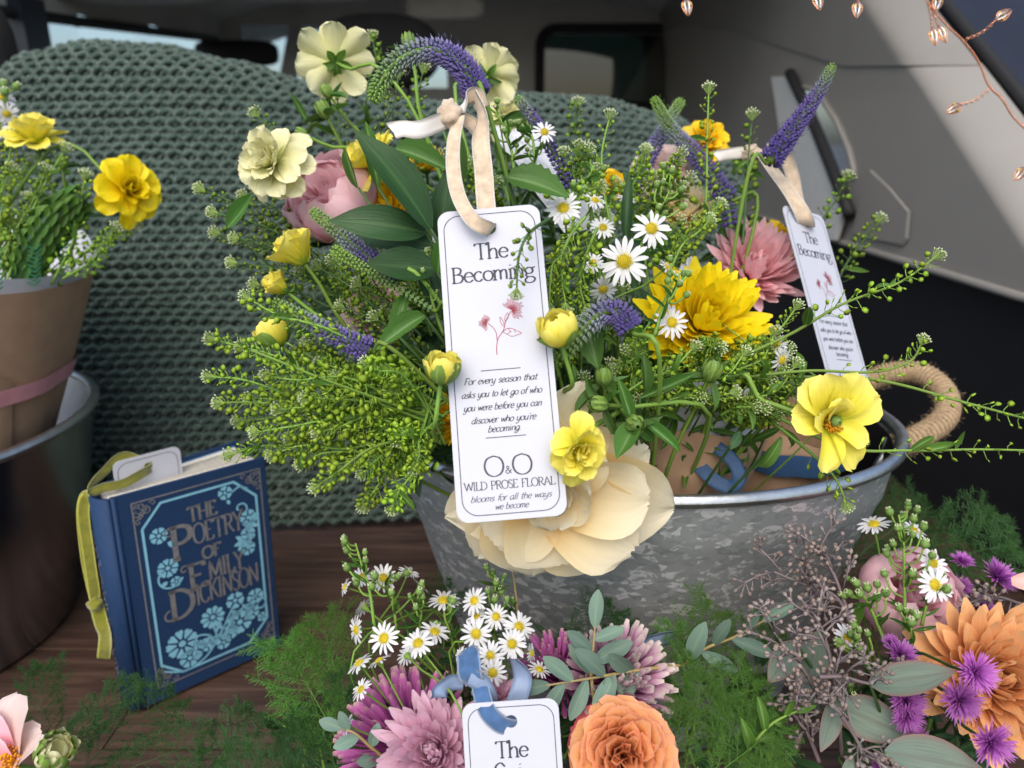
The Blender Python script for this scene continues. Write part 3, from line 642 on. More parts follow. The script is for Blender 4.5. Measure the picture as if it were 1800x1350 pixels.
def rope_handle(pts, parent, r=.0076):
    n = 640; c = crom(pts, n); core = MB().tube(c[::8], r * .86, 10); turns = 44
    o = add('rope_handle', core.mesh('rope_core', M_['jute']), parent)
    mb = MB(); q = []; nrm = None
    for i, p in enumerate(c):
        t = (c[min(i + 1, n)] - c[max(i - 1, 0)]).normalized()
        if nrm is None: nrm = t.orthogonal().normalized()
        nrm = (nrm - t * nrm.dot(t)).normalized(); b = t.cross(nrm); an = 2 * PI * turns * i / n
        q.append(p + (nrm * math.cos(an) + b * math.sin(an)) * r)
    mb.tube(q, .0021, 5)
    add('rope_winding', mb.mesh('rope_winding', M_['jute']), o)
    fz = MB(); fr = random.Random(9)
    for _ in range(900):
        i = fr.randrange(5, n - 5); p = q[i]; out = (p - c[i]).normalized(); sd = Vector((fr.gauss(0, 1), fr.gauss(0, 1), fr.gauss(0, 1))) * .6
        dv = (out + sd).normalized(); L = fr.uniform(.002, .006)
        fz.tube([p, p + dv * L * .5, p + dv * L + sd * .001], .00010, 3, cap=False)
    add('rope_fibres', fz.mesh('rope_fibres', M_['jute']), o, kind='stuff')
hp = [P(1530, 668, .640), P(1570, 655, .632), P(1620, 657, .62), P(1660, 690, .60), P(1662, 732, .578), P(1622, 764, .562), P(1568, 787, .556)]
rope_handle(hp, gb)
add('handle_lug', MB().tube([P(1560, 770, .562), P(1558, 795, .560), P(1540, 820, .556)], .0035, 8).mesh('handle_lug', M_['rim']), gb)
# left tin bucket, partly out of frame
LB = Vector((-.572, .600, 0.)); lrot = 0.
tb = thing('tin_bucket', 'smooth shiny tin bucket holding the kraft paper bouquet, cut by the frame', 'bucket', LB)
tp_ = [(.0, .003), (.128, .003), (.134, .0), (.137, .005), (.150, .06), (.152, .064), (.154, .07), (.168, .14), (.180, .207)]
add('body', MB().add(*lathe(tp_, LB, 72, 1.04, 1.04, lrot)).mesh('tin_body', M_['tin']), tb)
add('inner_wall', MB().add(*lathe([(.178, .207), (.166, .14), (.160, .12), (.157, .116), (.150, .07), (.13, .012), (0, .012)], LB, 72, 1.04, 1.04, lrot)).mesh('tin_inner', M_['tin']), tb)
add('rim', MB().add(*rim_ring(.180, .207, .0045, LB, 96, 1.04, 1.04, lrot)).mesh('tin_rim', M_['rim']), tb)
# ------------------------------------------------------------------ lettering drawn with a broad pen
from mathutils.geometry import tessellate_polygon
_a = [(.78, .86), (.48, 1), (.15, .78), (.05, .38), (.25, .02), (.5, .1), (.76, .5)]
_o = [(.44, 1), (.15, .85), (.05, .5), (.15, .15), (.44, 0), (.73, .15), (.83, .5), (.73, .85), (.44, 1)]
_O = [(.62, 1.58), (.2, 1.35), (.04, .78), (.2, .2), (.62, -.03), (1.04, .2), (1.2, .78), (1.04, 1.35), (.62, 1.58)]
GL = {  # advance, strokes; x-height 1, capitals 1.55
 'a': (.98, [_a, [(.78, .98), (.75, .3), (.84, .04), (.98, .12)]]),
 'b': (.92, [[(.12, 1.62), (.1, .12)], [(.1, .7), (.38, .99), (.68, .88), (.8, .5), (.66, .1), (.36, -.01), (.1, .14)]]),
 'c': (.80, [[(.70, .82), (.48, 1), (.19, .86), (.06, .5), (.19, .13), (.48, 0), (.74, .2)]]),
 'd': (.98, [_a, [(.80, 1.62), (.75, .3), (.84, .04), (.98, .12)]]),
 'e': (.82, [[(.09, .55), (.74, .57), (.66, .87), (.42, 1), (.15, .83), (.05, .46), (.19, .1), (.48, 0), (.76, .2)]]),
 'f': (.56, [[(.78, 1.48), (.62, 1.62), (.42, 1.5), (.32, 1.15), (.26, 0)], [(.06, .98), (.62, .98)]]),
 'g': (.86, [[(.4, 1), (.15, .86), (.1, .66), (.2, .43), (.42, .37), (.64, .45), (.72, .68), (.62, .92), (.4, 1)], [(.62, .92), (.92, 1.0)], [(.24, .42), (.12, .22), (.3, .06), (.65, .02), (.86, -.18), (.74, -.46), (.42, -.56), (.1, -.46), (.05, -.22), (.25, .02)]]),
 'G': (.95, [_a, [(.78, .98), (.74, 0), (.6, -.48), (.3, -.62), (.02, -.42), (.4, -.1), (.95, .3)]]),
 'h': (.92, [[(.12, 1.62), (.12, 0)], [(.12, .66), (.36, .96), (.6, .98), (.74, .75), (.75, 0)]]),
 'i': (.42, [[(.16, 1), (.16, .0)], [(.15, 1.42), (.17, 1.34)]]),
 'k': (.82, [[(.12, 1.62), (.12, 0)], [(.7, .98), (.14, .5)], [(.3, .62), (.5, .2), (.78, 0)]]),
 'l': (.40, [[(.15, 1.62), (.15, .0)]]),
 'm': (1.28, [[(.1, 1), (.1, 0)], [(.1, .7), (.3, .97), (.5, .95), (.59, .7), (.59, 0)], [(.59, .7), (.8, .97), (1, .95), (1.09, .7), (1.09, 0)]]),
 'n': (.90, [[(.12, 1), (.12, 0)], [(.12, .66), (.36, .96), (.6, .98), (.73, .75), (.74, 0)]]),
 'o': (.90, [_o]), 'r': (.62, [[(.12, 1), (.12, 0)], [(.12, .6), (.3, .92), (.52, 1), (.6, .9)]]),
 's': (.70, [[(.6, .84), (.4, 1), (.15, .88), (.15, .66), (.5, .46), (.62, .22), (.42, 0), (.08, .16)]]),
 't': (.58, [[(.27, 1.4), (.22, .25), (.35, .02), (.58, .14)], [(.03, .98), (.55, .98)]]),
 'u': (.92, [[(.1, 1), (.1, .3), (.26, .02), (.5, .1), (.72, .45)], [(.74, 1), (.74, .12), (.92, .08)]]),
 'v': (.76, [[(.05, .98), (.36, 0), (.6, .6), (.7, 1)]]), 'w': (1.14, [[(.05, .98), (.3, 0), (.56, .9), (.82, 0), (1.1, .98)]]),
 'y': (.90, [[(.1, 1), (.12, .3), (.28, .02), (.5, .1), (.72, .5)], [(.74, 1), (.7, 0), (.55, -.5), (.25, -.62), (.0, -.4)]]),
 '.': (.35, [[(.12, .0), (.14, .07)]]), "'": (.28, [[(.12, 1.6), (.08, 1.3)]]), ' ': (.62, []),
 'T': (1.12, [[(.55, 1.55), (.55, 0)], [(.04, 1.33), (.07, 1.55), (1.04, 1.55), (1.07, 1.33)]]),
 'B': (1.02, [[(.17, 1.55), (.17, 0)], [(.04, 1.55), (.5, 1.55), (.78, 1.35), (.72, .98), (.45, .84), (.17, .84)], [(.45, .84), (.82, .72), (.92, .4), (.74, .06), (.4, 0), (.04, 0)]]),
 'F': (.95, [[(.22, 1.55), (.2, 0)], [(.04, 1.55), (.86, 1.55), (.88, 1.32)], [(.2, .82), (.66, .82)]]),
 'O': (1.26, [_O]), 'W': (1.7, [[(.06, 1.55), (.48, 0), (.86, 1.5), (1.26, 0), (1.64, 1.55)]]), 'I': (.46, [[(.2, 1.55), (.2, 0)]]),
 'L': (.92, [[(.18, 1.55), (.18, 0)], [(.04, 0), (.8, 0), (.88, .28)]]),
 'D': (1.28, [[(.18, 1.55), (.18, 0)], [(.04, 1.55), (.6, 1.53), (1.05, 1.2), (1.16, .78), (1.05, .34), (.6, .02), (.04, 0)]]),
 'P': (.95, [[(.18, 1.55), (.18, 0)], [(.04, 1.55), (.55, 1.54), (.86, 1.35), (.86, .95), (.55, .74), (.18, .74)]]),
 'R': (1.06, [[(.18, 1.55), (.18, 0)], [(.04, 1.55), (.55, 1.54), (.84, 1.35), (.84, .98), (.55, .8), (.18, .8)], [(.5, .8), (.8, .3), (1.08, 0)]]),
 'S': (.84, [[(.7, 1.32), (.45, 1.58), (.14, 1.42), (.12, 1.08), (.42, .84), (.72, .6), (.74, .22), (.45, -.03), (.08, .2)]]),
 'E': (.95, [[(.18, 1.55), (.18, 0)], [(.04, 1.55), (.8, 1.55), (.82, 1.3)], [(.18, .82), (.64, .82)], [(.04, 0), (.82, 0), (.88, .28)]]),
 'A': (1.22, [[(.08, 0), (.58, 1.58), (1.14, 0)], [(.28, .55), (.92, .55)]]), '&': (1.2, [[(1.1, .85), (.8, .3), (.45, -.02), (.12, .15), (.1, .5), (.6, 1.0), (.66, 1.35), (.45, 1.55), (.27, 1.35), (.4, .95), (1.1, 0)]]),
 'H': (1.2, [[(.18, 1.55), (.18, 0)], [(1.0, 1.55), (1.0, 0)], [(.18, .8), (1.0, .8)]]), 'Y': (1.05, [[(.05, 1.55), (.52, .75), (.52, 0)], [(1.0, 1.55), (.52, .75)]]),
 'M': (1.5, [[(.15, 0), (.18, 1.55), (.72, .1), (1.26, 1.55), (1.32, 0)]]), 'C': (1.12, [[(1.02, 1.2), (.66, 1.58), (.22, 1.35), (.05, .78), (.22, .2), (.66, -.03), (1.04, .3)]]),
 'K': (1.12, [[(.18, 1.55), (.18, 0)], [(.95, 1.55), (.2, .75)], [(.42, .95), (.75, .35), (1.1, 0)]]), 'N': (1.28, [[(.15, 0), (.15, 1.55), (1.08, 0), (1.08, 1.55)]]),
}
SHARP = set('vwWATIHKMNLEFYThil')
def stroke(mb, pts, w, z, close=False):
    """flat ribbon along 2-D points, w = list of full widths"""
    n = len(pts); V = []
    for i in range(n):
        a = Vector(pts[max(i - 1, 0)]); b = Vector(pts[min(i + 1, n - 1)]); t = b - a
        t = t.normalized() if t.length > 1e-9 else Vector((1, 0)); nn = Vector((-t.y, t.x)) * (w[i] / 2); p = Vector(pts[i])
        V += [(p.x + nn.x, p.y + nn.y, z), (p.x - nn.x, p.y - nn.y, z)]
    mb.add(V, [(2 * i, 2 * i + 1, 2 * i + 3, 2 * i + 2) for i in range(n - 1)])
def smooth2(pts, n): return [(p.x, p.y) for p in crom([(a, b, 0) for a, b in pts], n)]
def text(mb, s, cx, base, width, z, thick=.16, thin=.05, slant=0., serif=True, height=None, script=False):
    adv = sum(GL[c][0] for c in s); k = width / adv; ky = k if height is None else height / 1.55; x = cx - width / 2
    for ch in s:
        ad, sts = GL['G' if (script and ch == 'g') else ch]
        for st in sts:
            sharp = len(st) == 2 or ch in SHARP
            q = []
            if sharp:
                for a, b in zip(st, st[1:]):
                    m = 5; q += [(a[0] + (b[0] - a[0]) * i / m, a[1] + (b[1] - a[1]) * i / m) for i in range(m)]
                q.append(st[-1])
            else: q = smooth2(st, max(10, len(st) * 4))
            ws = []
            for i in range(len(q)):
                a, b = q[max(i - 1, 0)], q[min(i + 1, len(q) - 1)]; dx, dy = b[0] - a[0], b[1] - a[1]; L = math.hypot(dx, dy) or 1
                if script: f = abs(dx * .5 - dy * .86) / L; f = f ** 1.5
                else: f = abs(dy) / L
                ws.append((thin + (thick - thin) * f) * min(k, ky))
            q = [(x + (p[0] + slant * p[1]) * k, base + p[1] * ky) for p in q]
            stroke(mb, q, ws, z)
            if serif and sharp and not script:
                for p, o in ((q[0], st[0]), (q[-1], st[-1])):
                    if o[1] in (0, 1.55, 1.62, 1) and (ch not in 'TLEF' or abs(st[0][0] - st[-1][0]) < .05):
                        h = .17 * k
                        if o[1] in (1, 1.62): stroke(mb, [(p[0] - h, p[1] - .05 * ky), (p[0] + .03 * k, p[1])], [thin * k * 1.2] * 2, z)
                        else: stroke(mb, [(p[0] - h, p[1]), (p[0] + h, p[1])], [thin * k * 1.2] * 2, z)
        x += ad * k
TW, TH = .051, .153
def rloop(w, h, r, inset=0., n=7):
    return rrect(inset, w - inset, inset, h - inset, r, n)
def card_mesh(name):
    out = rloop(TW, TH, .0058); hc = (TW / 2, TH - .0105); hole = [(hc[0] + .0033 * math.cos(2 * PI * i / 18), hc[1] - .0033 * math.sin(2 * PI * i / 18)) for i in range(18)]
    allp = out + hole; tris = tessellate_polygon([[Vector((*p, 0)) for p in out], [Vector((*p, 0)) for p in hole]])
    n = len(allp); th = .0006; mb = MB(); V = [(a, b, 0) for a, b in allp] + [(a, b, -th) for a, b in allp]; F = []
    for t in tris:
        a, b, c = [Vector(allp[i]) for i in t]; t = tuple(t)
        if (b - a).cross(c - a) < 0: t = t[::-1]
        F += [t, tuple(i + n for i in t[::-1])]
    no = len(out); F += [(i, n + i, n + (i + 1) % no, (i + 1) % no) for i in range(no)]
    F += [(no + i, n + no + i, n + no + (i + 1) % 18, no + (i + 1) % 18) for i in range(18)]
    return mb.add(V, F).mesh(name, M_['card'], False)
CARD = card_mesh('card')
def y_(v): return TH - v * .001
def tag_print():
    z = .00012; b = MB(); lp = rloop(TW, TH, .0075, .0029); stroke(b, lp + lp[:2], [.00042] * (len(lp) + 2), z)
    for v in (82.3, 114.6): stroke(b, [(TW / 2 - .0095, y_(v)), (TW / 2 + .0095, y_(v))], [.0004] * 2, z)
    t = MB(); text(t, 'The', TW / 2, y_(26.3), .0168, z, .21, .09, height=.0080); text(t, 'Becoming', TW / 2, y_(37.6), .0405, z, .21, .09, height=.0078)
    q = MB()
    for s, v, w in (('For every season that', 88.6, 35), ('asks you to let go of who', 95.0, 38), ('you were before you can', 101.3, 37), ("discover who you're", 107.5, 30.5), ('becoming.', 113.0 - 1.0, 15.5)):
        text(q, s, TW / 2 - .0006, y_(v), w * .001, z, .25, .13, slant=.32, script=True, height=.0031)
    q2 = MB()
    text(q2, 'blooms for all the ways', TW / 2, y_(144.0), .0375, z, .2, .11, slant=.32, script=True, height=.0029)
    text(q2, 'we become', TW / 2, y_(148.0), .0155, z, .2, .11, slant=.32, script=True, height=.0029)
    l = MB(); text(l, 'O', TW / 2 - .0066, y_(132.6), .0095, z, .16, .07, height=.0092); text(l, 'O', TW / 2 + .0066, y_(132.6), .0095, z, .16, .07, height=.0092)
    text(l, '&', TW / 2, y_(131.8), .0030, z, .2, .12, height=.0034); text(l, 'WILD PROSE FLORAL', TW / 2, y_(138.6), .0425, z, .2, .1, height=.0038)
    r = MB(); cx = TW / 2 + .001
    def st(pts, w=.0003, n=12): c = smooth2([(cx + a * .001, y_(62) + c_ * .001) for a, c_ in pts], n); stroke(r, c, [w * .00100 * 1000] * len(c), z)
    st([(-2.2, -13), (-2, -9), (-1, -5), (2, -1), (3.2, 3), (6.2, 8)], .00042); st([(-1.6, -6), (-1.8, -2), (-3.4, 1), (-5.6, 3)], .00036)
    for ox, oy, R, a0, a1, n in ((6.6, 8.6, 6.6, -75, 140, 13), (-6.0, 3.2, 4.2, 55, 260, 10)):
        for i in range(n):
            a = math.radians(a0 + (a1 - a0) * i / (n - 1)); RR = R * (.7 + .3 * math.sin(i * 2.3) ** 2); d = (math.cos(a), math.sin(a)); e = (-d[1], d[0])
            w = .55
            st([(ox, oy), (ox + d[0] * RR * .6 + e[0] * w, oy + d[1] * RR * .6 + e[1] * w), (ox + d[0] * RR, oy + d[1] * RR), (ox + d[0] * RR * .6 - e[0] * w, oy + d[1] * RR * .6 - e[1] * w), (ox, oy)], .00022, 12)
            st([(ox, oy), (ox + d[0] * RR * .85, oy + d[1] * RR * .85)], .00016, 3)
    for pts in ([(1.5, -2), (4, -.4), (7, -1.2), (10.5, -3.4)], [(1.5, -2), (3.6, -3.4), (6, -4.6), (10.5, -3.4)], [(4, -.4), (5.5, -2.5)], [(7, -1.2), (7.6, -3)], [(3.5, -3.2), (5.4, -2)],
                [(2.2, .6), (.9, 2.5), (.7, 5.6), (1.9, 3.6), (2.4, 1.4)], [(3.0, 2.6), (3.0, 5), (4.6, 7.4), (4.6, 5), (3.2, 3)]): st(pts, .00028)
    return [('border', b.mesh('print_border', M_['ink_grey'], False)), ('title_lettering', t.mesh('print_title', M_['ink'], False)), ('verse_lettering', q.mesh('print_verse', M_['ink_grey'], False)), ('tagline_lettering', q2.mesh('print_tagline', M_['ink_grey'], False)), ('maker_lettering', l.mesh('print_maker', M_['ink_grey'], False)), ('flower_print', r.mesh('print_flower', M_['ink_red'], False))]
PRINT = tag_print()
def tag_frame(top, bot, xdir):
    """matrix mapping card-local mm-metres to the world; top/bot are the middles of the short edges"""
    yv = top - bot; s = yv.length / TH; yv.normalize(); xv = Vector(xdir); xv = (xv - yv * xv.dot(yv)).normalized(); zv = xv.cross(yv)
    M = Matrix((xv * s, yv * s, zv * s)).transposed().to_4x4(); M.translation = bot - xv * s * TW / 2; return M
def paper_tag(label, M, pr=True, loc=None):
    o = thing('paper_tag', label, 'tag', M @ Vector((TW / 2, 0, 0)), 'printed bookmark tags')
    add('card', CARD, o, M)
    if pr:
        for n, me in PRINT: add(n, me, o, M)
    return o
MT = tag_frame(P(857.5, 366, .377), P(901, 913, .348), P(945, 352, .377) - P(770, 380, .377))
paper_tag('long white card tag reading The Becoming hanging in front of the big bouquet', MT)
MR = tag_frame(P(1411, 370, .539), P(1510, 728, .500), P(1452, 372, .559) - P(1370, 368, .520))
paper_tag('white card tag reading The Becoming hanging turned beside the rope handle', MR)
MF = tag_frame(P(896, 1232, .366), P(930, 1780, .352), P(981, 1229, .366) - P(811, 1238, .366))
o = thing('paper_tag', 'white card tag on blue ribbon cut off by the lower edge', 'tag', P(896, 1240, .373), 'printed bookmark tags')
add('card', CARD, o, MF); add('border', PRINT[0][1], o, MF)
t_ = MB(); text(t_, 'The', TW / 2 - .0004, y_(28.5), .0172, .00012, .21, .09, height=.0082); text(t_, 'C', TW / 2 - .0072, y_(39.3), .0062, .00012, .21, .09, height=.0082); text(t_, 'i', TW / 2 + .0036, y_(39.3), .002, .00012, .21, .09, height=.0080)
add('title_lettering', t_.mesh('print_title_front', M_['ink'], False), o, MF)

# ------------------------------------------------------------------ ribbons: strips with a velvet face and a paler back
def ribbon_mesh(name, pts, wdirs, width, mats, th=.00035, n=36, ends=0.):
    c = crom(pts, n); wd = crom(wdirs, n); mb = MB(); V = []; AA = []; fr = random.Random(len(name) + len(pts))
    for i in range(n + 1):
        t = (c[min(i + 1, n)] - c[max(i - 1, 0)]).normalized(); w = wd[i] - t * wd[i].dot(t); w.normalize(); nn = t.cross(w); f = i / n
        AA += [(f, s, 0) for s in (-1, -.5, 0, .5, 1)] * 2
        for k, s in enumerate((-1, -.5, 0, .5, 1)):
            V.append(c[i] + w * (width / 2 * s) + nn * (th * .5 + .0006 * math.cos(s * 2.6 + f * 5) * .5) + t * (ends * s if i == n else 0))
        for k, s in enumerate((-1, -.5, 0, .5, 1)):
            V.append(c[i] + w * (width / 2 * s) - nn * (th * .5) + nn * (.0006 * math.cos(s * 2.6 + f * 5) * .5) + t * (ends * s if i == n else 0))
    F = []; I = []
    for i in range(n):
        for k in range(4):
            a = i * 10 + k; F.append((a, a + 1, a + 11, a + 10)); I.append(0)
            a += 5; F.append((a, a + 10, a + 11, a + 1)); I.append(1)
        for k, q in ((0, 5), (4, 9)): F.append((i * 10 + k, (i + 1) * 10 + k, (i + 1) * 10 + q, i * 10 + q)); I.append(1)
    mb.add(V, F, AA); mb.I = I; return mb.mesh(name, mats)
CW = lambda r, u, t: RT * r + UP * u - FWD * t
def ribbon(label, loc, pieces, mats, width, group=None, name='ribbon'):
    o = thing(name, label, 'ribbon', loc, group)
    for nm, pts, wds, w in pieces: add(nm, ribbon_mesh(nm, pts, wds, w or width, mats, ends=.002 if nm == 'tail' else 0), o)
    return o
def knot(o, c, r, mat):
    V, F = [], []; n, m = 14, 16; kr = random.Random(4)
    for i in range(n + 1):
        u = -PI / 2 + PI * i / n
        for j in range(m):
            v = 2 * PI * j / m; q = Vector((math.cos(u) * math.cos(v) * r[0], math.cos(u) * math.sin(v) * r[1], math.sin(u) * r[2]))
            q *= 1 + .13 * math.sin(3 * v + 4 * u) + .08 * math.sin(7 * u)
            V.append(c + RT * q.x - FWD * q.y + UP * q.z)
    for i in range(n):
        for j in range(m): F.append((i * m + j, i * m + (j + 1) % m, (i + 1) * m + (j + 1) % m, (i + 1) * m + j))
    add('knot', MB().add([tuple(v) for v in V], F).mesh('knot', mat), o)
cm = [M_['velvet_cream'], M_['satin_cream']]
o = ribbon('cream velvet ribbon knotted above the long centre tag', P(795, 205, .395), [
    ('strand', PP([(806, 205, .39), (797, 250, .384), (797, 300, .378), (808, 350, .372), (832, 388, .3665), (858, 402, .3685), (866, 404, .376)], 0), [CW(.9, 0, .5), CW(.9, 0, .3), CW(1, 0, .2), CW(1, .1, 0), CW(.9, .5, 0), CW(.6, .8, 0), CW(.5, .9, 0)], .0075),
    ('strand', PP([(834, 168, .402), (846, 205, .398), (845, 250, .394), (850, 300, .390), (853, 345, .386), (858, 392, .380), (862, 403, .378)], 0), [CW(.2, .1, 1), CW(.5, 0, .8), CW(.9, 0, .2), CW(1, 0, 0), CW(1, 0, 0), CW(1, 0, 0), CW(1, 0, 0)], .0098),
    ('strand', PP([(806, 202, .392), (815, 180, .398), (836, 166, .402), (848, 190, .404)], 0), [CW(.7, .5, 0), CW(.5, .6, 0), CW(.2, 1, .3), CW(.8, .3, .2)], .008),
    ('tail', PP([(795, 205, .392), (765, 218, .387), (735, 228, .384), (708, 226, .382), (689, 230, .381)], 0), [CW(-.1, 1, .2), CW(0, 1, .3), CW(.05, 1, 0), CW(0, 1, -.2), CW(-.1, 1, 0)], .0092),
    ('tail', PP([(800, 205, .398), (825, 215, .402), (842, 232, .404)], 0), [CW(.1, 1, .2), CW(.1, 1, 0), CW(.5, .8, 0)], .008)], cm, .009, 'cream velvet ribbons')
knot(o, P(790, 200, .390), (.0062, .0050, .0070), M_['velvet_cream'])
o = ribbon('cream velvet ribbon holding the turned tag by the rope handle', P(1335, 275, .545), [
    ('strand', PP([(1338, 268, .54), (1352, 290, .535), (1378, 325, .530), (1405, 365, .525), (1417, 390, .528), (1419, 400, .540)], 0), [CW(.6, -.6, .2), CW(.7, -.6, .1), CW(.8, -.4, 0), CW(.9, -.2, 0), CW(1, -.1, 0), CW(1, 0, 0)], .0110),
    ('strand', PP([(1345, 262, .548), (1378, 275, .552), (1392, 305, .552), (1400, 345, .550), (1412, 385, .546)], 0), [CW(.3, .9, .2), CW(.7, .4, .5), CW(1, 0, .3), CW(1, 0, 0), CW(1, 0, 0)], .0095),
    ('tail', PP([(1330, 272, .545), (1305, 268, .545), (1275, 272, .545), (1258, 275, .545)], 0), [CW(.1, 1, .2), CW(0, 1, 0), CW(0, 1, .3), CW(0, 1, 0)], .0085)], cm, .010, 'cream velvet ribbons')
knot(o, P(1322, 270, .543), (.0075, .005, .0062), M_['velvet_cream'])
bm_ = [M_['velvet_blue'], M_['satin_blue']]; bs_ = [M_['satin_blue'], M_['velvet_blue']]
o = ribbon('blue velvet ribbon looped through the tag at the lower edge', P(822, 1190, .372), [
    ('strand', PP([(842, 1196, .372), (848, 1225, .368), (858, 1252, .365), (880, 1273, .364), (903, 1279, .3665), (908, 1282, .373)], 0), [CW(1, .1, .2), CW(1, .3, 0), CW(.9, .5, .0), CW(.6, .9, 0), CW(.4, .9, 0), CW(.3, 1, 0)], .0088),
    ('tail', PP([(815, 1200, .375), (795, 1200, .374), (778, 1212, .371), (768, 1226, .370)], 0), [CW(.2, 1, .3), CW(.1, 1, 0), CW(.3, 1, -.2), CW(.5, 1, 0)], .0085)], bm_, .009)
for pts, wds, w in ((PP([(836, 1200, .372), (826, 1185, .371), (824, 1160, .372), (820, 1140, .375)], 0), [CW(.8, -.5, 0), CW(1, -.3, 0), CW(.7, -.6, 0), CW(.5, -.2, .7)], .0120),
                    (PP([(826, 1190, .371), (845, 1200, .370), (857, 1218, .371), (860, 1240, .376)], 0), [CW(.4, .9, 0), CW(.7, .6, .1), CW(1, .1, .2), CW(1, 0, 0)], .0092),
                    (PP([(902, 1158, .385), (918, 1190, .384), (914, 1215, .382), (906, 1240, .381), (905, 1280, .379)], 0), [CW(.3, .3, .8), CW(.9, .1, .3), CW(1, .05, .1), CW(1, 0, 0), CW(1, 0, 0)], .0100)):
    add('strand', ribbon_mesh('strand', pts, wds, w, bs_), o)

# ------------------------------------------------------------------ the book
def book():
    Wb, Hb, Tb = .123, .186, .030
    BLc = Vector((-.309, .490, .0005)); al = Vector((.089, .084, 0)).normalized(); nm = Vector((al.y, -al.x, 0))
    M = Matrix((al, Vector((0, 0, 1)), nm)).transposed().to_4x4(); M.translation = BLc     # x along cover, y up, z out of the cover
    M = T(.0085, .0, .0012) @ M @ T(Wb, 0, 0) @ RZ(math.radians(-1.3)) @ T(-Wb, 0, 0)
    o = thing('book', 'dark blue clothbound poetry book with pale blue flowers standing on the floor', 'book', BLc)
    cloth = plain_mat('blue_book_cloth', (.010, .036, .10), .65, noise_amt=.12, nscale=300, bump=.35, bscale=1600, spec=.3)
    foil = plain_mat('gunmetal_foil', (.34, .34, .35), .42, .6, .25, 200.)
    cyan = plain_mat('pale_blue_foil', (.24, .55, .70), .45, .1, .08, 200.)
    page = plain_mat('page_edges', (.66, .63, .55), .8, noise_amt=.2, nscale=600)
    sk = plain_mat('blue_endpaper', (.10, .27, .50), .7)
    def rb(x0, x1, y0, y1, z0, z1, b=.0008):
        mb = MB(); pr_ = [(x0, z0 + b), (x0 + b, z0), (x1 - b, z0), (x1, z0 + b), (x1, z1 - b), (x1 - b, z1), (x0 + b, z1), (x0, z1 - b)]
        return mb.prism([(a, c) for a, c in pr_], y0, y1, Matrix(((1, 0, 0, 0), (0, 0, 1, 0), (0, 1, 0, 0), (0, 0, 0, 1))))
    front = add('front_cover', rb(.006, Wb, 0, Hb, -.0028, 0).mesh('front_cover', cloth, False), o, M)
    MBk = M @ T(0, 0, -Tb) @ RY(math.radians(9))
    back = add('back_cover', rb(.004, Wb, 0, Hb, -.0028, 0).mesh('back_cover', cloth, False), o, MBk)
    add('endpaper', MB().quad((.004, .003, .0004), (Wb - .003, .003, .0004), (Wb - .003, Hb - .003, .0004), (.004, Hb - .003, .0004)).mesh('endpaper', sk, False), back, MBk)
    # spine: rounded, with hinge grooves
    n = 16; V = []
    for yv in (0., Hb):
        for i in range(n + 1):
            a = PI / 2 + PI * i / n; V.append((.002 + .010 * math.cos(a), yv, -Tb / 2 + (Tb / 2 + .0005) * math.sin(a)))
        for i in range(n + 1):
            a = PI / 2 + PI * (n - i) / n; V.append((.002 + .0075 * math.cos(a), yv, -Tb / 2 + (Tb / 2 - .002) * math.sin(a)))
    N = 2 * (n + 1); F = [(i, (i + 1) % N, N + (i + 1) % N, N + i) for i in range(N)] + [(i, N - 1 - i, N - 2 - i, i + 1) for i in range(n)] + [(N + i, N + i + 1, 2 * N - 2 - i, 2 * N - 1 - i) for i in range(n)]
    sp_ = add('spine', MB().add(V, F).mesh('spine', cloth), o, M)
    add('hinge', MB().tube([(.0045, 0, -.001), (.0045, Hb, -.001)], .0022, 10).mesh('hinge', cloth), o, M)
    pgr = random.Random(2)
    add('page_block', MB().box(.004, Wb - .004, .003, Hb - .004, -.0145, -.0030).mesh('page_block', page, False), o, M)
    for k in range(13):
        a = math.radians(1.2 + k * .42); z = -.0150 - k * .0007
        add('page', MB().box(.003, Wb - .004 - k * .0002, .003, Hb - .0045 + pgr.uniform(-.0006, .0006), -.00025, .0).mesh('page', page, False), o, M @ T(0, 0, z) @ RY(a))
    add('page_block', MB().box(.004, Wb - .005, .003, Hb - .004, .0006, .006).mesh('page_block', page, False), o, MBk)
    z = .00045
    # photo-measured layout on the cover: x 0..1, y 0..1
    X = lambda u: .010 + u * (Wb - .012); Y = lambda v: v * Hb
    bd = MB(); c_ = .115
    oct_ = [(.09, .155), (.27, .10), (.27 + .44, .10), (.93, .20), (.93, .84), (.70, .925), (.33, .925), (.10, .80)]
    oct_ = [(.10, .17), (.24, .095), (.76, .095), (.92, .19), (.92, .83), (.76, .925), (.24, .925), (.10, .83)]
    lp = [(X(a), Y(b)) for a, b in oct_]
    for p, q in zip(lp, lp[1:] + lp[:1]): stroke(bd, [p, q], [.0020] * 2, z)
    for p in lp: bd.add([(p[0] + .001 * math.cos(k), p[1] + .001 * math.sin(k), z - .00004) for k in [i * PI / 3 for i in range(6)]], [tuple(range(6))])
    add('blue_border', bd.mesh('blue_border', cyan, False), front, M)
    fb = MB()
    rc = [(.055, .065), (.965, .065), (.965, .955), (.055, .955)]; lq = [(X(a), Y(b)) for a, b in rc]
    for p, q in zip(lq, lq[1:] + lq[:1]): stroke(fb, [p, q], [.0012] * 2, z)
    def curl(mb, cx, cy, r, a0, turns, w, grow=.25, n=26):
        pts = [(cx + r * (1 - (1 - grow) * i / n) * math.cos(a0 + turns * 2 * PI * i / n), cy + r * (1 - (1 - grow) * i / n) * math.sin(a0 + turns * 2 * PI * i / n)) for i in range(n + 1)]
        stroke(mb, pts, [w] * (n + 1), z)
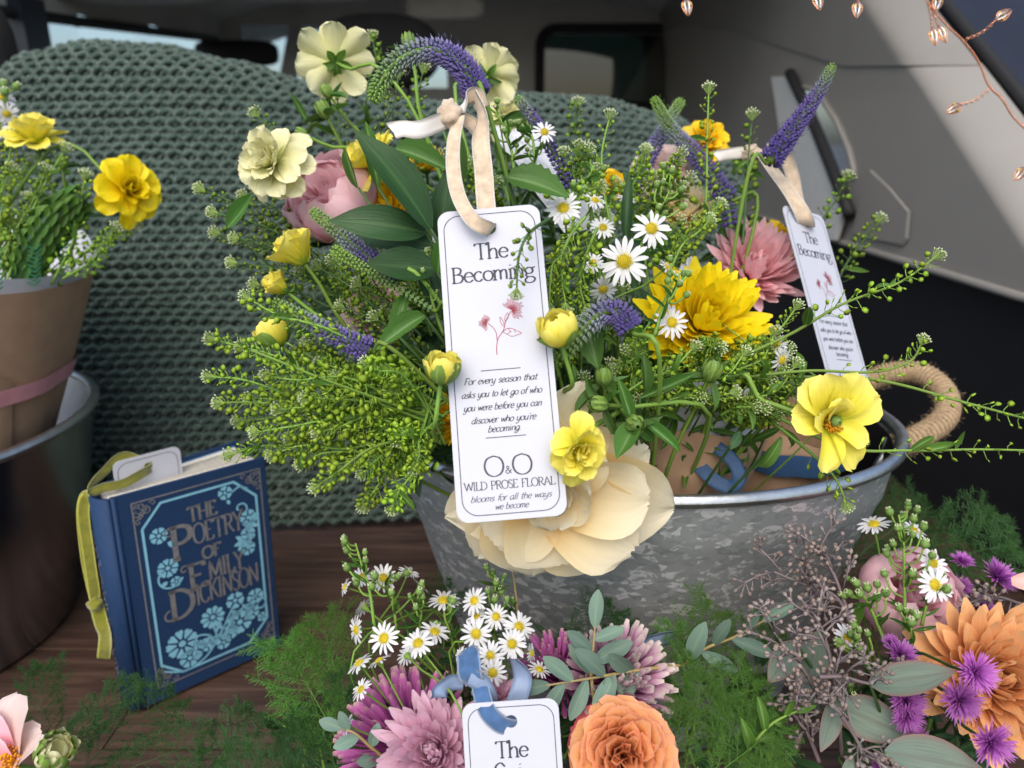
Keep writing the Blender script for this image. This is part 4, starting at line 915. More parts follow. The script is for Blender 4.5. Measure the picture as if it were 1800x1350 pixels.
    for cx, cy, sx, sy in ((.055, .955, 1, -1), (.965, .955, -1, -1), (.055, .065, 1, 1), (.965, .065, -1, 1)):
        ox, oy = X(cx), Y(cy)
        for i, (a, b, r, a0, tn) in enumerate(((.007, .004, .0034, 0, 1.1), (.003, .010, .0030, 1.6, -1.1), (.0095, .0085, .0042, 2.2, .9), (.0035, .0035, .0022, 4, 1.2), (.015, .0035, .0024, 3, 1.), (.0030, .0165, .0024, 1, -1.))):
            curl(fb, ox + sx * a, oy + sy * b, r, a0 if sx > 0 else PI - a0, tn * sx * sy, .0008)
        for t in (.0, .5, 1.): curl(fb, ox + sx * (.005 + .004 * t), oy + sy * (.013 - .006 * t), .0018, t * 3, 1., .0010)
    add('corner_ornament', fb.mesh('corner_ornament', foil, False), front, M)
    tt = MB(); sl2 = 0.
    def cap(s, u0, u1, v, h, th=.30): text(tt, s, (X(u0) + X(u1)) / 2, Y(v), X(u1) - X(u0), z, th, th * .62, serif=True, height=h * Hb)
    cap('THE', .41, .62, .800, .066); cap('OETRY', .43, .80, .690, .092, .26); cap('OF', .48, .62, .605, .056, .34); cap('MILY', .51, .78, .500, .086, .27); cap('ICKINSON', .40, .885, .395, .098, .26)
    for s, u0, u1, v, h in (('P', .27, .42, .645, .150), ('E', .36, .50, .478, .118), ('D', .21, .39, .365, .135)): text(tt, s, (X(u0) + X(u1)) / 2, Y(v), X(u1) - X(u0), z, .26, .16, serif=True, height=h * Hb)
    curl(tt, X(.27), Y(.775), .0045, 1.2, .8, .0014); curl(tt, X(.34), Y(.585), .0036, 1.0, .8, .0013); curl(tt, X(.21), Y(.385), .006, 1.6, .75, .0015)
    add('title_lettering', tt.mesh('title_lettering', foil, False), front, M)
    fm = MB(); FMS = [fm]; br = random.Random(6)
    def disc2(cx, cy, r, n=10): fm.add([(cx + r * math.cos(2 * PI * i / n), cy + r * math.sin(2 * PI * i / n), z) for i in range(n)], [tuple(range(n))])
    def flower2(u, v, r, n, inner=.34, rot=0., notch=True):
        cx, cy = X(u), Y(v); disc2(cx, cy, r * .22)
        for i in range(n):
            a = rot + 2 * PI * i / n; w = PI / n * .86; pts = []
            for k in range(9):
                f = -1 + k / 4; rr = r * (1 - .14 * f * f - (.12 * math.exp(-(f * 5) ** 2) if notch else -.06 * (1 - abs(f)))); b = a + f * w; pts.append((cx + rr * math.cos(b), cy + rr * math.sin(b), z))
            for k in (1, -1): b = a + k * w * .45; pts.append((cx + inner * r * math.cos(b), cy + inner * r * math.sin(b), z))
            fm.add(pts, [tuple(range(len(pts)))])
    def leaf2(u, v, L, w, a):
        cx, cy = X(u), Y(v); d = (math.cos(a), math.sin(a)); e = (-d[1], d[0]); pts = [(cx, cy, z)]
        for f in (.25, .5, .75): pts.append((cx + d[0] * L * f + e[0] * w * math.sin(PI * f), cy + d[1] * L * f + e[1] * w * math.sin(PI * f), z))
        pts.append((cx + d[0] * L, cy + d[1] * L, z))
        for f in (.75, .5, .25): pts.append((cx + d[0] * L * f - e[0] * w * math.sin(PI * f), cy + d[1] * L * f - e[1] * w * math.sin(PI * f), z))
        fm.add(pts, [tuple(range(8))])
    def vine(pts, w=.0015):
        c = smooth2([(X(a), Y(b)) for a, b in pts], 20); stroke(fm, c, [w] * len(c), z)
    flower2(.26, .235, .0135, 9, rot=.3); flower2(.50, .305, .0098, 10, notch=False); flower2(.30, .148, .0088, 7, rot=.6); flower2(.70, .225, .0115, 7, rot=.2); flower2(.68, .345, .0082, 5, rot=.9)
    flower2(.84, .325, .0078, 6); flower2(.80, .250, .0072, 6, rot=.5); flower2(.56, .155, .0066, 5, rot=.2); flower2(.62, .19, .0068, 6); flower2(.44, .175, .0058, 5, rot=.4); flower2(.88, .205, .0046, 5)
    vine([(.11, .135), (.25, .095), (.40, .115), (.50, .17), (.58, .24), (.72, .29), (.86, .30)]); vine([(.50, .17), (.46, .22), (.38, .24), (.33, .20)]); vine([(.52, .19), (.50, .25), (.50, .28)]); vine([(.54, .2), (.6, .26), (.66, .32)])
    curl(fm, X(.87), Y(.275), .0065, 1.4, -.8, .0014)
    for i in range(34):
        t = i / 33; u = .34 + .46 * t; leaf2(u + br.uniform(-.02, .02), .15 + .15 * t + br.uniform(-.02, .02), br.uniform(.005, .009), .0016, br.uniform(0, 6.3))
    fm = MB(); FMS.append(fm)
    flower2(.20, .780, .0072, 7, rot=.2); flower2(.23, .620, .0085, 8, rot=.1); flower2(.275, .545, .0048, 5); leaf2(.25, .74, .009, .0026, -.7); curl(fm, X(.24), Y(.575), .0098, 5.9, -.62, .0015, .9); leaf2(.17, .545, .006, .002, .4)
    fm = MB(); FMS.append(fm)
    flower2(.69, .885, .0062, 5, rot=.5); vine([(.74, .88), (.80, .895), (.86, .875)]); leaf2(.70, .85, .005, .0016, -1.2)
    fm = MB(); FMS.append(fm)
    flower2(.845, .735, .0075, 6); flower2(.83, .655, .0068, 6, rot=.4); flower2(.82, .585, .0068, 6, rot=.2); curl(fm, X(.79), Y(.79), .0065, 5.4, .75, .0014)
    for a in (.2, .9, 2.4, 3.3, 4., 5.2): leaf2(.80, .625, .010, .0021, a); leaf2(.86, .70, .008, .002, a + .5)
    for m_ in FMS: add('flower_ornament', m_.mesh('flower_ornament', cyan, False), front, M)
    # worn silver lettering down the spine: marks too blurred to read
    sm = MB(); sr = random.Random(8)
    for k in range(60):
        yv = .03 + .125 * k / 60; a = PI * (.80 + .16 * sr.random()); p = Vector((.002 + .0103 * math.cos(a + .35), yv, -Tb / 2 + (Tb / 2 + .0009) * math.sin(a + .35)))
        sm.tube([p, p + Vector((sr.uniform(-.0003, .0003), sr.uniform(.001, .003), sr.uniform(-.0012, .0012)))], .0003, 4)
    add('spine_lettering', sm.mesh('spine_lettering', foil, False), sp_, M)
    return M, Hb
BM, BH = book()
# bookmark tag standing in the book, with its olive ribbon
MKt = BM @ T(.012, BH - .153 + .020, -.0185) @ RY(math.radians(3.5)) @ RZ(math.radians(0))
o = thing('paper_tag', 'white bookmark tag sticking up out of the blue book', 'tag', MKt @ Vector((TW / 2, TH, 0)), 'printed bookmark tags')
add('card', CARD, o, MKt); add('border', PRINT[0][1], o, MKt)
om = [M_['velvet_olive'], M_['velvet_olive']]; hk = MKt @ Vector((TW / 2, TH - .0105, .0008))
bp_ = lambda x, y, z: BM @ Vector((x, y, z))
o = ribbon('olive green velvet ribbon hanging down the spine of the blue book', P(165, 1080, .62), [
    ('strand', [hk + Vector((.002, 0, -.001)), bp_(.030, BH + .008, -.013), bp_(.016, BH + .004, -.012), bp_(.0, BH + .0035, -.014), bp_(-.0115, BH - .006, -.016), bp_(-.0135, BH - .05, -.017), bp_(-.014, BH - .085, -.017)],
     [Vector((.2, .1, .9)), Vector((0, 0, 1)), Vector((.1, .1, 1)), Vector((.5, .3, .8)), Vector((.85, .5, .2)), Vector((.85, .5, 0)), Vector((.6, .7, 0))], .0078),
    ('strand', [hk + Vector((0, .002, 0)), bp_(.022, BH + .022, -.022), bp_(.008, BH + .014, -.022), bp_(-.006, BH + .003, -.020), bp_(-.0125, BH - .012, -.020), bp_(-.015, BH - .05, -.020), bp_(-.0145, BH - .085, -.018)],
     [Vector((.2, .1, .9)), Vector((0, 0, 1)), Vector((.1, .1, 1)), Vector((.5, .3, .8)), Vector((.85, .5, .2)), Vector((.7, .6, .2)), Vector((.85, .3, 0))], .0070),
    ('tail', [bp_(-.014, BH - .088, -.017), bp_(-.0135, BH - .105, -.014), bp_(-.0125, BH - .118, -.013), bp_(-.0155, BH - .138, -.016)], [Vector((.5, .5, 0)), Vector((.85, .4, .1)), Vector((.9, .1, .1)), Vector((.7, .6, .4))], .0095)], om, .009)
knot(o, bp_(-.0150, BH - .089, -.0165), (.0055, .005, .0055), M_['velvet_olive'])
# ------------------------------------------------------------------ plants
R_ = random.Random(21)
USED = set()
def near(kind, x, y, marks):
    for mx, my, nm in sorted(marks, key=lambda m: (m[0] - x) ** 2 + (m[1] - y) ** 2) + [(a, b, 'and behind ' + c) for a, b, c in sorted(marks, key=lambda m: (m[0] - x) ** 2 + (m[1] - y) ** 2)]:
        dx, dy = x - mx, y - my
        w = ('right of' if dx > 0 else 'left of') if abs(dx) > abs(dy) else ('below' if dy > 0 else 'above')
        lb = '%s just %s %s' % (kind, w, nm) if math.hypot(dx, dy) < 90 else '%s %s %s' % (kind, w, nm)
        if lb not in USED: USED.add(lb); return lb
    return kind
MAINB = Vector((.10, .52, .09)); FRONTB = Vector((.005, .325, .004)); RIGHTB = Vector((.27, .345, .004)); LEFTB = Vector((-.575, .60, .05)); PINKB = Vector((-.30, .30, .004))
def sph_petal(mat, wd, th1, lip, seed):
    nl, nw = 8, 6; V = []; A = []; r = random.Random(seed); ph = r.random() * 6
    for i in range(nl + 1):
        t = i / nl; th = math.radians(172 + (th1 - 172) * t); w = wd * (max(0, 1 - min(t, .97) ** 5)) ** .5 * (.8 + .2 * t)
        for j in range(nw + 1):
            s = -1 + 2 * j / nw; az_ = w * s; rr = 1 + lip * t ** 4 - .05 * s * s + .085 * math.sin(ph + s * 4) * t * t + .03 * math.sin(ph * 2 + s * 9) * t ** 3 + .03 * (1 if s > 0 else -1) * abs(s); V.append((rr * math.sin(th) * math.cos(az_), rr * math.sin(th) * math.sin(az_), math.cos(th) + lip * .4 * t ** 3)); A.append((t, s, 0))
    return MB().add(V, [(i * (nw + 1) + j, (i + 1) * (nw + 1) + j, (i + 1) * (nw + 1) + j + 1, i * (nw + 1) + j + 1) for i in range(nl) for j in range(nw)], A).mesh('cup_petal', M_[mat])
SPH = {}
def sph(mat, *k):
    if (mat,) + k not in SPH: SPH[(mat,) + k] = sph_petal(mat, *k)
    return SPH[(mat,) + k]
def jit(v, s): return v + Vector((R_.uniform(-s, s), R_.uniform(-s, s), R_.uniform(-s * .5, s * .5)))
def stem(o, head, back, base, r=.0011, mat='stem', bend=.35, name='stem'):
    """from the back of a flower head to the gathering point of its bouquet"""
    L = (head - base).length; q = head + back * min(L * bend, .07)
    pts = crom([head, head + back * min(L * .1, .012), q, q.lerp(base, .55) + Vector((R_.uniform(-.01, .01), R_.uniform(-.01, .01), 0)), base], 18)
    add(name, MB().tube(pts, lambda t: r * .78 * (1 + .3 * t), 6).mesh('stem', M_[mat]), o); return pts
def leaf_at(o, me, base, tip, wfrac, nrm=None, name='leaf', label=None):
    d = tip - base; L = d.length; n = nrm if nrm is not None else DV(R_.uniform(-.4, .4), R_.uniform(.1, .7), 1.)
    return add(name, me, o, xaxes(d, n, base, (L, L * wfrac, L)), label=label)
LF = {k: [petal_mesh('leaf_' + k, M_[m], seed=i, nl=nl, nw=4, **kw) for i, kw in enumerate(v)] for k, m, nl, v in (
    ('lance', 'leaf', 8, [dict(a0=.25, a1=-.35, cup=.2, fold=.25, g=.7, e=1.7, pp=.9, base=.12), dict(a0=.1, a1=-.6, cup=.1, fold=.35, g=.7, e=1.6, pp=.9, base=.1, wav=.25), dict(a0=-.1, a1=.45, cup=.15, fold=.25, g=.8, e=1.8, pp=.9, base=.1)]),
    ('dark', 'leaf_dark', 10, [dict(a0=.12, a1=-.25, cup=.35, g=.75, e=1.9, pp=.95, base=.1), dict(a0=.2, a1=-.4, cup=.3, g=.75, e=1.9, pp=.95, base=.1), dict(a0=-.05, a1=.2, cup=.4, g=.75, e=1.9, pp=.95, base=.1)]),
    ('serr', 'leaf', 16, [dict(a0=.15, a1=-.3, cup=.1, fold=.3, g=.6, e=1.6, pp=.95, base=.1, serr=1), dict(a0=.0, a1=-.5, cup=.1, fold=.25, g=.6, e=1.6, pp=.95, base=.1, serr=1)]),
    ('light', 'leaf_light', 8, [dict(a0=.3, a1=-.8, cup=.2, fold=.2, g=.7, e=2., pp=.8, base=.15), dict(a0=-.2, a1=.9, cup=.2, fold=.2, g=.7, e=2., pp=.8, base=.15), dict(a0=.1, a1=-1.7, cup=.3, g=.7, e=2.2, pp=.8, base=.2)]),
    ('euc', 'euc', 10, [dict(a0=.08, a1=-.2, cup=.18, g=.62, e=1.75, pp=.9, base=.06), dict(a0=-.05, a1=.15, cup=.3, g=.62, e=1.75, pp=.9, base=.06)]),
    ('eucs', 'euc_small', 8, [dict(a0=.1, a1=-.2, cup=.3, g=.7, e=2.6, pp=.7, base=.1), dict(a0=-.1, a1=.1, cup=.4, g=.7, e=2.6, pp=.7, base=.1)]))}
def wlf(k): return R_.choice(LF[k])
def octa(mb, c, ax, L, w, mi=0, t0=0., t1=1.):
    ax = ax.normalized(); a = ax.orthogonal().normalized(); b = ax.cross(a); m = c + ax * (L * .45)
    V = [c] + [m + (a * math.cos(k * PI / 2) + b * math.sin(k * PI / 2)) * w for k in range(4)] + [c + ax * L]
    mb.add(V, [(0, 2, 1), (0, 3, 2), (0, 4, 3), (0, 1, 4), (5, 1, 2), (5, 2, 3), (5, 3, 4), (5, 4, 1)], [(t0, 0, 0)] + [((t0 + t1) / 2, k / 4, 0) for k in range(4)] + [(t1, 0, 0)], None, mi)
def bead(c, ax, L, w, n=8, m=5):
    ax = ax.normalized(); a = ax.orthogonal().normalized(); b = ax.cross(a); V = []; A = []; F = []
    for i in range(m + 1):
        t = i / m; r = w * math.sin(PI * (.04 + .92 * t)) ** .8
        for k in range(n): V.append(c + ax * L * t + (a * math.cos(2 * PI * k / n) + b * math.sin(2 * PI * k / n)) * r); A.append((t, -1 + 2 * k / n, 0))
    for i in range(m):
        for k in range(n): F.append((i * n + k, i * n + (k + 1) % n, (i + 1) * n + (k + 1) % n, (i + 1) * n + k))
    return V, F, A

# --- small daisy-like asters
DP = [petal_mesh('daisy_petal', M_['white'], a0=.12, a1=-.15 - .12 * i, cup=.5, g=.45, e=6., pp=.6, base=.45, nl=5, nw=2, W_=.27, seed=i) for i in range(4)]
def disc_mesh():
    mb = MB()
    for k in range(70):
        f = math.sqrt((k + .5) / 70); a = k * 2.39996; z = .55 * (1 - f * f); octa(mb, Vector((f * math.cos(a), f * math.sin(a), z - .15)), Vector((f * math.cos(a) * .6, f * math.sin(a) * .6, 1)), .42 + .12 * (k % 3), .085, t0=0, t1=1 - .5 * (1 - f))
    V, F, A = lathe([(0, .5), (.4, .43), (.75, .22), (.98, -.05), (.9, -.3)], (0, 0, 0), 14); mb.add(V, F, [(0, 0, 0)] * len(V)); return mb.mesh('daisy_disc', M_['disc'])
DISC = disc_mesh()
CALYX = MB().add(*lathe([(1.05, -.1), (.95, -.5), (.55, -1.1), (.18, -1.6)], (0, 0, 0), 10)).mesh('calyx', M_['sepal'])
def daisy(x, y, d, size, face, label, base, n=None, group='small white daisies', droop=0.):
    c = P(x, y, d); Rr = px(size, d) / 2; M = axes(DV(*face), RT, c); o = thing('white_daisy', label, 'daisy', c, group); n = n or R_.randint(15, 19); rot = R_.random() * 6
    add('disc', DISC, o, M @ S(*(Rr * .30,) * 3))
    add('calyx', CALYX, o, M @ S(Rr * .30, Rr * .30, Rr * .38))
    for k in range(n):
        a = rot + 2 * PI * k / n + R_.uniform(-.1, .1); L = Rr * .80 * R_.uniform(.88, 1.08)
        add('petal', R_.choice(DP), o, M @ RZ(a) @ T(Rr * .22, 0, -Rr * .02 * (k % 2)) @ RX(R_.uniform(-.25, .25)) @ RY(-(R_.uniform(-.05, .22) - droop)) @ S(L, L * 1.0, L))
    stem(o, c - DV(*face) * Rr * .4, -DV(*face), jit(base, .012), .0007, 'stem', .3); return o
# --- chrysanthemums: spiral of strap petals
def mum_petals(mat, kind):
    if kind == 'quill': return [petal_mesh('quill_petal', M_[mat], a0=.05, a1=.35 + .15 * i, cup=2.3, g=.5, e=10., pp=.5, base=.5, nl=7, nw=4, W_=.15, seed=i) for i in range(3)]
    if kind == 'wide': return [petal_mesh('mum_petal', M_[mat], a0=-.05, a1=.45 + .2 * i, cup=.85, g=.6, e=3., pp=.7, base=.35, nl=6, nw=4, W_=.30, seed=i) for i in range(3)]
    return [petal_mesh('mum_petal', M_[mat], a0=-.05, a1=.55 + .2 * i, cup=1.0, g=.6, e=3., pp=.7, base=.35, nl=6, nw=4, W_=.24, seed=i) for i in range(3)]
_mp = {}
def mum(x, y, d, size, face, mat, label, base, n=130, kind='strap', name='chrysanthemum', flat=8., top=86., lin=.42, group=None):
    if (mat, kind) not in _mp: _mp[(mat, kind)] = mum_petals(mat, kind)
    c = P(x, y, d); Rr = px(size, d) / 2; f_ = DV(*face); M = axes(f_, RT, c - f_ * Rr * .25); o = thing(name, label, 'flower', c, group); r0 = R_.random() * 6
    for k in range(n):
        f = math.sqrt((k + 1) / n); a = k * 2.39996 + r0; el = math.radians(top + (flat - top) * f ** 1.25 + R_.uniform(-6, 6)); L = Rr * (lin + (1 - lin) * f) * R_.uniform(.9, 1.06)
        add('petal', _mp[(mat, kind)][k % 3], o, M @ RZ(a) @ T(Rr * .10 * f, 0, Rr * .16 * (1 - f)) @ RX(R_.uniform(-.2, .2)) @ RY(-el) @ S(L, L * (1.15 if f < .5 else 1.), L))
    add('calyx', CALYX, o, M @ S(Rr * .28, Rr * .28, Rr * .2)); stem(o, c - f_ * Rr * .45, -f_, jit(base, .012), .0016); return o
# --- ranunculus, open and double
RP = {}
def rp(mat, **k):
    key = (mat, tuple(sorted(k.items())))
    if key not in RP: RP[key] = [petal_mesh('broad_petal', M_[mat], seed=i, **{**dict(nl=7, nw=6), **k}) for i in range(3)]
    return RP[key]
def ranunculus(x, y, d, size, face, mat, label, base, rings=None, center='sepal', stem_r=.0014, group=None, sepals=True, roll=0., squash=1., stem_back=None):
    c = P(x, y, d); Rr = px(size, d) / 2; f_ = DV(*face); M = axes(f_, RT, c - f_ * Rr * .15) @ RZ(roll) @ S(1, squash, 1); o = thing('ranunculus', label, 'flower', c, group)
    rings = rings or [(8, 2, 1.0, .72), (7, 22, .92, .68), (7, 42, .76, .58), (6, 60, .58, .46), (5, 76, .42, .34)]
    for ri, (n, el, L, w) in enumerate(rings):
        ms = rp(mat, a0=.1, a1=(-.25 if el < 30 else .5), cup=.7 if el < 30 else 1.1, g=.8, e=5., pp=.55, base=.22, ruf=.05)
        for k in range(n):
            a = 2 * PI * (k + .37 * ri) / n + R_.uniform(-.14, .14); e = math.radians(el + R_.uniform(-9, 9)); l = Rr * L * R_.uniform(.88, 1.08)
            add('petal', R_.choice(ms), o, M @ RZ(a) @ T(Rr * .04, 0, Rr * .03 * ri) @ RX(R_.uniform(-.22, .22)) @ RY(-e) @ S(l, Rr * w * 1.05, l))
    if center == 'eye':
        mb = MB(); mb.add(*bead(Vector((0, 0, 0)), Vector((0, 0, 1)), Rr * .30, Rr * .13)); add('green_eye', mb.mesh('green_eye', M_['bud']), o, M)
        sm = MB()
        for k in range(90):
            a = k * 2.4; r = Rr * (.13 + .10 * (k % 7) / 7); p = Vector((r * math.cos(a) * .5, r * math.sin(a) * .5, 0)); tp = Vector((r * 1.25 * math.cos(a), r * 1.25 * math.sin(a), Rr * (.18 + .06 * (k % 3))))
            sm.tube([p, tp], Rr * .008, 3, cap=False); octa(sm, tp, tp - p, Rr * .06, Rr * .018)
        add('stamens', sm.mesh('stamens', M_['stamen']), o, M, kind='stuff')
    else:
        mb = MB(); mb.add(*bead(Vector((0, 0, Rr * .02)), Vector((0, 0, 1)), Rr * .24, Rr * .11)); add('centre', mb.mesh('centre', M_['bud']), o, M)
    if sepals:
        for k in range(5):
            l = Rr * .5; add('sepal', R_.choice(LF['light']), o, M @ RZ(2 * PI * k / 5 + .3) @ T(0, 0, -Rr * .05) @ RY(math.radians(14)) @ S(l, l * .42, -l))
    stem(o, c - f_ * Rr * .18, stem_back or -f_, jit(base, .012), stem_r); return o
def bud(x, y, d, size, up, mat, label, base, sep=4, h=1.15, closed=True, name='flower_bud', group=None, seplen=.75):
    """closed cup-shaped bud; (x, y) is its middle, up points from stem to tip"""
    c = P(x, y, d); Rr = px(size, d) / 2; u = DV(*up); M = axes(u, RT, c - u * Rr * h); o = thing(name, label, 'bud', c, group)
    MC = axes(u, RT, c) @ RZ(R_.random() * 6)
    for ri, (n, rs, th, lip) in enumerate(((3, .66, 6, 0.), (4, .82, 22, .05), (5, .98, 40, .10)) if closed else ((4, .62, 24, .08), (5, .80, 36, .16), (5, .98, 50, .24))):
        for k in range(n):
            a = 2 * PI * (k + .3 * ri) / n + R_.uniform(-.15, .15); z_ = Rr * rs * h
            add('petal', sph(mat, 1.15 if n < 5 else .85, th + 9 * (k % 3), lip + .05 * (k % 2), k % 3 + ri * 3), o, MC @ RZ(a) @ RX(R_.uniform(-.12, .12)) @ RY(R_.uniform(-.08, .16)) @ S(Rr * rs, Rr * rs, z_))
    for k in range(sep):
        add('sepal', sph('sepal', .62, 120 - 55 * seplen + 8 * (k % 2), .10 * seplen, k % 2 + 20), o, MC @ RZ(2 * PI * k / sep + .5) @ S(Rr * 1.05, Rr * 1.05, Rr * h * 1.04))
    stem(o, c - u * Rr * h, -u, jit(base, .012), .0013); return o
def green_bud(x, y, d, size, up, label, base, name='green_bud'):
    c = P(x, y, d); Rr = px(size, d) / 2; u = DV(*up); M = axes(u, RT, c - u * Rr * 1.1); o = thing(name, label, 'bud', c, 'closed green flower buds')
    add('core', MB().add(*bead(Vector((0, 0, 0)), Vector((0, 0, 1)), Rr * 2.1, Rr * .85)).mesh('core', M_['bud']), o, M)
    for k in range(7):
        L = Rr * 2.4; add('sepal', rp('sepal', a0=-.75, a1=.75, cup=.8, g=.6, e=1.8, pp=.8, base=.35)[k % 3], o, M @ RZ(2 * PI * k / 7) @ T(Rr * .30, 0, -Rr * .03) @ RY(-math.radians(82)) @ S(L, L * .40, L))
    for k in range(4):
        L = Rr * R_.uniform(2.4, 4.2); add('leaf', wlf('lance'), o, M @ RZ(2 * PI * k / 4 + R_.random()) @ RY(-math.radians(R_.uniform(-30, 25))) @ S(L, L * .28, L))
    stem(o, c - u * Rr * 1.1, -u, jit(base, .012), .0014); return o
# --- roses
def wall_petal(mat, r, w, H, lip, ruf, seed):
    """upright wrapped rose petal: patch of a wavy flaring cup wall around the flower axis"""
    nl, nw = 7, 10; V = []; A = []; q = random.Random(seed); ph, ph2 = q.random() * 6, q.random() * 6
    for i in range(nl + 1):
        t = i / nl
        for j in range(nw + 1):
            s = -1 + 2 * j / nw; top = H * (1 - .22 * s * s + .05 * math.sin(ph2 + s * 5)); rr = r * (.5 + .5 * t ** .8) + lip * t ** 5 + ruf * t * t * math.sin(ph + s * 4.2) + ruf * .4 * t ** 3 * math.sin(ph2 + s * 10) + .06 * r * s; a = s * w * (1 - .25 * (1 - t))
            V.append((rr * math.cos(a), rr * math.sin(a), top * t - lip * .5 * t ** 7)); A.append((t, s, 0))
    return MB().add(V, [(i * (nw + 1) + j, (i + 1) * (nw + 1) + j, (i + 1) * (nw + 1) + j + 1, i * (nw + 1) + j + 1) for i in range(nl) for j in range(nw)], A).mesh('wrapped_petal', M_[mat])
def rose(x, y, d, size, face, mat, label, base, n=30, outer_mat=None, ruf=.05, open_=.55, group=None, name='rose', sepals=True, ball=False):
    c = P(x, y, d); Rr = px(size, d) / 2; f_ = DV(*face); M = axes(f_, RT, c - f_ * Rr * .45); o = thing(name, label, 'rose', c, group); r0 = R_.random() * 6
    for k in range(n):
        f = (k + .5) / n; r = Rr * (.05 + .70 * f ** .85); H = Rr * (.86 + .12 * math.sin(PI * f) - .20 * f * f)
        add('petal', wall_petal(mat, r, min(1.9, .95 / (.25 + f)), H * R_.uniform(.95, 1.05), Rr * (.02 + .13 * f * f), Rr * ruf * (1.4 - .6 * f), k), o, M @ T(Rr * R_.uniform(-.05, .05), Rr * R_.uniform(-.05, .05), 0) @ RZ(r0 + k * 2.39996))
    if ball:
        MC = axes(f_, RT, c - f_ * Rr * .05) @ RZ(r0)
        for ri, (m, rs, th, lip) in enumerate(((5, .88, 34, .06), (5, .98, 44, .10))):
            for k in range(m): add('petal', sph(outer_mat or mat, .95, th + 8 * (k % 2), lip, k % 2 + 3 * ri + 40), o, MC @ RZ(2 * PI * (k + .4 * ri) / m) @ RY(R_.uniform(-.05, .1)) @ S(Rr * rs, Rr * rs, Rr * rs * .85))
    else:
        for ri, (m, el, L, w) in enumerate(((6, 48, .92, .95), (6, 28, 1.0, 1.0), (5, 8, .98, .95))):
            ms = rp((outer_mat or mat) if ri == 2 else mat, a0=.35, a1=-.65, cup=.8, g=.55, e=6., pp=.5, base=.45, ruf=ruf * .7, nl=9, nw=8)
            for k in range(m): add('petal', R_.choice(ms), o, M @ RZ(r0 + 2 * PI * (k + .4 * ri) / m + R_.uniform(-.1, .1)) @ T(Rr * .18, 0, Rr * .04 * (2 - ri)) @ RX(R_.uniform(-.12, .12)) @ RY(-math.radians(el * (1.3 - .6 * open_))) @ S(Rr * L * .86, Rr * w, Rr * L * .86))
    if sepals:
        for k in range(5): add('sepal', R_.choice(LF['lance']), o, M @ RZ(2 * PI * k / 5) @ T(0, 0, -Rr * .05) @ RY(math.radians(20)) @ S(Rr * .8, Rr * .22, Rr * .8))
    stem(o, c - f_ * Rr * .55, -f_, jit(base, .012), .0020); return o
# --- frilly violet aster: fine rays too thin to pick apart
def aster_mesh():
    mb = MB(); r = random.Random(3)
    for k in range(150):
        f = ((k + .5) / 150) ** .55; a = k * 2.39996; el = math.radians(82 - 70 * f + r.uniform(-12, 12)); L = (.5 + .5 * f) * r.uniform(.8, 1.08)
        V, F, A = petal(a0=0, a1=r.uniform(-.2, .35), cup=.8, g=.5, e=4, pp=.7, base=.5, nl=4, nw=2, W_=.085, seed=k % 5)
        mb.add(V, F, A, RZ(a) @ T(.06 * f, 0, .1 * (1 - f)) @ RY(-el) @ S(L, 1, L))
    return mb.mesh('aster_rays', M_['violet'])
ASTER = aster_mesh()
def aster(x, y, d, size, face, label, base):
    c = P(x, y, d); Rr = px(size, d) / 2; f_ = DV(*face); M = axes(f_, RT, c - f_ * Rr * .2) @ RZ(R_.random() * 6); o = thing('violet_aster', label, 'aster', c, 'frilly violet asters')
    add('rays', ASTER, o, M @ S(Rr, Rr, Rr), kind='stuff'); add('calyx', CALYX, o, M @ S(Rr * .3, Rr * .3, Rr * .35)); stem(o, c - f_ * Rr * .5, -f_, jit(base, .012), .0010, 'stem_dark'); return o
# --- sprays of unopened daisy buds
def bud_spray(path, d, nb, label, base=None, size=13, spread=38, mat='bud', leaves=6, name='bud_spray', group='sprays of daisy buds'):
    pts = crom(PP(path, d), 24); o = thing(name, label, 'buds', pts[0], group); add('stem', MB().tube(pts, lambda t: .0011 * (1 - .5 * t), 6).mesh('stem', M_['stem']), o)
    for k in range(nb):
        t = .25 + .75 * (k + .5) / nb; p = pts[min(24, int(t * 24))]; tg = (pts[min(24, int(t * 24) + 1)] - pts[max(0, int(t * 24) - 1)]).normalized()
        sd = (RT * R_.uniform(-1, 1) - FWD * R_.uniform(-.5, .8)); sd = (sd - tg * sd.dot(tg)).normalized(); L = px(spread, d) * R_.uniform(.5, 1.2) * (1.15 - .6 * t); e = p + (sd * .75 + tg * .8).normalized() * L
        q = crom([p, p + (sd * .9 + tg * .4).normalized() * L * .5, e], 6); tw = add('twig', MB().tube(q, .0006, 5).mesh('twig', M_['stem']), o)
        dr = (q[-1] - q[-3]).normalized(); w = px(size, d) * .5 * R_.uniform(.75, 1.15)
        mb = MB(); mb.add(*bead(e - dr * w * .3, dr, w * 2.2, w), None, 0)
        for j in range(7): octa(mb, e + dr * w * 1.35 + (dr.orthogonal().normalized() * math.cos(j) + dr.cross(dr.orthogonal()).normalized() * math.sin(j)) * w * .45, dr, w * .8, w * .22, 1, .6, 1.)
        add('bud', mb.mesh('bud', [M_[mat], M_['podbud']]), tw)
    for k in range(leaves):
        t = R_.uniform(.05, .8); p = pts[int(t * 24)]; leaf_at(o, wlf('lance'), p, p + CW(R_.uniform(-1, 1), R_.uniform(-.1, .9), R_.uniform(-.2, .6)).normalized() * px(R_.uniform(22, 45), d), .16)
    return o
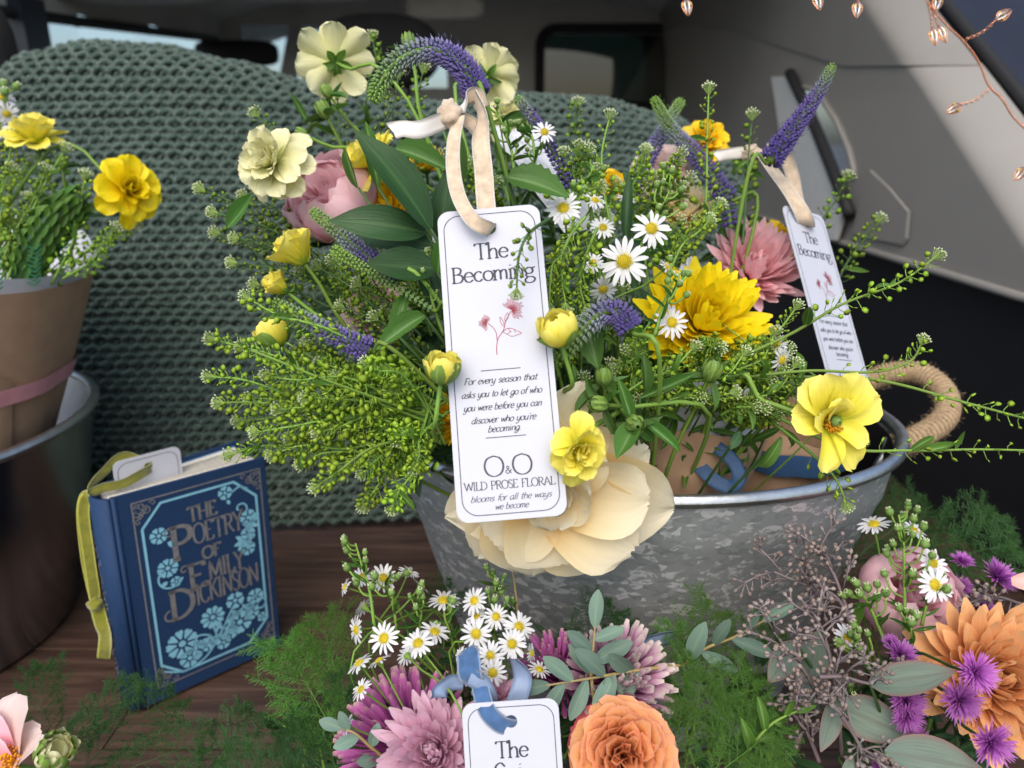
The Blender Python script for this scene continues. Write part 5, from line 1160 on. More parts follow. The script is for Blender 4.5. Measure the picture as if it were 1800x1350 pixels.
# --- speedwell spikes
def veronica(path, d, r0, r1, label, mat='veronica', base=None, dens=1., name='speedwell_spike', hairs=True):
    pts3 = PP(path, d); n = 90; c = crom(pts3, n); o = thing(name, label, 'flower spike', c[0], 'tapering speedwell spikes'); mb = MB(); ln = sum((a - b).length for a, b in zip(c, c[1:])); dm = sum(p[2] if len(p) > 2 else d for p in path) / len(path)
    R0, R1 = px(r0, dm), px(r1, dm); add('stem', MB().tube(c, lambda t: R0 * .35 * (1 - .75 * t), 6).mesh('stem', M_['stem']), o); rows = int(ln / .0023 * dens); q = random.Random(int(path[0][0]))
    for i in range(rows):
        t = (i + .5) / rows; k = t * n; p = c[int(k)].lerp(c[min(n, int(k) + 1)], k - int(k)); tg = (c[min(n, int(k) + 1)] - c[max(0, int(k) - 1)]).normalized(); a = tg.orthogonal().normalized(); b = tg.cross(a)
        rr = (R0 * (1 - t) + R1 * t) * (1 if t < .92 else math.sqrt(max(0, 1 - ((t - .92) / .085) ** 2)) * .9 + .1); m = max(5, int(2 * PI * rr / .0027))
        for j in range(m):
            an = 2 * PI * (j + .5 * (i % 2)) / m + q.uniform(-.12, .12); u = a * math.cos(an) + b * math.sin(an); dr = (u * 1. + tg * (.25 + .9 * t) + Vector((q.gauss(0, .12),) * 3)).normalized(); tt = min(1, max(0, t + q.uniform(-.06, .06)))
            octa(mb, p + u * rr * .55, dr, rr * .42 * q.uniform(.85, 1.15) + .0010, .00135 * (1.1 - .4 * t), 0, max(0, tt - .02), tt)
            if hairs and q.random() < .35: e = p + u * rr * (1.0 + .2 * q.random()); mb.tube([e, e + (dr + Vector((q.gauss(0, .4),) * 3)) * .0018], .00010, 3, cap=False, tval=tt)
    add('florets', mb.mesh('florets', M_[mat], False), o, kind='stuff')
    if base is not None: add('stalk', MB().tube(crom([c[0] + (c[0] - c[4]).normalized() * -.0, c[0] + (c[0] - c[3]).normalized() * .03, base], 14), .0013, 6).mesh('stalk', M_['stem']), o)
    return o
# --- pennycress: stems set with round flat pods, budded tip
def pod(mb, c, dr, nrm, s, mi):
    dr = dr.normalized(); nrm = nrm - dr * nrm.dot(dr); nrm = nrm.normalized() if nrm.length > 1e-6 else dr.orthogonal().normalized(); sd = dr.cross(nrm); V = [c + dr * s * .5 + nrm * s * .09, c + dr * s * .5 - nrm * s * .09]; A = [(.3, 0, 0), (.3, 0, 0)]
    for k in range(8):
        a = 2 * PI * k / 8; r = s * .5 * (1 - (.18 if k == 0 else 0)); V.append(c + dr * (s * .5 + r * math.cos(a)) + sd * (r * .88 * math.sin(a))); A.append((1, math.sin(a), 0))
    F = []
    for k in range(8): k2 = (k + 1) % 8; F += [(0, 2 + k, 2 + k2), (1, 2 + k2, 2 + k)]
    mb.add(V, F, A, None, mi)
def sprig(path, d, label, n=46, size=12.5, ped=17, mat='pod', leaves=0, start=.18, tipn=26, sr=.0009, group='pennycress sprigs with round green pods', single=False, smat='stem', lsize=40):
    c = crom(PP(path, d), 60); dm = sum(p[2] if len(p) > 2 else d for p in path) / len(path); q = R_; o = thing('pennycress_sprig', label, 'sprig', c[0], group)
    add('stem', MB().tube(c, lambda t: sr * (1.1 - .6 * t), 6).mesh('stem', M_[smat]), o); mb = MB(); pd = MB()
    for i in range(n):
        t = start + (.95 - start) * (i + q.random() * .6) / n; k = min(59, int(t * 60)); p = c[k].lerp(c[k + 1], t * 60 - k); tg = (c[min(60, k + 2)] - c[max(0, k - 1)]).normalized(); a = tg.orthogonal().normalized(); b = tg.cross(a); an = i * 2.39996 + q.uniform(-.3, .3); u = a * math.cos(an) + b * math.sin(an)
        L = px(ped, dm) * q.uniform(.7, 1.15) * (1.1 - .5 * t); dr = (u + tg * q.uniform(.25, .7) + Vector((0, 0, q.uniform(-.25, .1)))).normalized(); e = p + dr * L; up = (dr + tg * .5 + Vector((0, 0, .15))).normalized(); s = px(size, dm) * (1.15 - .55 * t) * q.uniform(.6, 1.25)
        pd.tube([p, p + (u * .9 + tg * .15) * L * .5, e], .00024, 4, cap=False)
        pod(mb, e, up, Vector((q.gauss(0, 1), q.gauss(0, 1), q.gauss(0, 1))) - FWD * .8, s, 0)
        if single: add('pod', mb.mesh('pod', M_[mat]), o); mb = MB()
    add('pedicels', pd.mesh('pedicels', M_[smat]), o, kind='stuff')
    if not single: add('pods', mb.mesh('pods', M_[mat]), o, kind='stuff')
    tb_ = MB(); tg = (c[60] - c[56]).normalized(); a = tg.orthogonal().normalized(); b = tg.cross(a)
    for i in range(tipn):
        f = math.sqrt((i + .5) / tipn); an = i * 2.39996; u = a * math.cos(an) + b * math.sin(an); e = c[58] + (u * f * .9 + tg * (1.25 - .65 * f * f)) * px(13, dm) * q.uniform(.85, 1.1)
        tb_.tube([c[57], e], .00018, 3, cap=False, tval=0); octa(tb_, e, u * f + tg, px(5.2, dm), px(1.9, dm), 0, .3, 1.)
    add('tip_buds', tb_.mesh('tip_buds', M_['podbud']), o, kind='stuff')
    for k in range(leaves):
        t = q.uniform(.05, .75); p = c[int(t * 60)]; tg = (c[min(60, int(t * 60) + 2)] - c[max(0, int(t * 60) - 2)]).normalized(); dv = (CW(q.uniform(-1, 1), q.uniform(-1, .8), q.uniform(-.1, .7)).normalized() + tg * .7).normalized(); leaf_at(o, wlf('light'), p, p + dv * px(lsize * q.uniform(.6, 1.2), dm), .26)
    return o
# --- asparagus fern
def fern_mesh(seed, mat, L=.16, dens=1.):
    q = random.Random(seed); st = MB(); nd_ = MB(); ax = crom([(0, 0, 0), (L * .35, 0, L * .03), (L * .7, 0, L * .02), (L, 0, -L * .08)], 40); st.tube(ax, lambda t: .0008 * (1.1 - .9 * t), 5)
    def needles(p, d, ln, n):
        d = d.normalized(); a = d.orthogonal().normalized(); b = d.cross(a); o = q.random() * 6
        for j in range(n):
            an = o + 2 * PI * j / n; v = (a * math.cos(an) + b * math.sin(an) + d * q.uniform(.5, 1.0)).normalized(); l = ln * q.uniform(.7, 1.2); w = v.orthogonal().normalized() * .00046; e = p + v * l
            nd_.add([p - w, p + w, e + w * .3, e - w * .3], [(0, 1, 2, 3)], [(0, -.5, 0), (0, .5, 0), (1, .5, 0), (1, -.5, 0)])
    nb = int(20 * dens)
    for i in range(nb):
        t = .12 + .86 * i / nb; p = ax[int(t * 40)]; s = 1 if i % 2 else -1; bl_ = L * .38 * math.sin(PI * (.12 + .85 * t)) ** .8 * q.uniform(.7, 1.1); dv = Vector((.75, s * .8, q.uniform(-.15, .35))).normalized(); br = crom([p, p + dv * bl_ * .5, p + (dv + Vector((.25, 0, -.2))) * bl_ * .95], 12); st.tube(br, lambda t: .0004 * (1.1 - .8 * t), 4, cap=False)
        for k in range(2, 13):
            pk = br[k]; dk = br[k] - br[k - 1]; needles(pk, dk, .0075 * (1.1 - .4 * k / 12), 4)
            if k % 3 == 1 and k < 11:
                e2 = (dk.normalized() * .8 + Vector((q.uniform(-.4, .4), q.uniform(-1, 1), q.uniform(-.4, .7)))).normalized(); l2 = bl_ * .32; b2 = [pk + e2 * l2 * z_ / 5 for z_ in range(6)]; st.tube(b2, .00025, 3, cap=False)
                for z_ in range(1, 6): needles(b2[z_], e2, .0068, 4)
    for k in range(26, 41): needles(ax[k], ax[min(40, k + 1)] - ax[k - 1], .007, 5)
    return st.mesh('frond_stem', M_[mat]), nd_.mesh('frond_needles', M_[mat])
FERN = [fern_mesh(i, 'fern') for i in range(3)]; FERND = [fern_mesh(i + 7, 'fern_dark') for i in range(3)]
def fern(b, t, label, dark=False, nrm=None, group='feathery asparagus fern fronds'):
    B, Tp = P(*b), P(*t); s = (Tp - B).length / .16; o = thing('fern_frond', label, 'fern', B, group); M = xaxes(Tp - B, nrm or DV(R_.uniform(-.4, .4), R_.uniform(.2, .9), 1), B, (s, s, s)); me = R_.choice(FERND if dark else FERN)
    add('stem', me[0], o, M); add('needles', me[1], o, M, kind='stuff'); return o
# --- leafy stems, eucalyptus, seeded eucalyptus
def leafy(path, d, nl, kind, label, lsize=45, wf=.3, name='leafy_stem', mat='stem', r=.0011, group=None, cat='foliage', start=.25, pair=False):
    c = crom(PP(path, d), 30); dm = sum(p[2] if len(p) > 2 else d for p in path) / len(path); o = thing(name, label, cat, c[0], group); add('stem', MB().tube(c, lambda t: r * (1.1 - .6 * t), 6).mesh('stem', M_[mat]), o)
    for k in range(nl):
        t = start + (1 - start) * k / max(1, nl - 1); i = min(29, int(t * 30)); p = c[i]; tg = (c[min(30, i + 1)] - c[max(0, i - 1)]).normalized(); s = 1 if k % 2 else -1
        side = tg.cross(-FWD).normalized(); dv = (side * s * R_.uniform(.6, 1.) + tg * R_.uniform(.4, .9) - FWD * R_.uniform(-.2, .6)).normalized() if k < nl - 1 else tg
        leaf_at(o, wlf(kind), p, p + dv * px(lsize * R_.uniform(.75, 1.2) * (1.1 - .35 * t), dm), wf)
    return o
def one_leaf(b, t, wf, kind, label, name='leaf_blade', nrm=None, base=None, cat='leaf', group=None):
    B, Tp = P(*b), P(*t); o = thing(name, label, cat, B, group); leaf_at(o, wlf(kind), B, Tp, wf, nrm, 'blade')
    if base is not None: add('stalk', MB().tube(crom([B, B.lerp(base, .4) + FWD * .004, base], 10), .0009, 5).mesh('stalk', M_['stem_dark']), o)
    else:
        q = B + (B - Tp).normalized() * .006; add('stalk', MB().tube([B, q], .0007, 5).mesh('stalk', M_['stem']), o)
    return o
def seeded(path, d, label, nb=9, spread=55, seed=1):
    q = random.Random(seed); c = crom(PP(path, d), 30); o = thing('seeded_eucalyptus', label, 'branch', c[0], 'seeded eucalyptus branches'); dm = sum(p[2] if len(p) > 2 else d for p in path) / len(path)
    add('branch', MB().tube(c, lambda t: .0011 * (1.1 - .6 * t), 6).mesh('branch', M_['stem_grey']), o); sd_ = MB()
    for k in range(nb):
        t = .2 + .8 * k / (nb - 1); p = c[min(30, int(t * 30))]; tg = (c[min(30, int(t * 30) + 1)] - c[max(0, int(t * 30) - 2)]).normalized(); dv = (tg * .6 + CW(q.uniform(-1, 1), q.uniform(-.6, .9), q.uniform(-.4, .7))).normalized(); L = px(spread, dm) * q.uniform(.55, 1.1); tw = MB(); e = p + dv * L; tw.tube([p, p.lerp(e, .5) + UP * .001, e], .0006, 5)
        for j in range(3):
            f = (.45, .75, 1.)[j]; b = p.lerp(e, f)
            for m in range(2 if j < 2 else 4):
                d2 = (dv * .7 + CW(q.uniform(-1, 1), q.uniform(-1, 1), q.uniform(-.6, .8))).normalized(); l2 = px(14, dm) * q.uniform(.7, 1.3); g_ = b + d2 * l2; tw.tube([b, g_], .00045, 4, cap=False); V, F, A = bead(g_, d2, px(11, dm) * q.uniform(.8, 1.1), px(3.9, dm), 6, 4); sd_.add(V, F, A)
        add('twig', tw.mesh('twig', M_['stem_grey']), o)
    add('seeds', sd_.mesh('seeds', M_['seed']), o, kind='stuff'); return o
# ------------------------------------------------------------------ the big bouquet
MARKS = [(478, 284, 'the pale double ranunculus'), (580, 345, 'the pink rose'), (533, 432, 'the lemon cup bloom'), (492, 488, 'the small yellow cup'), (478, 582, 'the pointed yellow bud'), (560, 580, 'the speedwell above the pods'), (655, 545, 'the dusky blush rose'), (620, 430, 'the speedwell leaning left'), (690, 310, 'the long dark leaf'), (645, 390, 'the glossy dark leaf'), (710, 465, 'the broad dark leaf'), (770, 640, 'the greenish bud at the tag'), (430, 620, 'the outermost pennycress'), (700, 580, 'the toothed leaf'), (800, 735, 'the golden flower behind the tag'), (735, 860, 'the bucket rim beside the tag'), (400, 800, 'the top of the book'), (560, 855, 'the lowest pods'), (790, 200, 'the ribbon knot'), (745, 90, 'the arching speedwell'), (900, 250, 'the tissue paper'), (957, 232, 'the small daisy above the tag'), (990, 366, 'the daisy at the tag corner'), (1097, 460, 'the largest daisy'), (1145, 402, 'the upper right daisy'), (1181, 567, 'the daisy on the yellow bloom'), (1240, 560, 'the big yellow chrysanthemum'), (1335, 480, 'the pink chrysanthemum'), (1205, 370, 'the pale peach bloom'), (1050, 590, 'the curling speedwell'), (1062, 662, 'the plump green bud'), (1116, 745, 'the green bud over the cream rose'), (1252, 650, 'the fat green bud'), (1374, 625, 'the drooping daisy'), (1455, 735, 'the open yellow flower'), (1180, 810, 'the kraft paper'), (1280, 800, 'the navy ribbon loop'), (1020, 780, 'the yellow flower on the tag edge'), (1240, 248, 'the golden bloom at the back'), (1320, 270, 'the second ribbon knot'), (590, 105, 'the topmost ranunculus'), (1030, 500, 'the shaded daisies'), (885, 640, 'the long tag')]
# kraft wraps, tissue and navy ribbons standing in the bucket
def cone_wrap(name, label, c, r0, r1, z0, z1, lean, mat, cat='paper', a0=0, a1=2 * PI, wob=.004, jag=.01, sx=1.):
    n = 48; m = 8; V = []; F = []; q = random.Random(int(c[0] * 1000)); ph = q.random() * 6
    for i in range(n + 1):
        a = a0 + (a1 - a0) * i / n
        for j in range(m + 1):
            t = j / m; r = r0 + (r1 - r0) * t + wob * math.sin(3 * a + ph + t * 2) * t + .0015 * math.sin(11 * a + 5 * t); z = z0 + (z1 - z0 + jag * math.sin(2 * a + ph)) * t
            V.append((c[0] + r * sx * math.cos(a) + lean[0] * t, c[1] + r * math.sin(a) + lean[1] * t, z))
    for i in range(n):
        for j in range(m): k = i * (m + 1) + j; F.append((k, k + m + 1, k + m + 2, k + 1))
    return MB().add(V, F).mesh(name, M_[mat])
def wrap(label, c, r0, r1, z0, z1, lean, rings=(), liner=True, jag=.01, sx=1.):
    o = thing('kraft_paper_wrap', label, 'paper wrap', (c[0], c[1], z0), 'brown kraft paper wraps'); add('sheet', cone_wrap('sheet', '', c, r0, r1, z0, z1, lean, 'kraft', jag=jag, sx=sx), o)
    if liner: add('tissue_liner', cone_wrap('tissue_liner', '', c, r0 * .9, r1 * .985 - .001, z0 + .01, z1 + .016, lean, 'tissue', jag=jag * 1.4, wob=.005, sx=sx), o)
    for mat, t0, t1 in rings:
        k = lambda t: (r0 + (r1 - r0) * t) + .0065
        f = MB(); nn = 48; V = []
        for i in range(nn + 1):
            a = 2 * PI * i / nn
            for t in (t0, t1):
                r = k(t) + .0015 * math.sin(11 * a + 5 * t); V.append((c[0] + r * sx * math.cos(a) + lean[0] * t, c[1] + r * math.sin(a) + lean[1] * t, z0 + (z1 - z0) * t))
        f.add(V, [(2 * i, 2 * i + 2, 2 * i + 3, 2 * i + 1) for i in range(nn)]); add('ribbon_band', f.mesh('ribbon_band', M_[mat]), o)
    return o
wrap('brown kraft paper wrap with navy band in the galvanized bucket under the blown rose', (.105, .500), .030, .056, .05, .262, (.012, -.018), [('ribbon_navy', .62, .70)])
wrap('brown kraft paper wrap with navy ribbon loop beside the shaded inside of the bucket', (.190, .530), .028, .046, .05, .240, (.020, .002), [('ribbon_navy', .86, .95)], liner=False)
ribbon('navy ribbon loop lying on the kraft paper inside the bucket', P(1230, 800, .50), [
    ('loop', PP([(1236, 768, .470), (1262, 788, .462), (1288, 810, .458), (1300, 838, .456), (1285, 856, .458), (1258, 846, .462), (1238, 828, .466), (1222, 812, .47)], 0), [CW(.3, 1, .1), CW(.4, .9, 0), CW(.8, .6, 0), CW(1, .1, .2), CW(.3, -.9, .3), CW(-.3, -1, .1), CW(-.4, -.9, 0), CW(-.4, -.9, 0)], .0085)], [M_['ribbon_navy'], M_['ribbon_navy']], .009)
def tissue(pix, d0, label, sd, amp=.004):
    a, b, c, e = [P(*p) for p in pix]; n = 18; V = []
    for i in range(n + 1):
        for j in range(n + 1):
            u, v = i / n, j / n; p = a.lerp(b, u).lerp(e.lerp(c, u), v); k = noise.noise(Vector((u * 4 + sd, v * 4, sd))) + .5 * noise.noise(Vector((u * 9 + sd, v * 9, sd + 4))); V.append(p - FWD * k * amp + UP * noise.noise(Vector((u * 3, v * 3, sd + 9))) * amp)
    F = [(i * (n + 1) + j, (i + 1) * (n + 1) + j, (i + 1) * (n + 1) + j + 1, i * (n + 1) + j + 1) for i in range(n) for j in range(n)]
    mb = MB().add([tuple(v) for v in V], F); mb.add([tuple(v + FWD * .0004) for v in V], [f[::-1] for f in F]); tag(add('tissue_paper', mb.mesh('tissue_paper', M_['tissue'], False)), label, 'paper', 'crumpled white tissue sheets')
tissue([(862, 222, .50), (935, 225, .51), (1095, 395, .50), (1000, 420, .48)], .5, 'crumpled white tissue paper behind the small daisies right of the long tag', 1)
tissue([(770, 320, .49), (800, 300, .49), (800, 420, .47), (760, 420, .47)], .5, 'strip of white tissue paper showing left of the long tag', 2)
tissue([(1190, 470, .50), (1215, 450, .50), (1250, 560, .49), (1215, 560, .49)], .5, 'bit of white tissue paper between the yellow and pink chrysanthemums', 3)

# big blooms
def blown_rose():
    c = P(962, 852, .404); f_ = DV(.06, -.25, 1); M = axes(f_, RT, c); o = thing('blown_rose', 'wide open creamy peach rose drooping over the bucket rim under the tag', 'rose', c)
    s = .402 / FPX; k9 = dict(nl=12, nw=10)
    big = rp('cream', a0=.20, a1=-.42, cup=.40, g=.55, e=3.2, pp=.95, base=.42, ruf=.018, **k9)
    mid = rp('cream', a0=.20, a1=-.35, cup=.75, g=.55, e=5., pp=.62, base=.42, ruf=.02, **k9)
    inn = rp('cream', a0=-.1, a1=.35, cup=1.1, g=.55, e=6., pp=.5, base=.4, ruf=.03, **k9)
    for i, (ang, L, w, el, z) in enumerate(((-97, 194, 230, -2, -2), (-57, 226, 190, -3, -9), (-14, 246, 190, 4, -12), (-130, 194, 170, 2, -9), (-162, 190, 150, 6, -12), (20, 190, 150, 12, -14), (72, 196, 150, 10, -14), (110, 176, 140, 12, -9), (160, 160, 140, 14, -8))):
        add('petal', big[i % 3], o, M @ RZ(math.radians(ang)) @ T(8 * s, 0, z * s) @ RX(R_.uniform(-.12, .12)) @ RY(-math.radians(el)) @ S(L * s, w * s, L * s))
    for i, (ang, L, w, el) in enumerate(((-36, 190, 175, 17), (-82, 140, 215, 20), (-2, 178, 150, 26), (-140, 135, 170, 24), (60, 130, 150, 30), (130, 120, 140, 30))):
        add('petal', mid[i % 3], o, M @ RZ(math.radians(ang)) @ T(8 * s, 0, i % 2 * 3 * s) @ RX(R_.uniform(-.12, .12)) @ RY(-math.radians(el)) @ S(L * s, w * s, L * s))
    for i in range(6):
        add('petal', inn[i % 3], o, M @ RZ(i * 2.4) @ T(8 * s, 0, 4 * s) @ RY(-math.radians(48 + i * 4)) @ S((100 - 4 * i) * s, (110 - 8 * i) * s, (100 - 4 * i) * s))
    stem(o, c - f_ * .012, -f_, MAINB, .0022)
blown_rose()
mum(1238, 562, .455, 245, (.10, .38, .9), 'sun', 'large bright yellow chrysanthemum right of the small daisies', MAINB, 140, 'wide', flat=-4, lin=.45)
mum(1328, 470, .548, 200, (.0, .38, .92), 'pink', 'soft pink chrysanthemum behind the big yellow one', MAINB, 130)
mum(1205, 368, .56, 135, (-.1, .6, .8), 'cream', 'pale peach chrysanthemum half hidden behind green sprays', MAINB, 90)
mum(680, 362, .505, 125, (-.1, .5, .8), 'gold', 'golden yellow flower under the dark pointed leaves', MAINB, 50, 'wide')
mum(748, 285, .53, 90, (.0, .6, .8), 'gold', 'small golden flower behind the cream ribbon strand', MAINB, 36, 'wide')
mum(798, 735, .445, 110, (-.5, -.1, .8), 'gold', 'golden flower tucked behind the lower edge of the long tag', MAINB, 50, 'wide')
rose(580, 348, .50, 165, (-.25, .45, .85), 'rosepink', 'pink rose behind the yellow ranunculus and dark leaves', MAINB, 24, ball=True)
rose(655, 545, .505, 150, (-.3, .2, .9), 'blush', 'dusky blush rose deep in shade among the green pods', MAINB, 22)
rose(1165, 300, .60, 120, (0, .5, .8), 'blush', 'pale blush bloom far back between the speedwell spikes', MAINB, 20)
# ranunculus
DBL = [(9, -4, 1.0, .60), (8, 14, .95, .58), (8, 32, .82, .52), (6, 50, .66, .44), (5, 68, .48, .32)]
ranunculus(478, 284, .45, 150, (-.30, .10, .95), 'pale', 'pale lemon double ranunculus facing out over the green blanket', MAINB, DBL)
ranunculus(588, 108, .53, 138, (-.35, .45, -.75), 'pale', 'pale lemon ranunculus seen from behind at the top of the bouquet', MAINB, [(8, -2, 1.0, .62), (7, 14, .95, .6), (6, 34, .8, .5)], stem_back=DV(.75, -.5, .35))
ranunculus(862, 130, .57, 112, (.25, .55, -.6), 'pale', 'pale creamy ranunculus behind the arching speedwell spike', MAINB, [(8, 0, 1.0, .62), (7, 20, .95, .6), (6, 40, .8, .5)])
ranunculus(893, 205, .58, 90, (.1, .3, .9), 'pale', 'small cream ranunculus below the pale one at the top', MAINB, DBL)
ranunculus(655, 285, .49, 130, (-.7, .35, .6), 'lemon', 'lemon yellow ranunculus half covered by a long dark leaf', MAINB, [(7, 20, 1.0, .8), (7, 40, .9, .7), (6, 60, .8, .6)])
CUP = [(5, 38, .98, .95), (6, 54, 1.0, .9), (6, 68, .92, .74), (5, 80, .8, .55)]
ranunculus(530, 455, .44, 128, (-.50, .78, .40), 'lemon', 'lemon yellow cup bloom beside the pink rose', MAINB, CUP, sepals=False)
ranunculus(498, 508, .445, 84, (-.72, .62, .35), 'lemon', 'small yellow cup bloom below the lemon one', MAINB, CUP, sepals=True)
bud(478, 582, .425, 62, (-.55, .8, .2), 'lemon', 'pointed yellow bud at the edge of the green pods', MAINB, 3, 1.0, True)
bud(980, 577, .352, 72, (-.25, .80, .45), 'lemon', 'round yellow ranunculus bud at the right edge of the long tag', P(1030, 690, .41), 3, .95, True, seplen=.5)
bud(778, 645, .350, 60, (.15, .90, .30), 'lemon', 'greenish yellow bud touching the left edge of the long tag', P(800, 760, .41), 5, 1.05, False, seplen=1.05)
ranunculus(1018, 792, .345, 132, (.25, -.15, .95), 'lemon', 'bright yellow ranunculus over the lower right edge of the long tag', P(1060, 740, .40), [(6, 4, 1.0, .85), (6, 30, .95, .75), (6, 58, .8, .6), (5, 76, .6, .45)], squash=.80, roll=PI / 2, sepals=True)
def open_flower():
    c = P(1455, 738, .385); s = .385 / FPX; f_ = DV(.10, -.05, 1); M = axes(f_, RT, c); o = thing('open_ranunculus', 'open yellow flower with orange stamens hanging over the bucket rim by the rope', 'flower', c)
    ms = rp('lemon', a0=.35, a1=-.25, cup=.75, g=.75, e=5., pp=.55, base=.25, ruf=.06)
    for i, (ang, L, w, el) in enumerate(((28, 92, 66, 14), (62, 96, 70, 26), (105, 92, 74, 22), (138, 96, 72, 18), (176, 78, 66, 14), (-66, 94, 56, 6), (-100, 92, 52, 12), (-42, 72, 46, 24), (150, 60, 54, 48), (90, 62, 52, 52), (120, 54, 44, 62))):
        add('petal', ms[i % 3], o, M @ RZ(math.radians(ang)) @ T(6 * s, 0, i % 3 * s) @ RX(R_.uniform(-.2, .2)) @ RY(-math.radians(el)) @ S(L * s, w * s, L * s))
    add('green_eye', MB().add(*bead(Vector((0, 0, 0)), Vector((.1, 0, 1)), 22 * s, 11 * s)).mesh('green_eye', M_['bud']), o, M @ T(6 * s, -2 * s, 4 * s))
    sm = MB()
    for k in range(70):
        a = 2.0 + 3.6 * (k / 70) + R_.uniform(-.1, .1); r = R_.uniform(8, 14) * s; e = Vector((r * 1.3 * math.cos(a), r * 1.3 * math.sin(a), R_.uniform(16, 26) * s)); sm.tube([Vector((r * .5 * math.cos(a), r * .5 * math.sin(a), 0)), e], .00018, 3, cap=False); octa(sm, e, e, 6 * s, 2 * s)
    add('stamens', sm.mesh('stamens', M_['stamen']), o, M, kind='stuff')
    add('stem', MB().tube(crom(PP([(1450, 738, .392), (1400, 725, .40), (1340, 705, .41), (1270, 690, .43)], 0) + [MAINB], 24), .0014, 7).mesh('stem', M_['stem']), o)
open_flower()
ranunculus(1238, 248, .585, 98, (.1, .35, .9), 'gold', 'golden ranunculus standing among the tall green sprigs at the back', MAINB, DBL)
ranunculus(1370, 425, .575, 88, (.5, .3, .8), 'gold', 'golden ranunculus tucked behind the turned tag', MAINB, DBL)
ranunculus(1078, 322, .57, 60, (0, .3, .9), 'gold', 'small golden bloom deep behind the tissue paper', MAINB, DBL)
for x, y, d, s, up, lb in ((1062, 662, .385, 38, (-.1, .9, .5), 'plump green bud just right of the long tag'), (1052, 710, .375, 36, (-.9, .1, .5), 'striped green bud pointing at the long tag'), (1116, 745, .372, 40, (.1, -.2, 1), 'green bud above the blown cream rose'), (1252, 650, .40, 42, (.2, .8, .6), 'fat green bud under the big yellow chrysanthemum'),
                         (568, 192, .50, 30, (-.4, .8, .3), 'green bud under the ranunculus seen from behind'), (574, 160, .51, 24, (-.5, .7, .3), 'small pale bud close below the top ranunculus'), (530, 235, .48, 24, (-.8, .3, .4), 'small green bud above the pale double ranunculus'), (718, 72, .47, 28, (-.2, .95, .2), 'slim green bud above the arching speedwell')):
    green_bud(x, y, d, s, up, lb, MAINB)
# daisies
for x, y, d, s, f, lb in ((990, 366, .425, 66, (-.15, .30, .95), 'white daisy beside the top corner of the long tag'), (1145, 402, .425, 70, (.1, .15, 1), 'white daisy with round yellow eye right above the largest daisy'), (1097, 460, .405, 88, (-.05, .05, 1), 'largest white daisy in the middle of the bouquet'),
                          (1181, 567, .405, 62, (.1, .15, 1), 'white daisy in front of the yellow chrysanthemum'), (957, 232, .455, 44, (.1, .2, 1), 'small white daisy above the tag beside a speedwell spike'), (1366, 606, .42, 44, (-.6, .5, .5), 'white daisy seen half from the side near the turned tag'),
                          (1374, 632, .415, 52, (.5, -.3, .7), 'white daisy drooping in front of the turned tag'), (1042, 462, .44, 42, (-.3, .1, .9), 'shaded white daisy left of the largest daisy'), (1060, 508, .435, 50, (.1, -.5, .8), 'shaded white daisy turned down below the largest daisy'),
                          (1046, 352, .455, 42, (.3, .5, .8), 'half open white daisy behind the top daisies'), (1172, 470, .44, 36, (.6, .5, .5), 'white daisy mostly hidden above the yellow chrysanthemum'), (1060, 400, .455, 46, (0, .3, 1), 'white daisy in shade between the upper daisies'), (1190, 480, .43, 26, (.3, .8, .4), 'tiny half open daisy among the dark buds'),
                          (872, 186, .47, 30, (-.2, .9, .3), 'pale half open daisy seen from the side near the ribbon'), (1100, 350, .47, 38, (.2, .7, .5), 'white daisy seen edge on behind the green sprays')):
    daisy(x, y, d, s, f, lb, MAINB)
bud_spray([(1150, 590), (1165, 545), (1185, 510), (1195, 480)], .40, 8, 'dark bud spray standing before the yellow chrysanthemum', size=14, spread=46)
bud_spray([(1110, 480), (1140, 400), (1170, 350), (1180, 325)], .445, 11, 'spray of pale daisy buds above the upper right daisy', size=13, spread=48)
bud_spray([(1000, 430), (1015, 360), (1035, 310), (1045, 290)], .46, 8, 'spray of small buds behind the daisy at the tag corner', size=12, spread=40)
bud_spray([(905, 330), (900, 270), (885, 220), (868, 195)], .45, 9, 'dark leafy bud spray right of the ribbon strand', size=11, spread=38, leaves=14)
bud_spray([(945, 330), (940, 280), (935, 240), (920, 215)], .46, 7, 'second leafy bud spray behind the tag top', size=11, spread=30, leaves=12)
bud_spray([(780, 590), (760, 530), (750, 470), (745, 455)], .42, 4, 'thin stem with tiny buds left of the long tag', size=9, spread=22, leaves=2)
# speedwell spikes
veronica([(840, 168), (822, 128), (790, 98), (748, 88), (702, 105), (672, 140), (657, 178)], .42, 27, 17, 'long speedwell spike arching over the ribbon with a green tip', base=MAINB + Vector((-.02, -.02, .02)))
veronica([(705, 492), (650, 455), (600, 412), (548, 370)], .425, 22, 11, 'speedwell spike leaning left over the lemon bloom', base=MAINB)
veronica([(760, 545), (690, 500), (635, 468), (585, 438)], .415, 5, 12, 'slim green speedwell spike below the dark leaves', 'veronica_green', base=MAINB)
veronica([(652, 618), (595, 592), (535, 560), (480, 530)], .405, 24, 10, 'speedwell spike above the mass of green pods', base=MAINB)
veronica([(1108, 580), (1090, 552), (1055, 552), (1015, 590), (975, 635)], .375, 25, 20, 'speedwell spike curling down beside the round yellow bud', base=MAINB)
veronica([(1005, 330), (965, 255), (935, 205), (908, 172)], .47, 13, 9, 'thin speedwell spike with brownish tip above the tag', 'veronica_side', base=MAINB)
veronica([(1280, 350), (1225, 275), (1180, 225), (1148, 172)], .535, 21, 9, 'speedwell spike leaning left at the back of the bouquet', base=MAINB)
veronica([(1105, 340), (1148, 262), (1178, 208), (1198, 176)], .555, 17, 9, 'speedwell spike crossing behind the leaning one', base=MAINB)
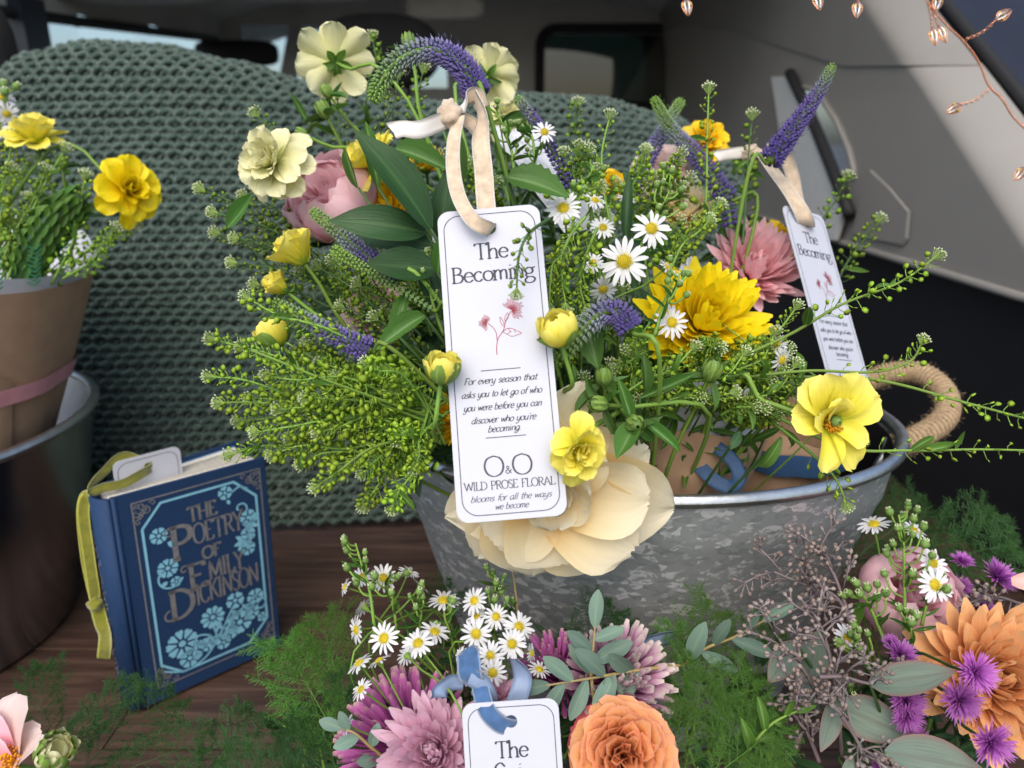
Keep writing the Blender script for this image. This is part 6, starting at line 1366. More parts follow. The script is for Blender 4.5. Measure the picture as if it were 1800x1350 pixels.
veronica([(1352, 285), (1395, 225), (1435, 168), (1464, 114)], .50, 23, 9, 'deep violet speedwell spike rising beside the beige trim', 'veronica_side', base=MAINB + Vector((.04, 0, .02)))
veronica([(1285, 400), (1280, 370), (1272, 335)], .53, 15, 12, 'short open speedwell florets in the shade', 'veronica_side', hairs=False, dens=.6)
# leaves
for b, t, w, k, lb in (((757, 402, .415), (628, 222, .395), .36, 'dark', 'long dark pointed leaf crossing the lemon ranunculus'), ((748, 408, .420), (578, 382, .40), .38, 'dark', 'dark glossy leaf pointing left over the pink rose'), ((755, 428, .425), (600, 400, .43), .40, 'dark', 'dark leaf under the upper glossy one'),
                       ((770, 470, .42), (643, 468, .405), .55, 'dark', 'broad dark leaf near the tag corner'), ((772, 430, .43), (790, 290, .42), .35, 'dark', 'dark leaf standing behind the ribbon strand'), ((790, 560, .43), (740, 440, .43), .5, 'dark', 'dark leaf in the deep shade left of the tag'),
                       ((695, 262, .43), (795, 298, .42), .36, 'serr', 'toothed leaf below the ribbon tail'), ((892, 312, .42), (1003, 330, .41), .48, 'serr', 'toothed green leaf above the tag corner'), ((745, 555, .40), (660, 612, .39), .36, 'serr', 'toothed leaf over the speedwell at the pods'),
                       ((700, 590, .42), (710, 500, .42), .34, 'serr', 'narrow toothed leaf hanging in the shade'), ((770, 480, .41), (778, 400, .40), .3, 'serr', 'toothed leaf peeking out at the left tag edge'), ((1030, 560, .395), (1052, 650, .385), .5, 'serr', 'toothed leaf under the curling speedwell'), ((810, 330, .44), (790, 210, .44), .26, 'lance', 'narrow leaf behind the ribbon'),
                       ((1130, 740, .38), (1200, 790, .37), .26, 'lance', 'narrow leaf above the cream rose'), ((1120, 735, .375), (1085, 815, .365), .45, 'lance', 'broad dark leaf hanging beside the yellow ranunculus'), ((1135, 690, .385), (1130, 620, .38), .3, 'lance', 'upright leaf near the plump green buds'), ((1125, 700, .385), (1225, 660, .385), .2, 'lance', 'long narrow leaf under the yellow chrysanthemum'),
                       ((400, 400, .47), (455, 340, .46), .36, 'lance', 'dim leaf below the pale double ranunculus'), ((665, 330, .47), (642, 210, .47), .22, 'lance', 'thin leaf above the lemon ranunculus'), ((630, 330, .47), (600, 255, .465), .22, 'lance', 'slim leaf arching over the pink rose'), ((1110, 330, .45), (1095, 300, .45), .4, 'dark', 'dark blunt leaf by the pale buds'), ((1100, 430, .45), (1105, 300, .445), .16, 'dark', 'upright dark stem leaf behind the daisies'),
                       ((1300, 760, .40), (1285, 850 - 60, .395), .5, 'dark', 'dark curled leaf hanging over the kraft paper'), ((1372, 770, .40), (1340, 845, .395), .26, 'light', 'light leaf hanging over the bucket rim')):
    one_leaf(b, t, w, k, lb, name='single_leaf', base=MAINB)
# pennycress, left mass
Lb = [(370, 596), (366, 662), (432, 522), (384, 708), (402, 800), (556, 856), (640, 888), (690, 892), (425, 610), (470, 660), (520, 620), (565, 640), (610, 590), (645, 640), (440, 700), (490, 720), (540, 700), (590, 690), (640, 700), (690, 690),
      (450, 760), (510, 770), (560, 760), (610, 760), (660, 760), (700, 770), (590, 820), (640, 830), (690, 830), (730, 820), (480, 800), (530, 815), (720, 720), (420, 740), (600, 660)]
for i, (x, y) in enumerate(Lb):
    d = .375 + .05 * R_.random() + (.02 if i > 8 else 0); edge = i < 8
    lb = ['pennycress sprig reaching farthest left over the blanket', 'pennycress sprig just below the farthest left one', 'pennycress sprig tip beside the pointed yellow bud', 'pennycress sprig pointing left at the middle of the green mass', 'pennycress sprig reaching towards the top of the book', 'pennycress sprig hanging above the floor near the book', 'pennycress sprig hanging lowest in front of the bucket', 'pennycress sprig hanging close to the bucket left of the rose'][i] if edge else near('bright green pennycress sprig', x, y, MARKS)
    mx, my = x + (770 - x) * .5, y + (740 - y) * .5
    sprig([(775 + R_.uniform(-20, 15), 745 + R_.uniform(-50, 40), .43), (mx + R_.uniform(-15, 15), my + R_.uniform(-35, 15), d + .01), (x + (mx - x) * .35, y + (my - y) * .35 - 6, d), (x, y, d)], d, lb, n=52 if edge else 56, size=16, ped=20, leaves=1 if i % 2 else 2, start=.2)
for i, (x, y, bx, by, d) in enumerate(((352, 332, 520, 420, .49), (376, 374, 530, 430, .48), (415, 420, 560, 470, .465), (410, 462, 560, 500, .47), (380, 410, 540, 470, .50), (450, 200, 560, 330, .52), (592, 152, 600, 330, .54), (430, 345, 560, 420, .495), (470, 400, 590, 480, .485), (450, 500, 580, 540, .47), (560, 470, 680, 560, .46), (600, 540, 720, 600, .455), (630, 500, 740, 590, .45), (540, 560, 700, 620, .45), (660, 560, 760, 640, .44))):
    lb = 'pennycress sprig at the shady upper edge over the blanket, %s' % ('tip above the rose', 'second from the top', 'third from the top', 'lowest', 'dimmest', 'by the pale double ranunculus', 'below the top ranunculus')[i] if i < 7 else near('dark shaded pennycress sprig', x, y, MARKS)
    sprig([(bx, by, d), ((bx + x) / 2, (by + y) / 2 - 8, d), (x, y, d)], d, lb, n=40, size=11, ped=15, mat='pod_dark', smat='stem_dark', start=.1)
# pennycress, centre and right
for path, d, lb, n, lv in (([(1235, 655, .42), (1380, 592, .41), (1480, 535, .40), (1580, 497, .40), (1652, 446, .40)], .40, 'long pennycress sprig rising right across the turned tag', 40, 3), ([(1290, 665, .42), (1420, 652, .41), (1530, 654, .41), (1598, 636, .41), (1622, 600, .41)], .41, 'pennycress sprig with upturned tip above the rope handle', 26, 1),
                           ([(1380, 662, .42), (1540, 668, .41), (1690, 706, .405), (1800, 735, .40), (1860, 750, .40)], .41, 'pennycress sprig passing over the rope handle and out of frame', 34, 0), ([(1330, 715, .42), (1480, 785, .41), (1600, 792, .405), (1720, 790, .40), (1860, 793, .40)], .41, 'lowest long pennycress sprig running right below the rope handle', 26, 5),
                           ([(1330, 720, .43), (1420, 792, .41), (1468, 840, .40), (1488, 888, .40)], .41, 'pennycress sprig hanging over the bucket rim under the open yellow flower', 22, 3)):
    sprig(path, d, lb, n=n, size=15, ped=21, leaves=lv, start=.38, single=True, lsize=62, sr=.0010)
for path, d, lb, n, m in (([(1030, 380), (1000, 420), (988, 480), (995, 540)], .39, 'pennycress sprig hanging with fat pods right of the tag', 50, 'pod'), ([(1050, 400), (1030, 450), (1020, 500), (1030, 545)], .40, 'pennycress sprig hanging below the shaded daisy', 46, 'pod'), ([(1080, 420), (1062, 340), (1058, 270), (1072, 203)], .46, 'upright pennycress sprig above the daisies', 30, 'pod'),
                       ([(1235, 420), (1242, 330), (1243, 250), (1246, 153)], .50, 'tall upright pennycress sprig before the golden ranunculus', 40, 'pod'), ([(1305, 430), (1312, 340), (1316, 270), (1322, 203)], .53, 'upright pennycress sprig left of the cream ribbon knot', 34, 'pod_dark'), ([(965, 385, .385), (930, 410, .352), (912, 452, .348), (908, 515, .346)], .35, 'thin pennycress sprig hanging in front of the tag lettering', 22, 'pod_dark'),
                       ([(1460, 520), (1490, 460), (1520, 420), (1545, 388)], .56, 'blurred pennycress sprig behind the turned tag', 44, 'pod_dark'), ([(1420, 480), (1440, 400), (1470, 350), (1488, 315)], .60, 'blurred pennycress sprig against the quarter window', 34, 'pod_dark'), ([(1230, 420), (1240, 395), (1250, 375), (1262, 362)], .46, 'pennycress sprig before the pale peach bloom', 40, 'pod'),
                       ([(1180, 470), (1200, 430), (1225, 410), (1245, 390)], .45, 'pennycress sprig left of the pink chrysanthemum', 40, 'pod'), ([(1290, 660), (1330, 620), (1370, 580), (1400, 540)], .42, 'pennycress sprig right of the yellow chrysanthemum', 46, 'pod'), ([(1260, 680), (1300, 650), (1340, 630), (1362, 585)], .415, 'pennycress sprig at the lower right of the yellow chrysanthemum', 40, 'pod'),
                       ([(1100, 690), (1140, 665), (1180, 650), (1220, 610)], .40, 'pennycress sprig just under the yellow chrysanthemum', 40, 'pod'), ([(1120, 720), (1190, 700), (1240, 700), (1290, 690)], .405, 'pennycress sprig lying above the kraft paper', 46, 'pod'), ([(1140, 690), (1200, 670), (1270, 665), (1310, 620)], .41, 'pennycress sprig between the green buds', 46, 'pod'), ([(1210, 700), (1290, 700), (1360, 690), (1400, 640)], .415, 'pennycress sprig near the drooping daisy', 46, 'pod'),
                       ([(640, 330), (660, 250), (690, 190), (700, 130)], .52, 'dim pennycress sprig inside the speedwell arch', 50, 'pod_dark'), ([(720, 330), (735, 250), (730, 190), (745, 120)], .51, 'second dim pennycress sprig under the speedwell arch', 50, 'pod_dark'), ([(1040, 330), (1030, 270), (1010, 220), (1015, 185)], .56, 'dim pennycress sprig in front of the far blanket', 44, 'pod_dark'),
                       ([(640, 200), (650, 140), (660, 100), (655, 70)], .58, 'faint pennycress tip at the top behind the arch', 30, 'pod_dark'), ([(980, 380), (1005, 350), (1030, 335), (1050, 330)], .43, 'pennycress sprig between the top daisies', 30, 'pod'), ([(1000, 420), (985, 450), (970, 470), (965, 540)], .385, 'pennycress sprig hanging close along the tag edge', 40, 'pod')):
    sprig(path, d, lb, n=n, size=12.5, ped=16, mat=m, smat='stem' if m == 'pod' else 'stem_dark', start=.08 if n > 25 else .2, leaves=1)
# filler foliage inside the bouquet
def fill(n, cx, cy, rx, ry, d0, d1, kind, label, base, lsize, wf, nl=7, ymax=1e9, marks=None):
    for k in range(n):
        a = R_.random() * 2 * PI; r = math.sqrt(R_.random()); x = cx + rx * r * math.cos(a); y = min(ymax, cy + ry * r * math.sin(a)); d = R_.uniform(d0, d1); e = P(x, y, d); b = jit(base, .02); m = b.lerp(e, .55) + Vector((R_.uniform(-.02, .02), R_.uniform(-.015, .015), .012))
        c = crom([b, m, e], 24); o = thing('leafy_stem', near('dark broad-leaved filler stem' if kind == 'dark' else 'narrow-leaved filler stem', x, y, marks or MARKS), 'foliage', b, 'leafy filler stems'); add('stem', MB().tube(c, lambda t: .0014 * (1.1 - .7 * t), 5).mesh('stem', M_['stem_dark' if k % 2 else 'stem']), o)
        for j in range(nl):
            t = .45 + .55 * j / (nl - 1); p = c[min(24, int(t * 24))]; dv = CW(R_.uniform(-1, 1), R_.uniform(-.5, 1), R_.uniform(-.3, .9)).normalized(); leaf_at(o, wlf(kind), p, p + dv * px(lsize * R_.uniform(.6, 1.25), d), wf)
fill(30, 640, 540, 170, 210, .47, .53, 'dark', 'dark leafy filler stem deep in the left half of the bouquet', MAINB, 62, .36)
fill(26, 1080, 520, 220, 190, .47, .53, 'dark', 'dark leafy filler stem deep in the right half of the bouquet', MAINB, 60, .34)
fill(16, 860, 280, 170, 90, .49, .55, 'lance', 'leafy filler stem behind the ribbon and tissue', MAINB, 50, .24)
fill(36, 1210, 680, 210, 55, .42, .47, 'light', 'leafy filler stem along the bucket rim above the kraft paper', MAINB, 62, .22)
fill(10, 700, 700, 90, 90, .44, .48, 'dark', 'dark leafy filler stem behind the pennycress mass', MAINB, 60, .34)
fill(10, 1300, 370, 90, 80, .55, .59, 'lance', 'dim leafy filler stem at the back right of the bouquet', MAINB, 60, .26)
fill(8, 600, 260, 80, 70, .51, .55, 'lance', 'leafy filler stem below the top ranunculus', MAINB, 50, .22)

# low sprigs hiding the stems above the bucket rim
FQ = random.Random(5)
for k in range(30):
    x = FQ.uniform(1060, 1410); y = FQ.uniform(610, 735); d = FQ.uniform(.405, .44); bx, by = x + (1200 - x) * .45, y + FQ.uniform(-30, 25)
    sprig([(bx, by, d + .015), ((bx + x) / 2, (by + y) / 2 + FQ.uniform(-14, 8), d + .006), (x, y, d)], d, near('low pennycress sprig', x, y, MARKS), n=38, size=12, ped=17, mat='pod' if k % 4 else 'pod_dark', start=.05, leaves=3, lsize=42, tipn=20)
# fine sprigs threaded through the whole bouquet
FR = random.Random(77); nf = 0
while nf < 56:
    x = FR.uniform(500, 1400); y = FR.uniform(230, 730); e = ((x - 930) / 470) ** 2 + ((y - 490) / 270) ** 2
    if e > 1 or (770 < x < 990 and y > 340) or math.hypot(x - 1328, y - 470) < 120 or math.hypot(x - 1240, y - 560) < 120 or math.hypot(x - 580, y - 345) < 90 or math.hypot(x - 1110, y - 430) < 70: continue
    nf += 1; d = FR.uniform(.455, .51) if y < 620 else FR.uniform(.42, .46); bx, by = x + (930 - x) * .22, y + FR.uniform(60, 110)
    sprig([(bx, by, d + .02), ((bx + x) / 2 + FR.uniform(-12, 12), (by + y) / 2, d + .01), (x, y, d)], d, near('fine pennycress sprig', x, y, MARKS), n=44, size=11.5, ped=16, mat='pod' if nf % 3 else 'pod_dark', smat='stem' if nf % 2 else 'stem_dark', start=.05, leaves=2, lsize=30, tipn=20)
# ------------------------------------------------------------------ left bouquet in kraft paper
MARKL = [(226, 333, 'the hanging yellow ranunculus'), (62, 232, 'the upper yellow ranunculus'), (110, 285, 'the small bud of the kraft bouquet'), (90, 410, 'the scaly green spike'), (20, 190, 'the daisies at the frame edge'), (40, 520, 'the printed tissue'), (130, 470, 'the kraft paper edge')]
MARKF = [(675, 1016, 'the left daisy cluster'), (870, 1110, 'the right daisy cluster'), (718, 1262, 'the magenta spider bloom'), (770, 1320, 'the lilac chrysanthemum'), (895, 1290, 'the front tag'), (840, 1180, 'the blue ribbon'), (1098, 1310, 'the orange rose'), (1085, 1200, 'the mauve bloom'), (960, 1205, 'the small eucalyptus'), (780, 1060, 'the edge-on daisy')]
MARKR = [(1602, 1048, 'the round pink rose'), (1752, 1190, 'the peach chrysanthemum'), (1718, 1182, 'the foremost violet aster'), (1600, 1195, 'the broad eucalyptus leaf'), (1540, 1265, 'the dark eucalyptus leaf'), (1640, 1335, 'the lowest eucalyptus leaf'), (1450, 1150, 'the grey seeds'), (1745, 1308, 'the corner violet aster'), (1643, 1028, 'the daisies on the pink rose')]
wrap('tall brown kraft paper cone with pink ribbon standing in the tin bucket', (-.517, .625), .036, .150, .04, .340, (-.002, -.01), [('ribbon_pink', .65, .70)], liner=False, jag=.012)
fo = [o_ for o_ in W if o_.name.startswith('kraft_paper_wrap') and 'tall brown' in o_.get('label', '')][0]
fm_ = MB(); Vf = []
for i in range(25):
    a = math.radians(-115 + 95 * i / 24)
    for j in range(9):
        t = j / 8; tt = t * (1.02 - .30 * (i / 24)); r = .036 + .114 * tt + .0035 + .0012 * math.sin(i * 1.3 + t * 4); Vf.append((-.517 + r * math.cos(a) - .002 * tt, .625 + r * math.sin(a) - .01 * tt, .04 + .30 * tt))
fm_.add(Vf, [(i * 9 + j, (i + 1) * 9 + j, (i + 1) * 9 + j + 1, i * 9 + j + 1) for i in range(24) for j in range(8)])
add('overlapping_flap', fm_.mesh('overlapping_flap', M_['kraft']), fo)
o = thing('leaf_print_tissue', 'white tissue liner printed with green fern leaves inside the kraft cone', 'paper', (-.555, .58, .2))
add('sheet', cone_wrap('tissue_sheet', '', (-.517, .625), .032, .151, .04, .356, (-.002, -.01), 'tissue', jag=.018, wob=.006), o)
pm = MB()
for k, a in enumerate([math.radians(v) for v in (-88, -76, -64, -52, -40, -28, -16, -4)]):
    rr = .1485; cx, cy = -.514 + rr * math.cos(a), .615 + rr * math.sin(a); tn = Vector((-math.sin(a), math.cos(a), 0)); ou = Vector((math.cos(a), math.sin(a), .0)); b = Vector((cx, cy, .334)) + ou * .0012
    for j in range(9):
        p = b + Vector((0, 0, .0035 * j)) + ou * .0009 * j
        for s in (-1, 1): e = p + tn * s * .006 + Vector((0, 0, .0035)); w = Vector((0, 0, .0007)); pm.add([p - w, p + w, e + w, e - w], [(0, 1, 2, 3)])
M_['print_green'] = plain_mat('green_print', (.06, .30, .14), .7)
add('leaf_print', pm.mesh('leaf_print', M_['print_green'], False), o, kind='stuff')
ranunculus(226, 333, .60, 112, (.70, .05, .70), 'sun', 'bright yellow ranunculus hanging out to the right of the kraft bouquet', LEFTB + Vector((.03, 0, .15)), [(8, 6, 1., .66), (8, 26, .95, .62), (7, 46, .8, .54), (6, 64, .6, .4)], stem_back=DV(-.8, .45, 0), squash=1.15)
ranunculus(62, 244, .60, 112, (.12, .80, .48), 'lemon', 'yellow ranunculus on top of the kraft bouquet seen from the side', LEFTB + Vector((.03, 0, .15)), [(8, 18, 1., .70), (7, 38, .95, .66), (7, 56, .85, .6), (6, 72, .7, .5)])
green_bud(110, 285, .61, 24, (.1, .9, .3), 'small green bud between the two yellow ranunculus', LEFTB + Vector((.03, 0, .15)))
def scaly_spike(path, d, r, label):
    c = crom(PP(path, d), 40); o = thing('green_scaly_spike', label, 'flower spike', c[0]); add('core', MB().tube(c, lambda t: px(r, d) * .8 * math.sin(PI * (.1 + .85 * t)) ** .6, 10).mesh('core', M_['leaf_dark']), o)
    for i in range(15):
        t = .04 + .9 * i / 15; k = int(t * 40); tg = (c[k + 1] - c[k]).normalized(); a = tg.orthogonal().normalized(); b = tg.cross(a); rr = px(r, d) * .78 * math.sin(PI * (.1 + .85 * t)) ** .6
        for j in range(8):
            an = 2 * PI * (j + .5 * (i % 2)) / 8; u = a * math.cos(an) + b * math.sin(an); p = c[k] + u * rr * .9; L = px(r * .95, d); add('scale', LF['light' if (i + j) % 2 else 'lance'][j % 2], o, xaxes(tg + u * .32, u, p, (L, L * .42, L)))
scaly_spike([(30, 490), (62, 435), (100, 385), (145, 345)], .60, 36, 'thick green scaly flower spike in the kraft bouquet')
for i, (pth, lb) in enumerate((([(10, 500), (45, 400), (80, 320), (115, 262)], 'pennycress sprig crossing the scaly spike of the kraft bouquet'), ([(90, 500), (130, 420), (140, 360), (150, 310)], 'pennycress sprig below the hanging yellow ranunculus'), ([(60, 520), (130, 460), (190, 420), (235, 395)], 'pennycress sprig leaning right over the kraft paper edge'), ([(-20, 480), (0, 380), (30, 320), (55, 285)], 'pennycress sprig under the upper yellow ranunculus'),
                             ([(-10, 500), (20, 420), (60, 350), (80, 300)], 'pennycress sprig in the middle of the kraft bouquet'), ([(-30, 470), (-10, 380), (5, 330), (20, 300)], 'pennycress sprig at the frame edge of the kraft bouquet'), ([(20, 500), (35, 450), (40, 400), (50, 350)], 'pennycress sprig low in the kraft bouquet'), ([(0, 500), (10, 460), (15, 420), (20, 380)], 'pennycress sprig just above the printed tissue'), ([(110, 490), (160, 460), (180, 430), (200, 405)], 'short pennycress sprig over the kraft edge'), ([(-20, 430), (0, 340), (15, 280), (25, 240)], 'pennycress sprig beside the white asters on the left'))):
    sprig(pth, .59 + .01 * (i % 4), lb, n=54, size=11.5, ped=15, mat='pod' if i % 2 else 'pod_dark', start=.08, smat='stem', leaves=1)
for x, y, s, f, lb in ((5, 172, 44, (.6, .3, .6), 'white daisy cut by the left frame edge'), (12, 200, 40, (.5, -.4, .6), 'white daisy hanging at the left frame edge'), (-4, 225, 40, (.3, .2, .9), 'white daisy behind the upper yellow ranunculus')): daisy(x, y, .615, s, f, lb, LEFTB + Vector((.03, 0, .15)))
bud_spray([(-5, 240), (5, 200), (12, 170), (18, 155)], .615, 4, 'small daisy buds at the left frame edge', size=14, spread=20, leaves=2)
fill(12, 40, 400, 90, 110, .60, .66, 'dark', 'dark leafy filler stem inside the kraft bouquet', LEFTB + Vector((.02, 0, .1)), 55, .3, marks=MARKL)
fill(8, 60, 430, 90, 60, .58, .62, 'lance', 'leafy filler stem near the edge of the kraft paper', LEFTB + Vector((.02, 0, .1)), 45, .26, marks=MARKL)

# ------------------------------------------------------------------ front bouquet below the tag
FD = [(636, 1014, .45, 42, (-.2, .5, .85), 'back left corner of the front bouquet'), (674, 1016, .44, 56, (.05, .45, .9), 'large one on top of the left cluster'), (718, 1006, .45, 44, (.4, .9, .2), 'seen edge on beside the top one'), (740, 1030, .455, 44, (.6, .7, -.2), 'seen from behind at the right of the left cluster'), (607, 1032, .45, 38, (-.8, .4, .4), 'outermost at the far left'),
      (640, 1066, .45, 48, (-.5, .3, -.3), 'pale, turned away on the left'), (627, 1107, .43, 56, (-.75, .1, .6), 'turned left above the fern'), (675, 1122, .42, 66, (-.3, .4, .85), 'big, tilted left over the purple flower'), (632, 1166, .41, 56, (-.5, .8, .2), 'low left, seen from the side'), (667, 1162, .41, 52, (-.4, .7, -.1), 'low left, facing away'), (780, 1056, .44, 68, (0, .93, .35), 'wide, seen edge on between the clusters'),
      (764, 1111, .425, 62, (.3, .88, .35), 'edge on above the purple flower'), (735, 1131, .415, 66, (-.2, .75, .6), 'tilted up behind the purple flower'), (715, 1152, .41, 44, (-.3, .1, -.4), 'dim, below the tilted one'), (834, 1056, .43, 56, (-.45, .45, .75), 'top of the right cluster, turned left'), (872, 1084, .42, 52, (.1, .45, .85), 'centre top of the right cluster'), (838, 1083, .43, 46, (-.3, .5, .4), 'behind the centre one'),
      (837, 1114, .41, 66, (-.15, .15, 1), 'facing out at the left of the right cluster'), (912, 1102, .415, 62, (.3, .55, .75), 'right side of the right cluster'), (900, 1132, .405, 62, (.1, .35, .9), 'lower right of the right cluster'), (862, 1152, .40, 56, (-.1, .25, 1), 'just above the blue ribbon loop'), (866, 1182, .392, 60, (.05, .0, 1), 'lowest, hanging in the blue ribbon loop'), (934, 1148, .41, 38, (.6, .1, .3), 'small, half hidden at the right'),
      (948, 1177, .405, 48, (.3, .85, .3), 'edge on next to the eucalyptus'), (812, 1152, .415, 36, (-.5, .4, .5), 'small, in shade left of the blue ribbon'), (635, 1212, .40, 48, (-.5, .6, .4), 'dim, left of the purple petals'), (610, 1276, .39, 46, (-.8, .5, .3), 'edge on at the lower left of the purple flower'), (890, 1060, .43, 42, (.5, .8, -.1), 'turned away at the top right')]
for x, y, d, s, f, w in FD: daisy(x, y, d, s * .9, f, 'white daisy, ' + w, FRONTB)
for pth, n, lb in (([(660, 1120), (650, 1040), (635, 990), (625, 955)], 9, 'tall bud spray above the left daisy cluster'), ([(700, 1120), (690, 1060), (680, 1030), (690, 1010)], 5, 'bud spray inside the left daisy cluster'), ([(870, 1150), (868, 1080), (868, 1040), (870, 1010)], 8, 'bud spray standing above the right daisy cluster'), ([(735, 1120), (740, 1080), (735, 1060), (745, 1040)], 5, 'bud spray between the two daisy clusters'), ([(800, 1150), (790, 1110), (782, 1085), (780, 1065)], 4, 'leafy stalk under the edge on daisy'), ([(905, 1160), (900, 1110), (896, 1080), (893, 1045)], 5, 'bud spray right of the daisy clusters')):
    bud_spray(pth, .435, n, lb, size=13, spread=36, leaves=8)
mum(712, 1290, .415, 255, (-.32, .80, .45), 'magenta', 'magenta purple spider chrysanthemum fanning up left of the front tag', FRONTB, 120, 'quill', flat=4, top=70, lin=.85)
mum(762, 1322, .382, 225, (-.05, .45, .9), 'lilac', 'lilac chrysanthemum half behind the front tag', FRONTB, 150, flat=2)
mum(1085, 1200, .415, 225, (.15, .55, .8), 'mauve', 'mauve spider chrysanthemum with pale tips behind the orange rose', FRONTB, 170, 'quill', flat=14, lin=.55)
mum(985, 1185, .43, 170, (.0, .7, .7), 'magenta', 'purple chrysanthemum in shade behind the small eucalyptus leaves', FRONTB, 110, 'quill', flat=10, lin=.6)
mum(870, 1225, .405, 110, (.1, .5, .8), 'lilac', 'lilac petals showing above the front tag', FRONTB, 60)
rose(1098, 1325, .375, 205, (.0, .50, .88), 'orange', 'large ruffled orange garden rose at the lower edge', FRONTB, 40, outer_mat='coral', ruf=.085, open_=.5)
leafy([(1195, 1170, .42), (1120, 1178, .405), (1040, 1192, .395), (960, 1205, .39)], .40, 8, 'eucs', 'grey green eucalyptus sprig above the orange rose', lsize=78, wf=.40, mat='stem_tan', name='eucalyptus_sprig', cat='eucalyptus', start=.3)
leafy([(1050, 1260, .40), (1040, 1200, .398), (1042, 1150, .398), (1046, 1100, .40)], .40, 5, 'eucs', 'upright eucalyptus sprig pointing at the cream rose', lsize=80, wf=.40, mat='stem_tan', name='eucalyptus_sprig', cat='eucalyptus', start=.45)
leafy([(920, 1180, .43), (912, 1100, .44), (905, 1030, .45), (900, 1000, .455)], .45, 2, 'eucs', 'thin tan stalk in front of the bucket under the cream rose', lsize=55, wf=.2, mat='stem_tan', name='tan_stalk', cat='stem', start=.7)
leafy([(700, 1350, .40), (660, 1320, .39), (625, 1290, .385), (600, 1280, .385)], .385, 5, 'eucs', 'small eucalyptus sprig at the left of the lilac flower', lsize=50, wf=.5, mat='stem_tan', name='eucalyptus_sprig', cat='eucalyptus', start=.2)
leafy([(1200, 1170, .43), (1240, 1140, .43), (1290, 1120, .43), (1345, 1090, .43)], .43, 6, 'eucs', 'eucalyptus sprig lying against the bucket on the right', lsize=75, wf=.34, mat='stem_tan', name='eucalyptus_sprig', cat='eucalyptus', start=.1)
leafy([(1300, 1340, .39), (1330, 1300, .385), (1360, 1270, .385), (1400, 1250, .385)], .385, 6, 'light', 'light green leafy sprig in the fern', lsize=55, wf=.30, mat='stem', start=.2)
ribbon('loose grey blue ribbon lying at the foot of the bucket', P(1130, 1140, .44), [('tail', PP([(1085, 1165, .44), (1115, 1140, .44), (1150, 1128, .445), (1190, 1118, .45)], 0), [CW(.2, 1, .2), CW(.1, 1, .4), CW(.2, .9, .1), CW(.3, .8, .3)], .010)], [M_['satin_blue'], M_['satin_blue']], .009)
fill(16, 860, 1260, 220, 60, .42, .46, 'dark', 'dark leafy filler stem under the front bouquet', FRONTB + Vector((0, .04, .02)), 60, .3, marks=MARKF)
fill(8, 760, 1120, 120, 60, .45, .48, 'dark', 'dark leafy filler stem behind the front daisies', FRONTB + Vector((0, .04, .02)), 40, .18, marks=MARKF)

# ------------------------------------------------------------------ right bouquet
mum(1752, 1190, .405, 285, (-.12, .42, .9), 'peach', 'large peach chrysanthemum at the right edge', RIGHTB, 150, 'wide', flat=0, lin=.40)
rose(1602, 1048, .455, 175, (.1, .55, .8), 'rosepink', 'round pink rose behind the bud spray on the right', RIGHTB, 24, ball=True)
for x, y, d, s, f, lb in ((1718, 1182, .365, 84, (0, .25, .95), 'violet aster in front of the peach chrysanthemum'), (1690, 1232, .36, 84, (-.1, .15, 1), 'violet aster at the lower left of the peach chrysanthemum'), (1595, 1232, .385, 76, (-.1, .3, .9), 'violet aster under the broad eucalyptus leaf'), (1596, 1262, .382, 66, (.0, -.1, .9), 'lower violet aster under the broad eucalyptus leaf'), (1585, 1148, .395, 66, (.1, .7, .6), 'violet aster above the broad eucalyptus leaf'),
                          (1745, 1308, .36, 90, (0, .1, 1), 'violet aster at the bottom right corner'), (1612, 1298, .40, 54, (.1, .2, .9), 'dim violet aster between the eucalyptus leaves'), (1758, 1012, .46, 74, (.3, .6, .6), 'dark violet aster at the right behind the pink rose'), (1692, 985, .475, 44, (0, .8, .5), 'small dark violet aster behind the pink rose'), (1728, 1068, .455, 52, (.2, .5, .7), 'dim violet aster above the peach chrysanthemum'), (1690, 1030, .47, 46, (0, .5, .7), 'dim violet aster right behind the pink rose'), (1565, 1128, .40, 34, (-.3, .7, .6), 'small pink violet aster bud below the pink rose'), (1550, 1345, .39, 50, (0, .4, .9), 'violet aster at the very bottom')):
    aster(x, y, d, s, f, lb, RIGHTB)
for x, y, d, s, f, lb in ((1536, 922, .45, 58, (-.3, .85, .3), 'edge on at the top of the right bud spray'), (1606, 932, .45, 44, (.2, .8, .5), 'small, beside the top of the right bud spray'), (1640, 990, .43, 56, (.2, .5, .8), 'upper one in front of the pink rose'), (1643, 1028, .42, 66, (.15, .25, .95), 'lower one in front of the pink rose'), (1490, 1122, .42, 54, (.1, .5, .8), 'half hidden among the grey seeds')): daisy(x, y, d, s, f, 'white daisy, ' + lb, RIGHTB)
for pth, n, lb, d in (([(1590, 1120), (1590, 1030), (1588, 960), (1580, 905)], 18, 'tall spray of round green buds before the pink rose', .435), ([(1620, 1100), (1630, 1060), (1640, 1040), (1642, 1020)], 4, 'short bud stalk under the lower right daisy', .425), ([(1560, 1140), (1535, 1080), (1520, 1050), (1508, 1040)], 9, 'leaning bud spray at the left of the pink rose', .43), ([(1545, 1190), (1520, 1160), (1505, 1140), (1500, 1130)], 9, 'cluster of half open buds above the broad eucalyptus leaf', .41), ([(1600, 1150), (1605, 1120), (1600, 1100), (1598, 1085)], 5, 'pale half open buds under the pink rose', .42), ([(1520, 1280), (1500, 1240), (1490, 1225), (1488, 1215)], 4, 'dim buds among the eucalyptus leaves', .41)):
    bud_spray(pth, d, n, lb, size=15, spread=60 if n > 10 else 40, leaves=8)
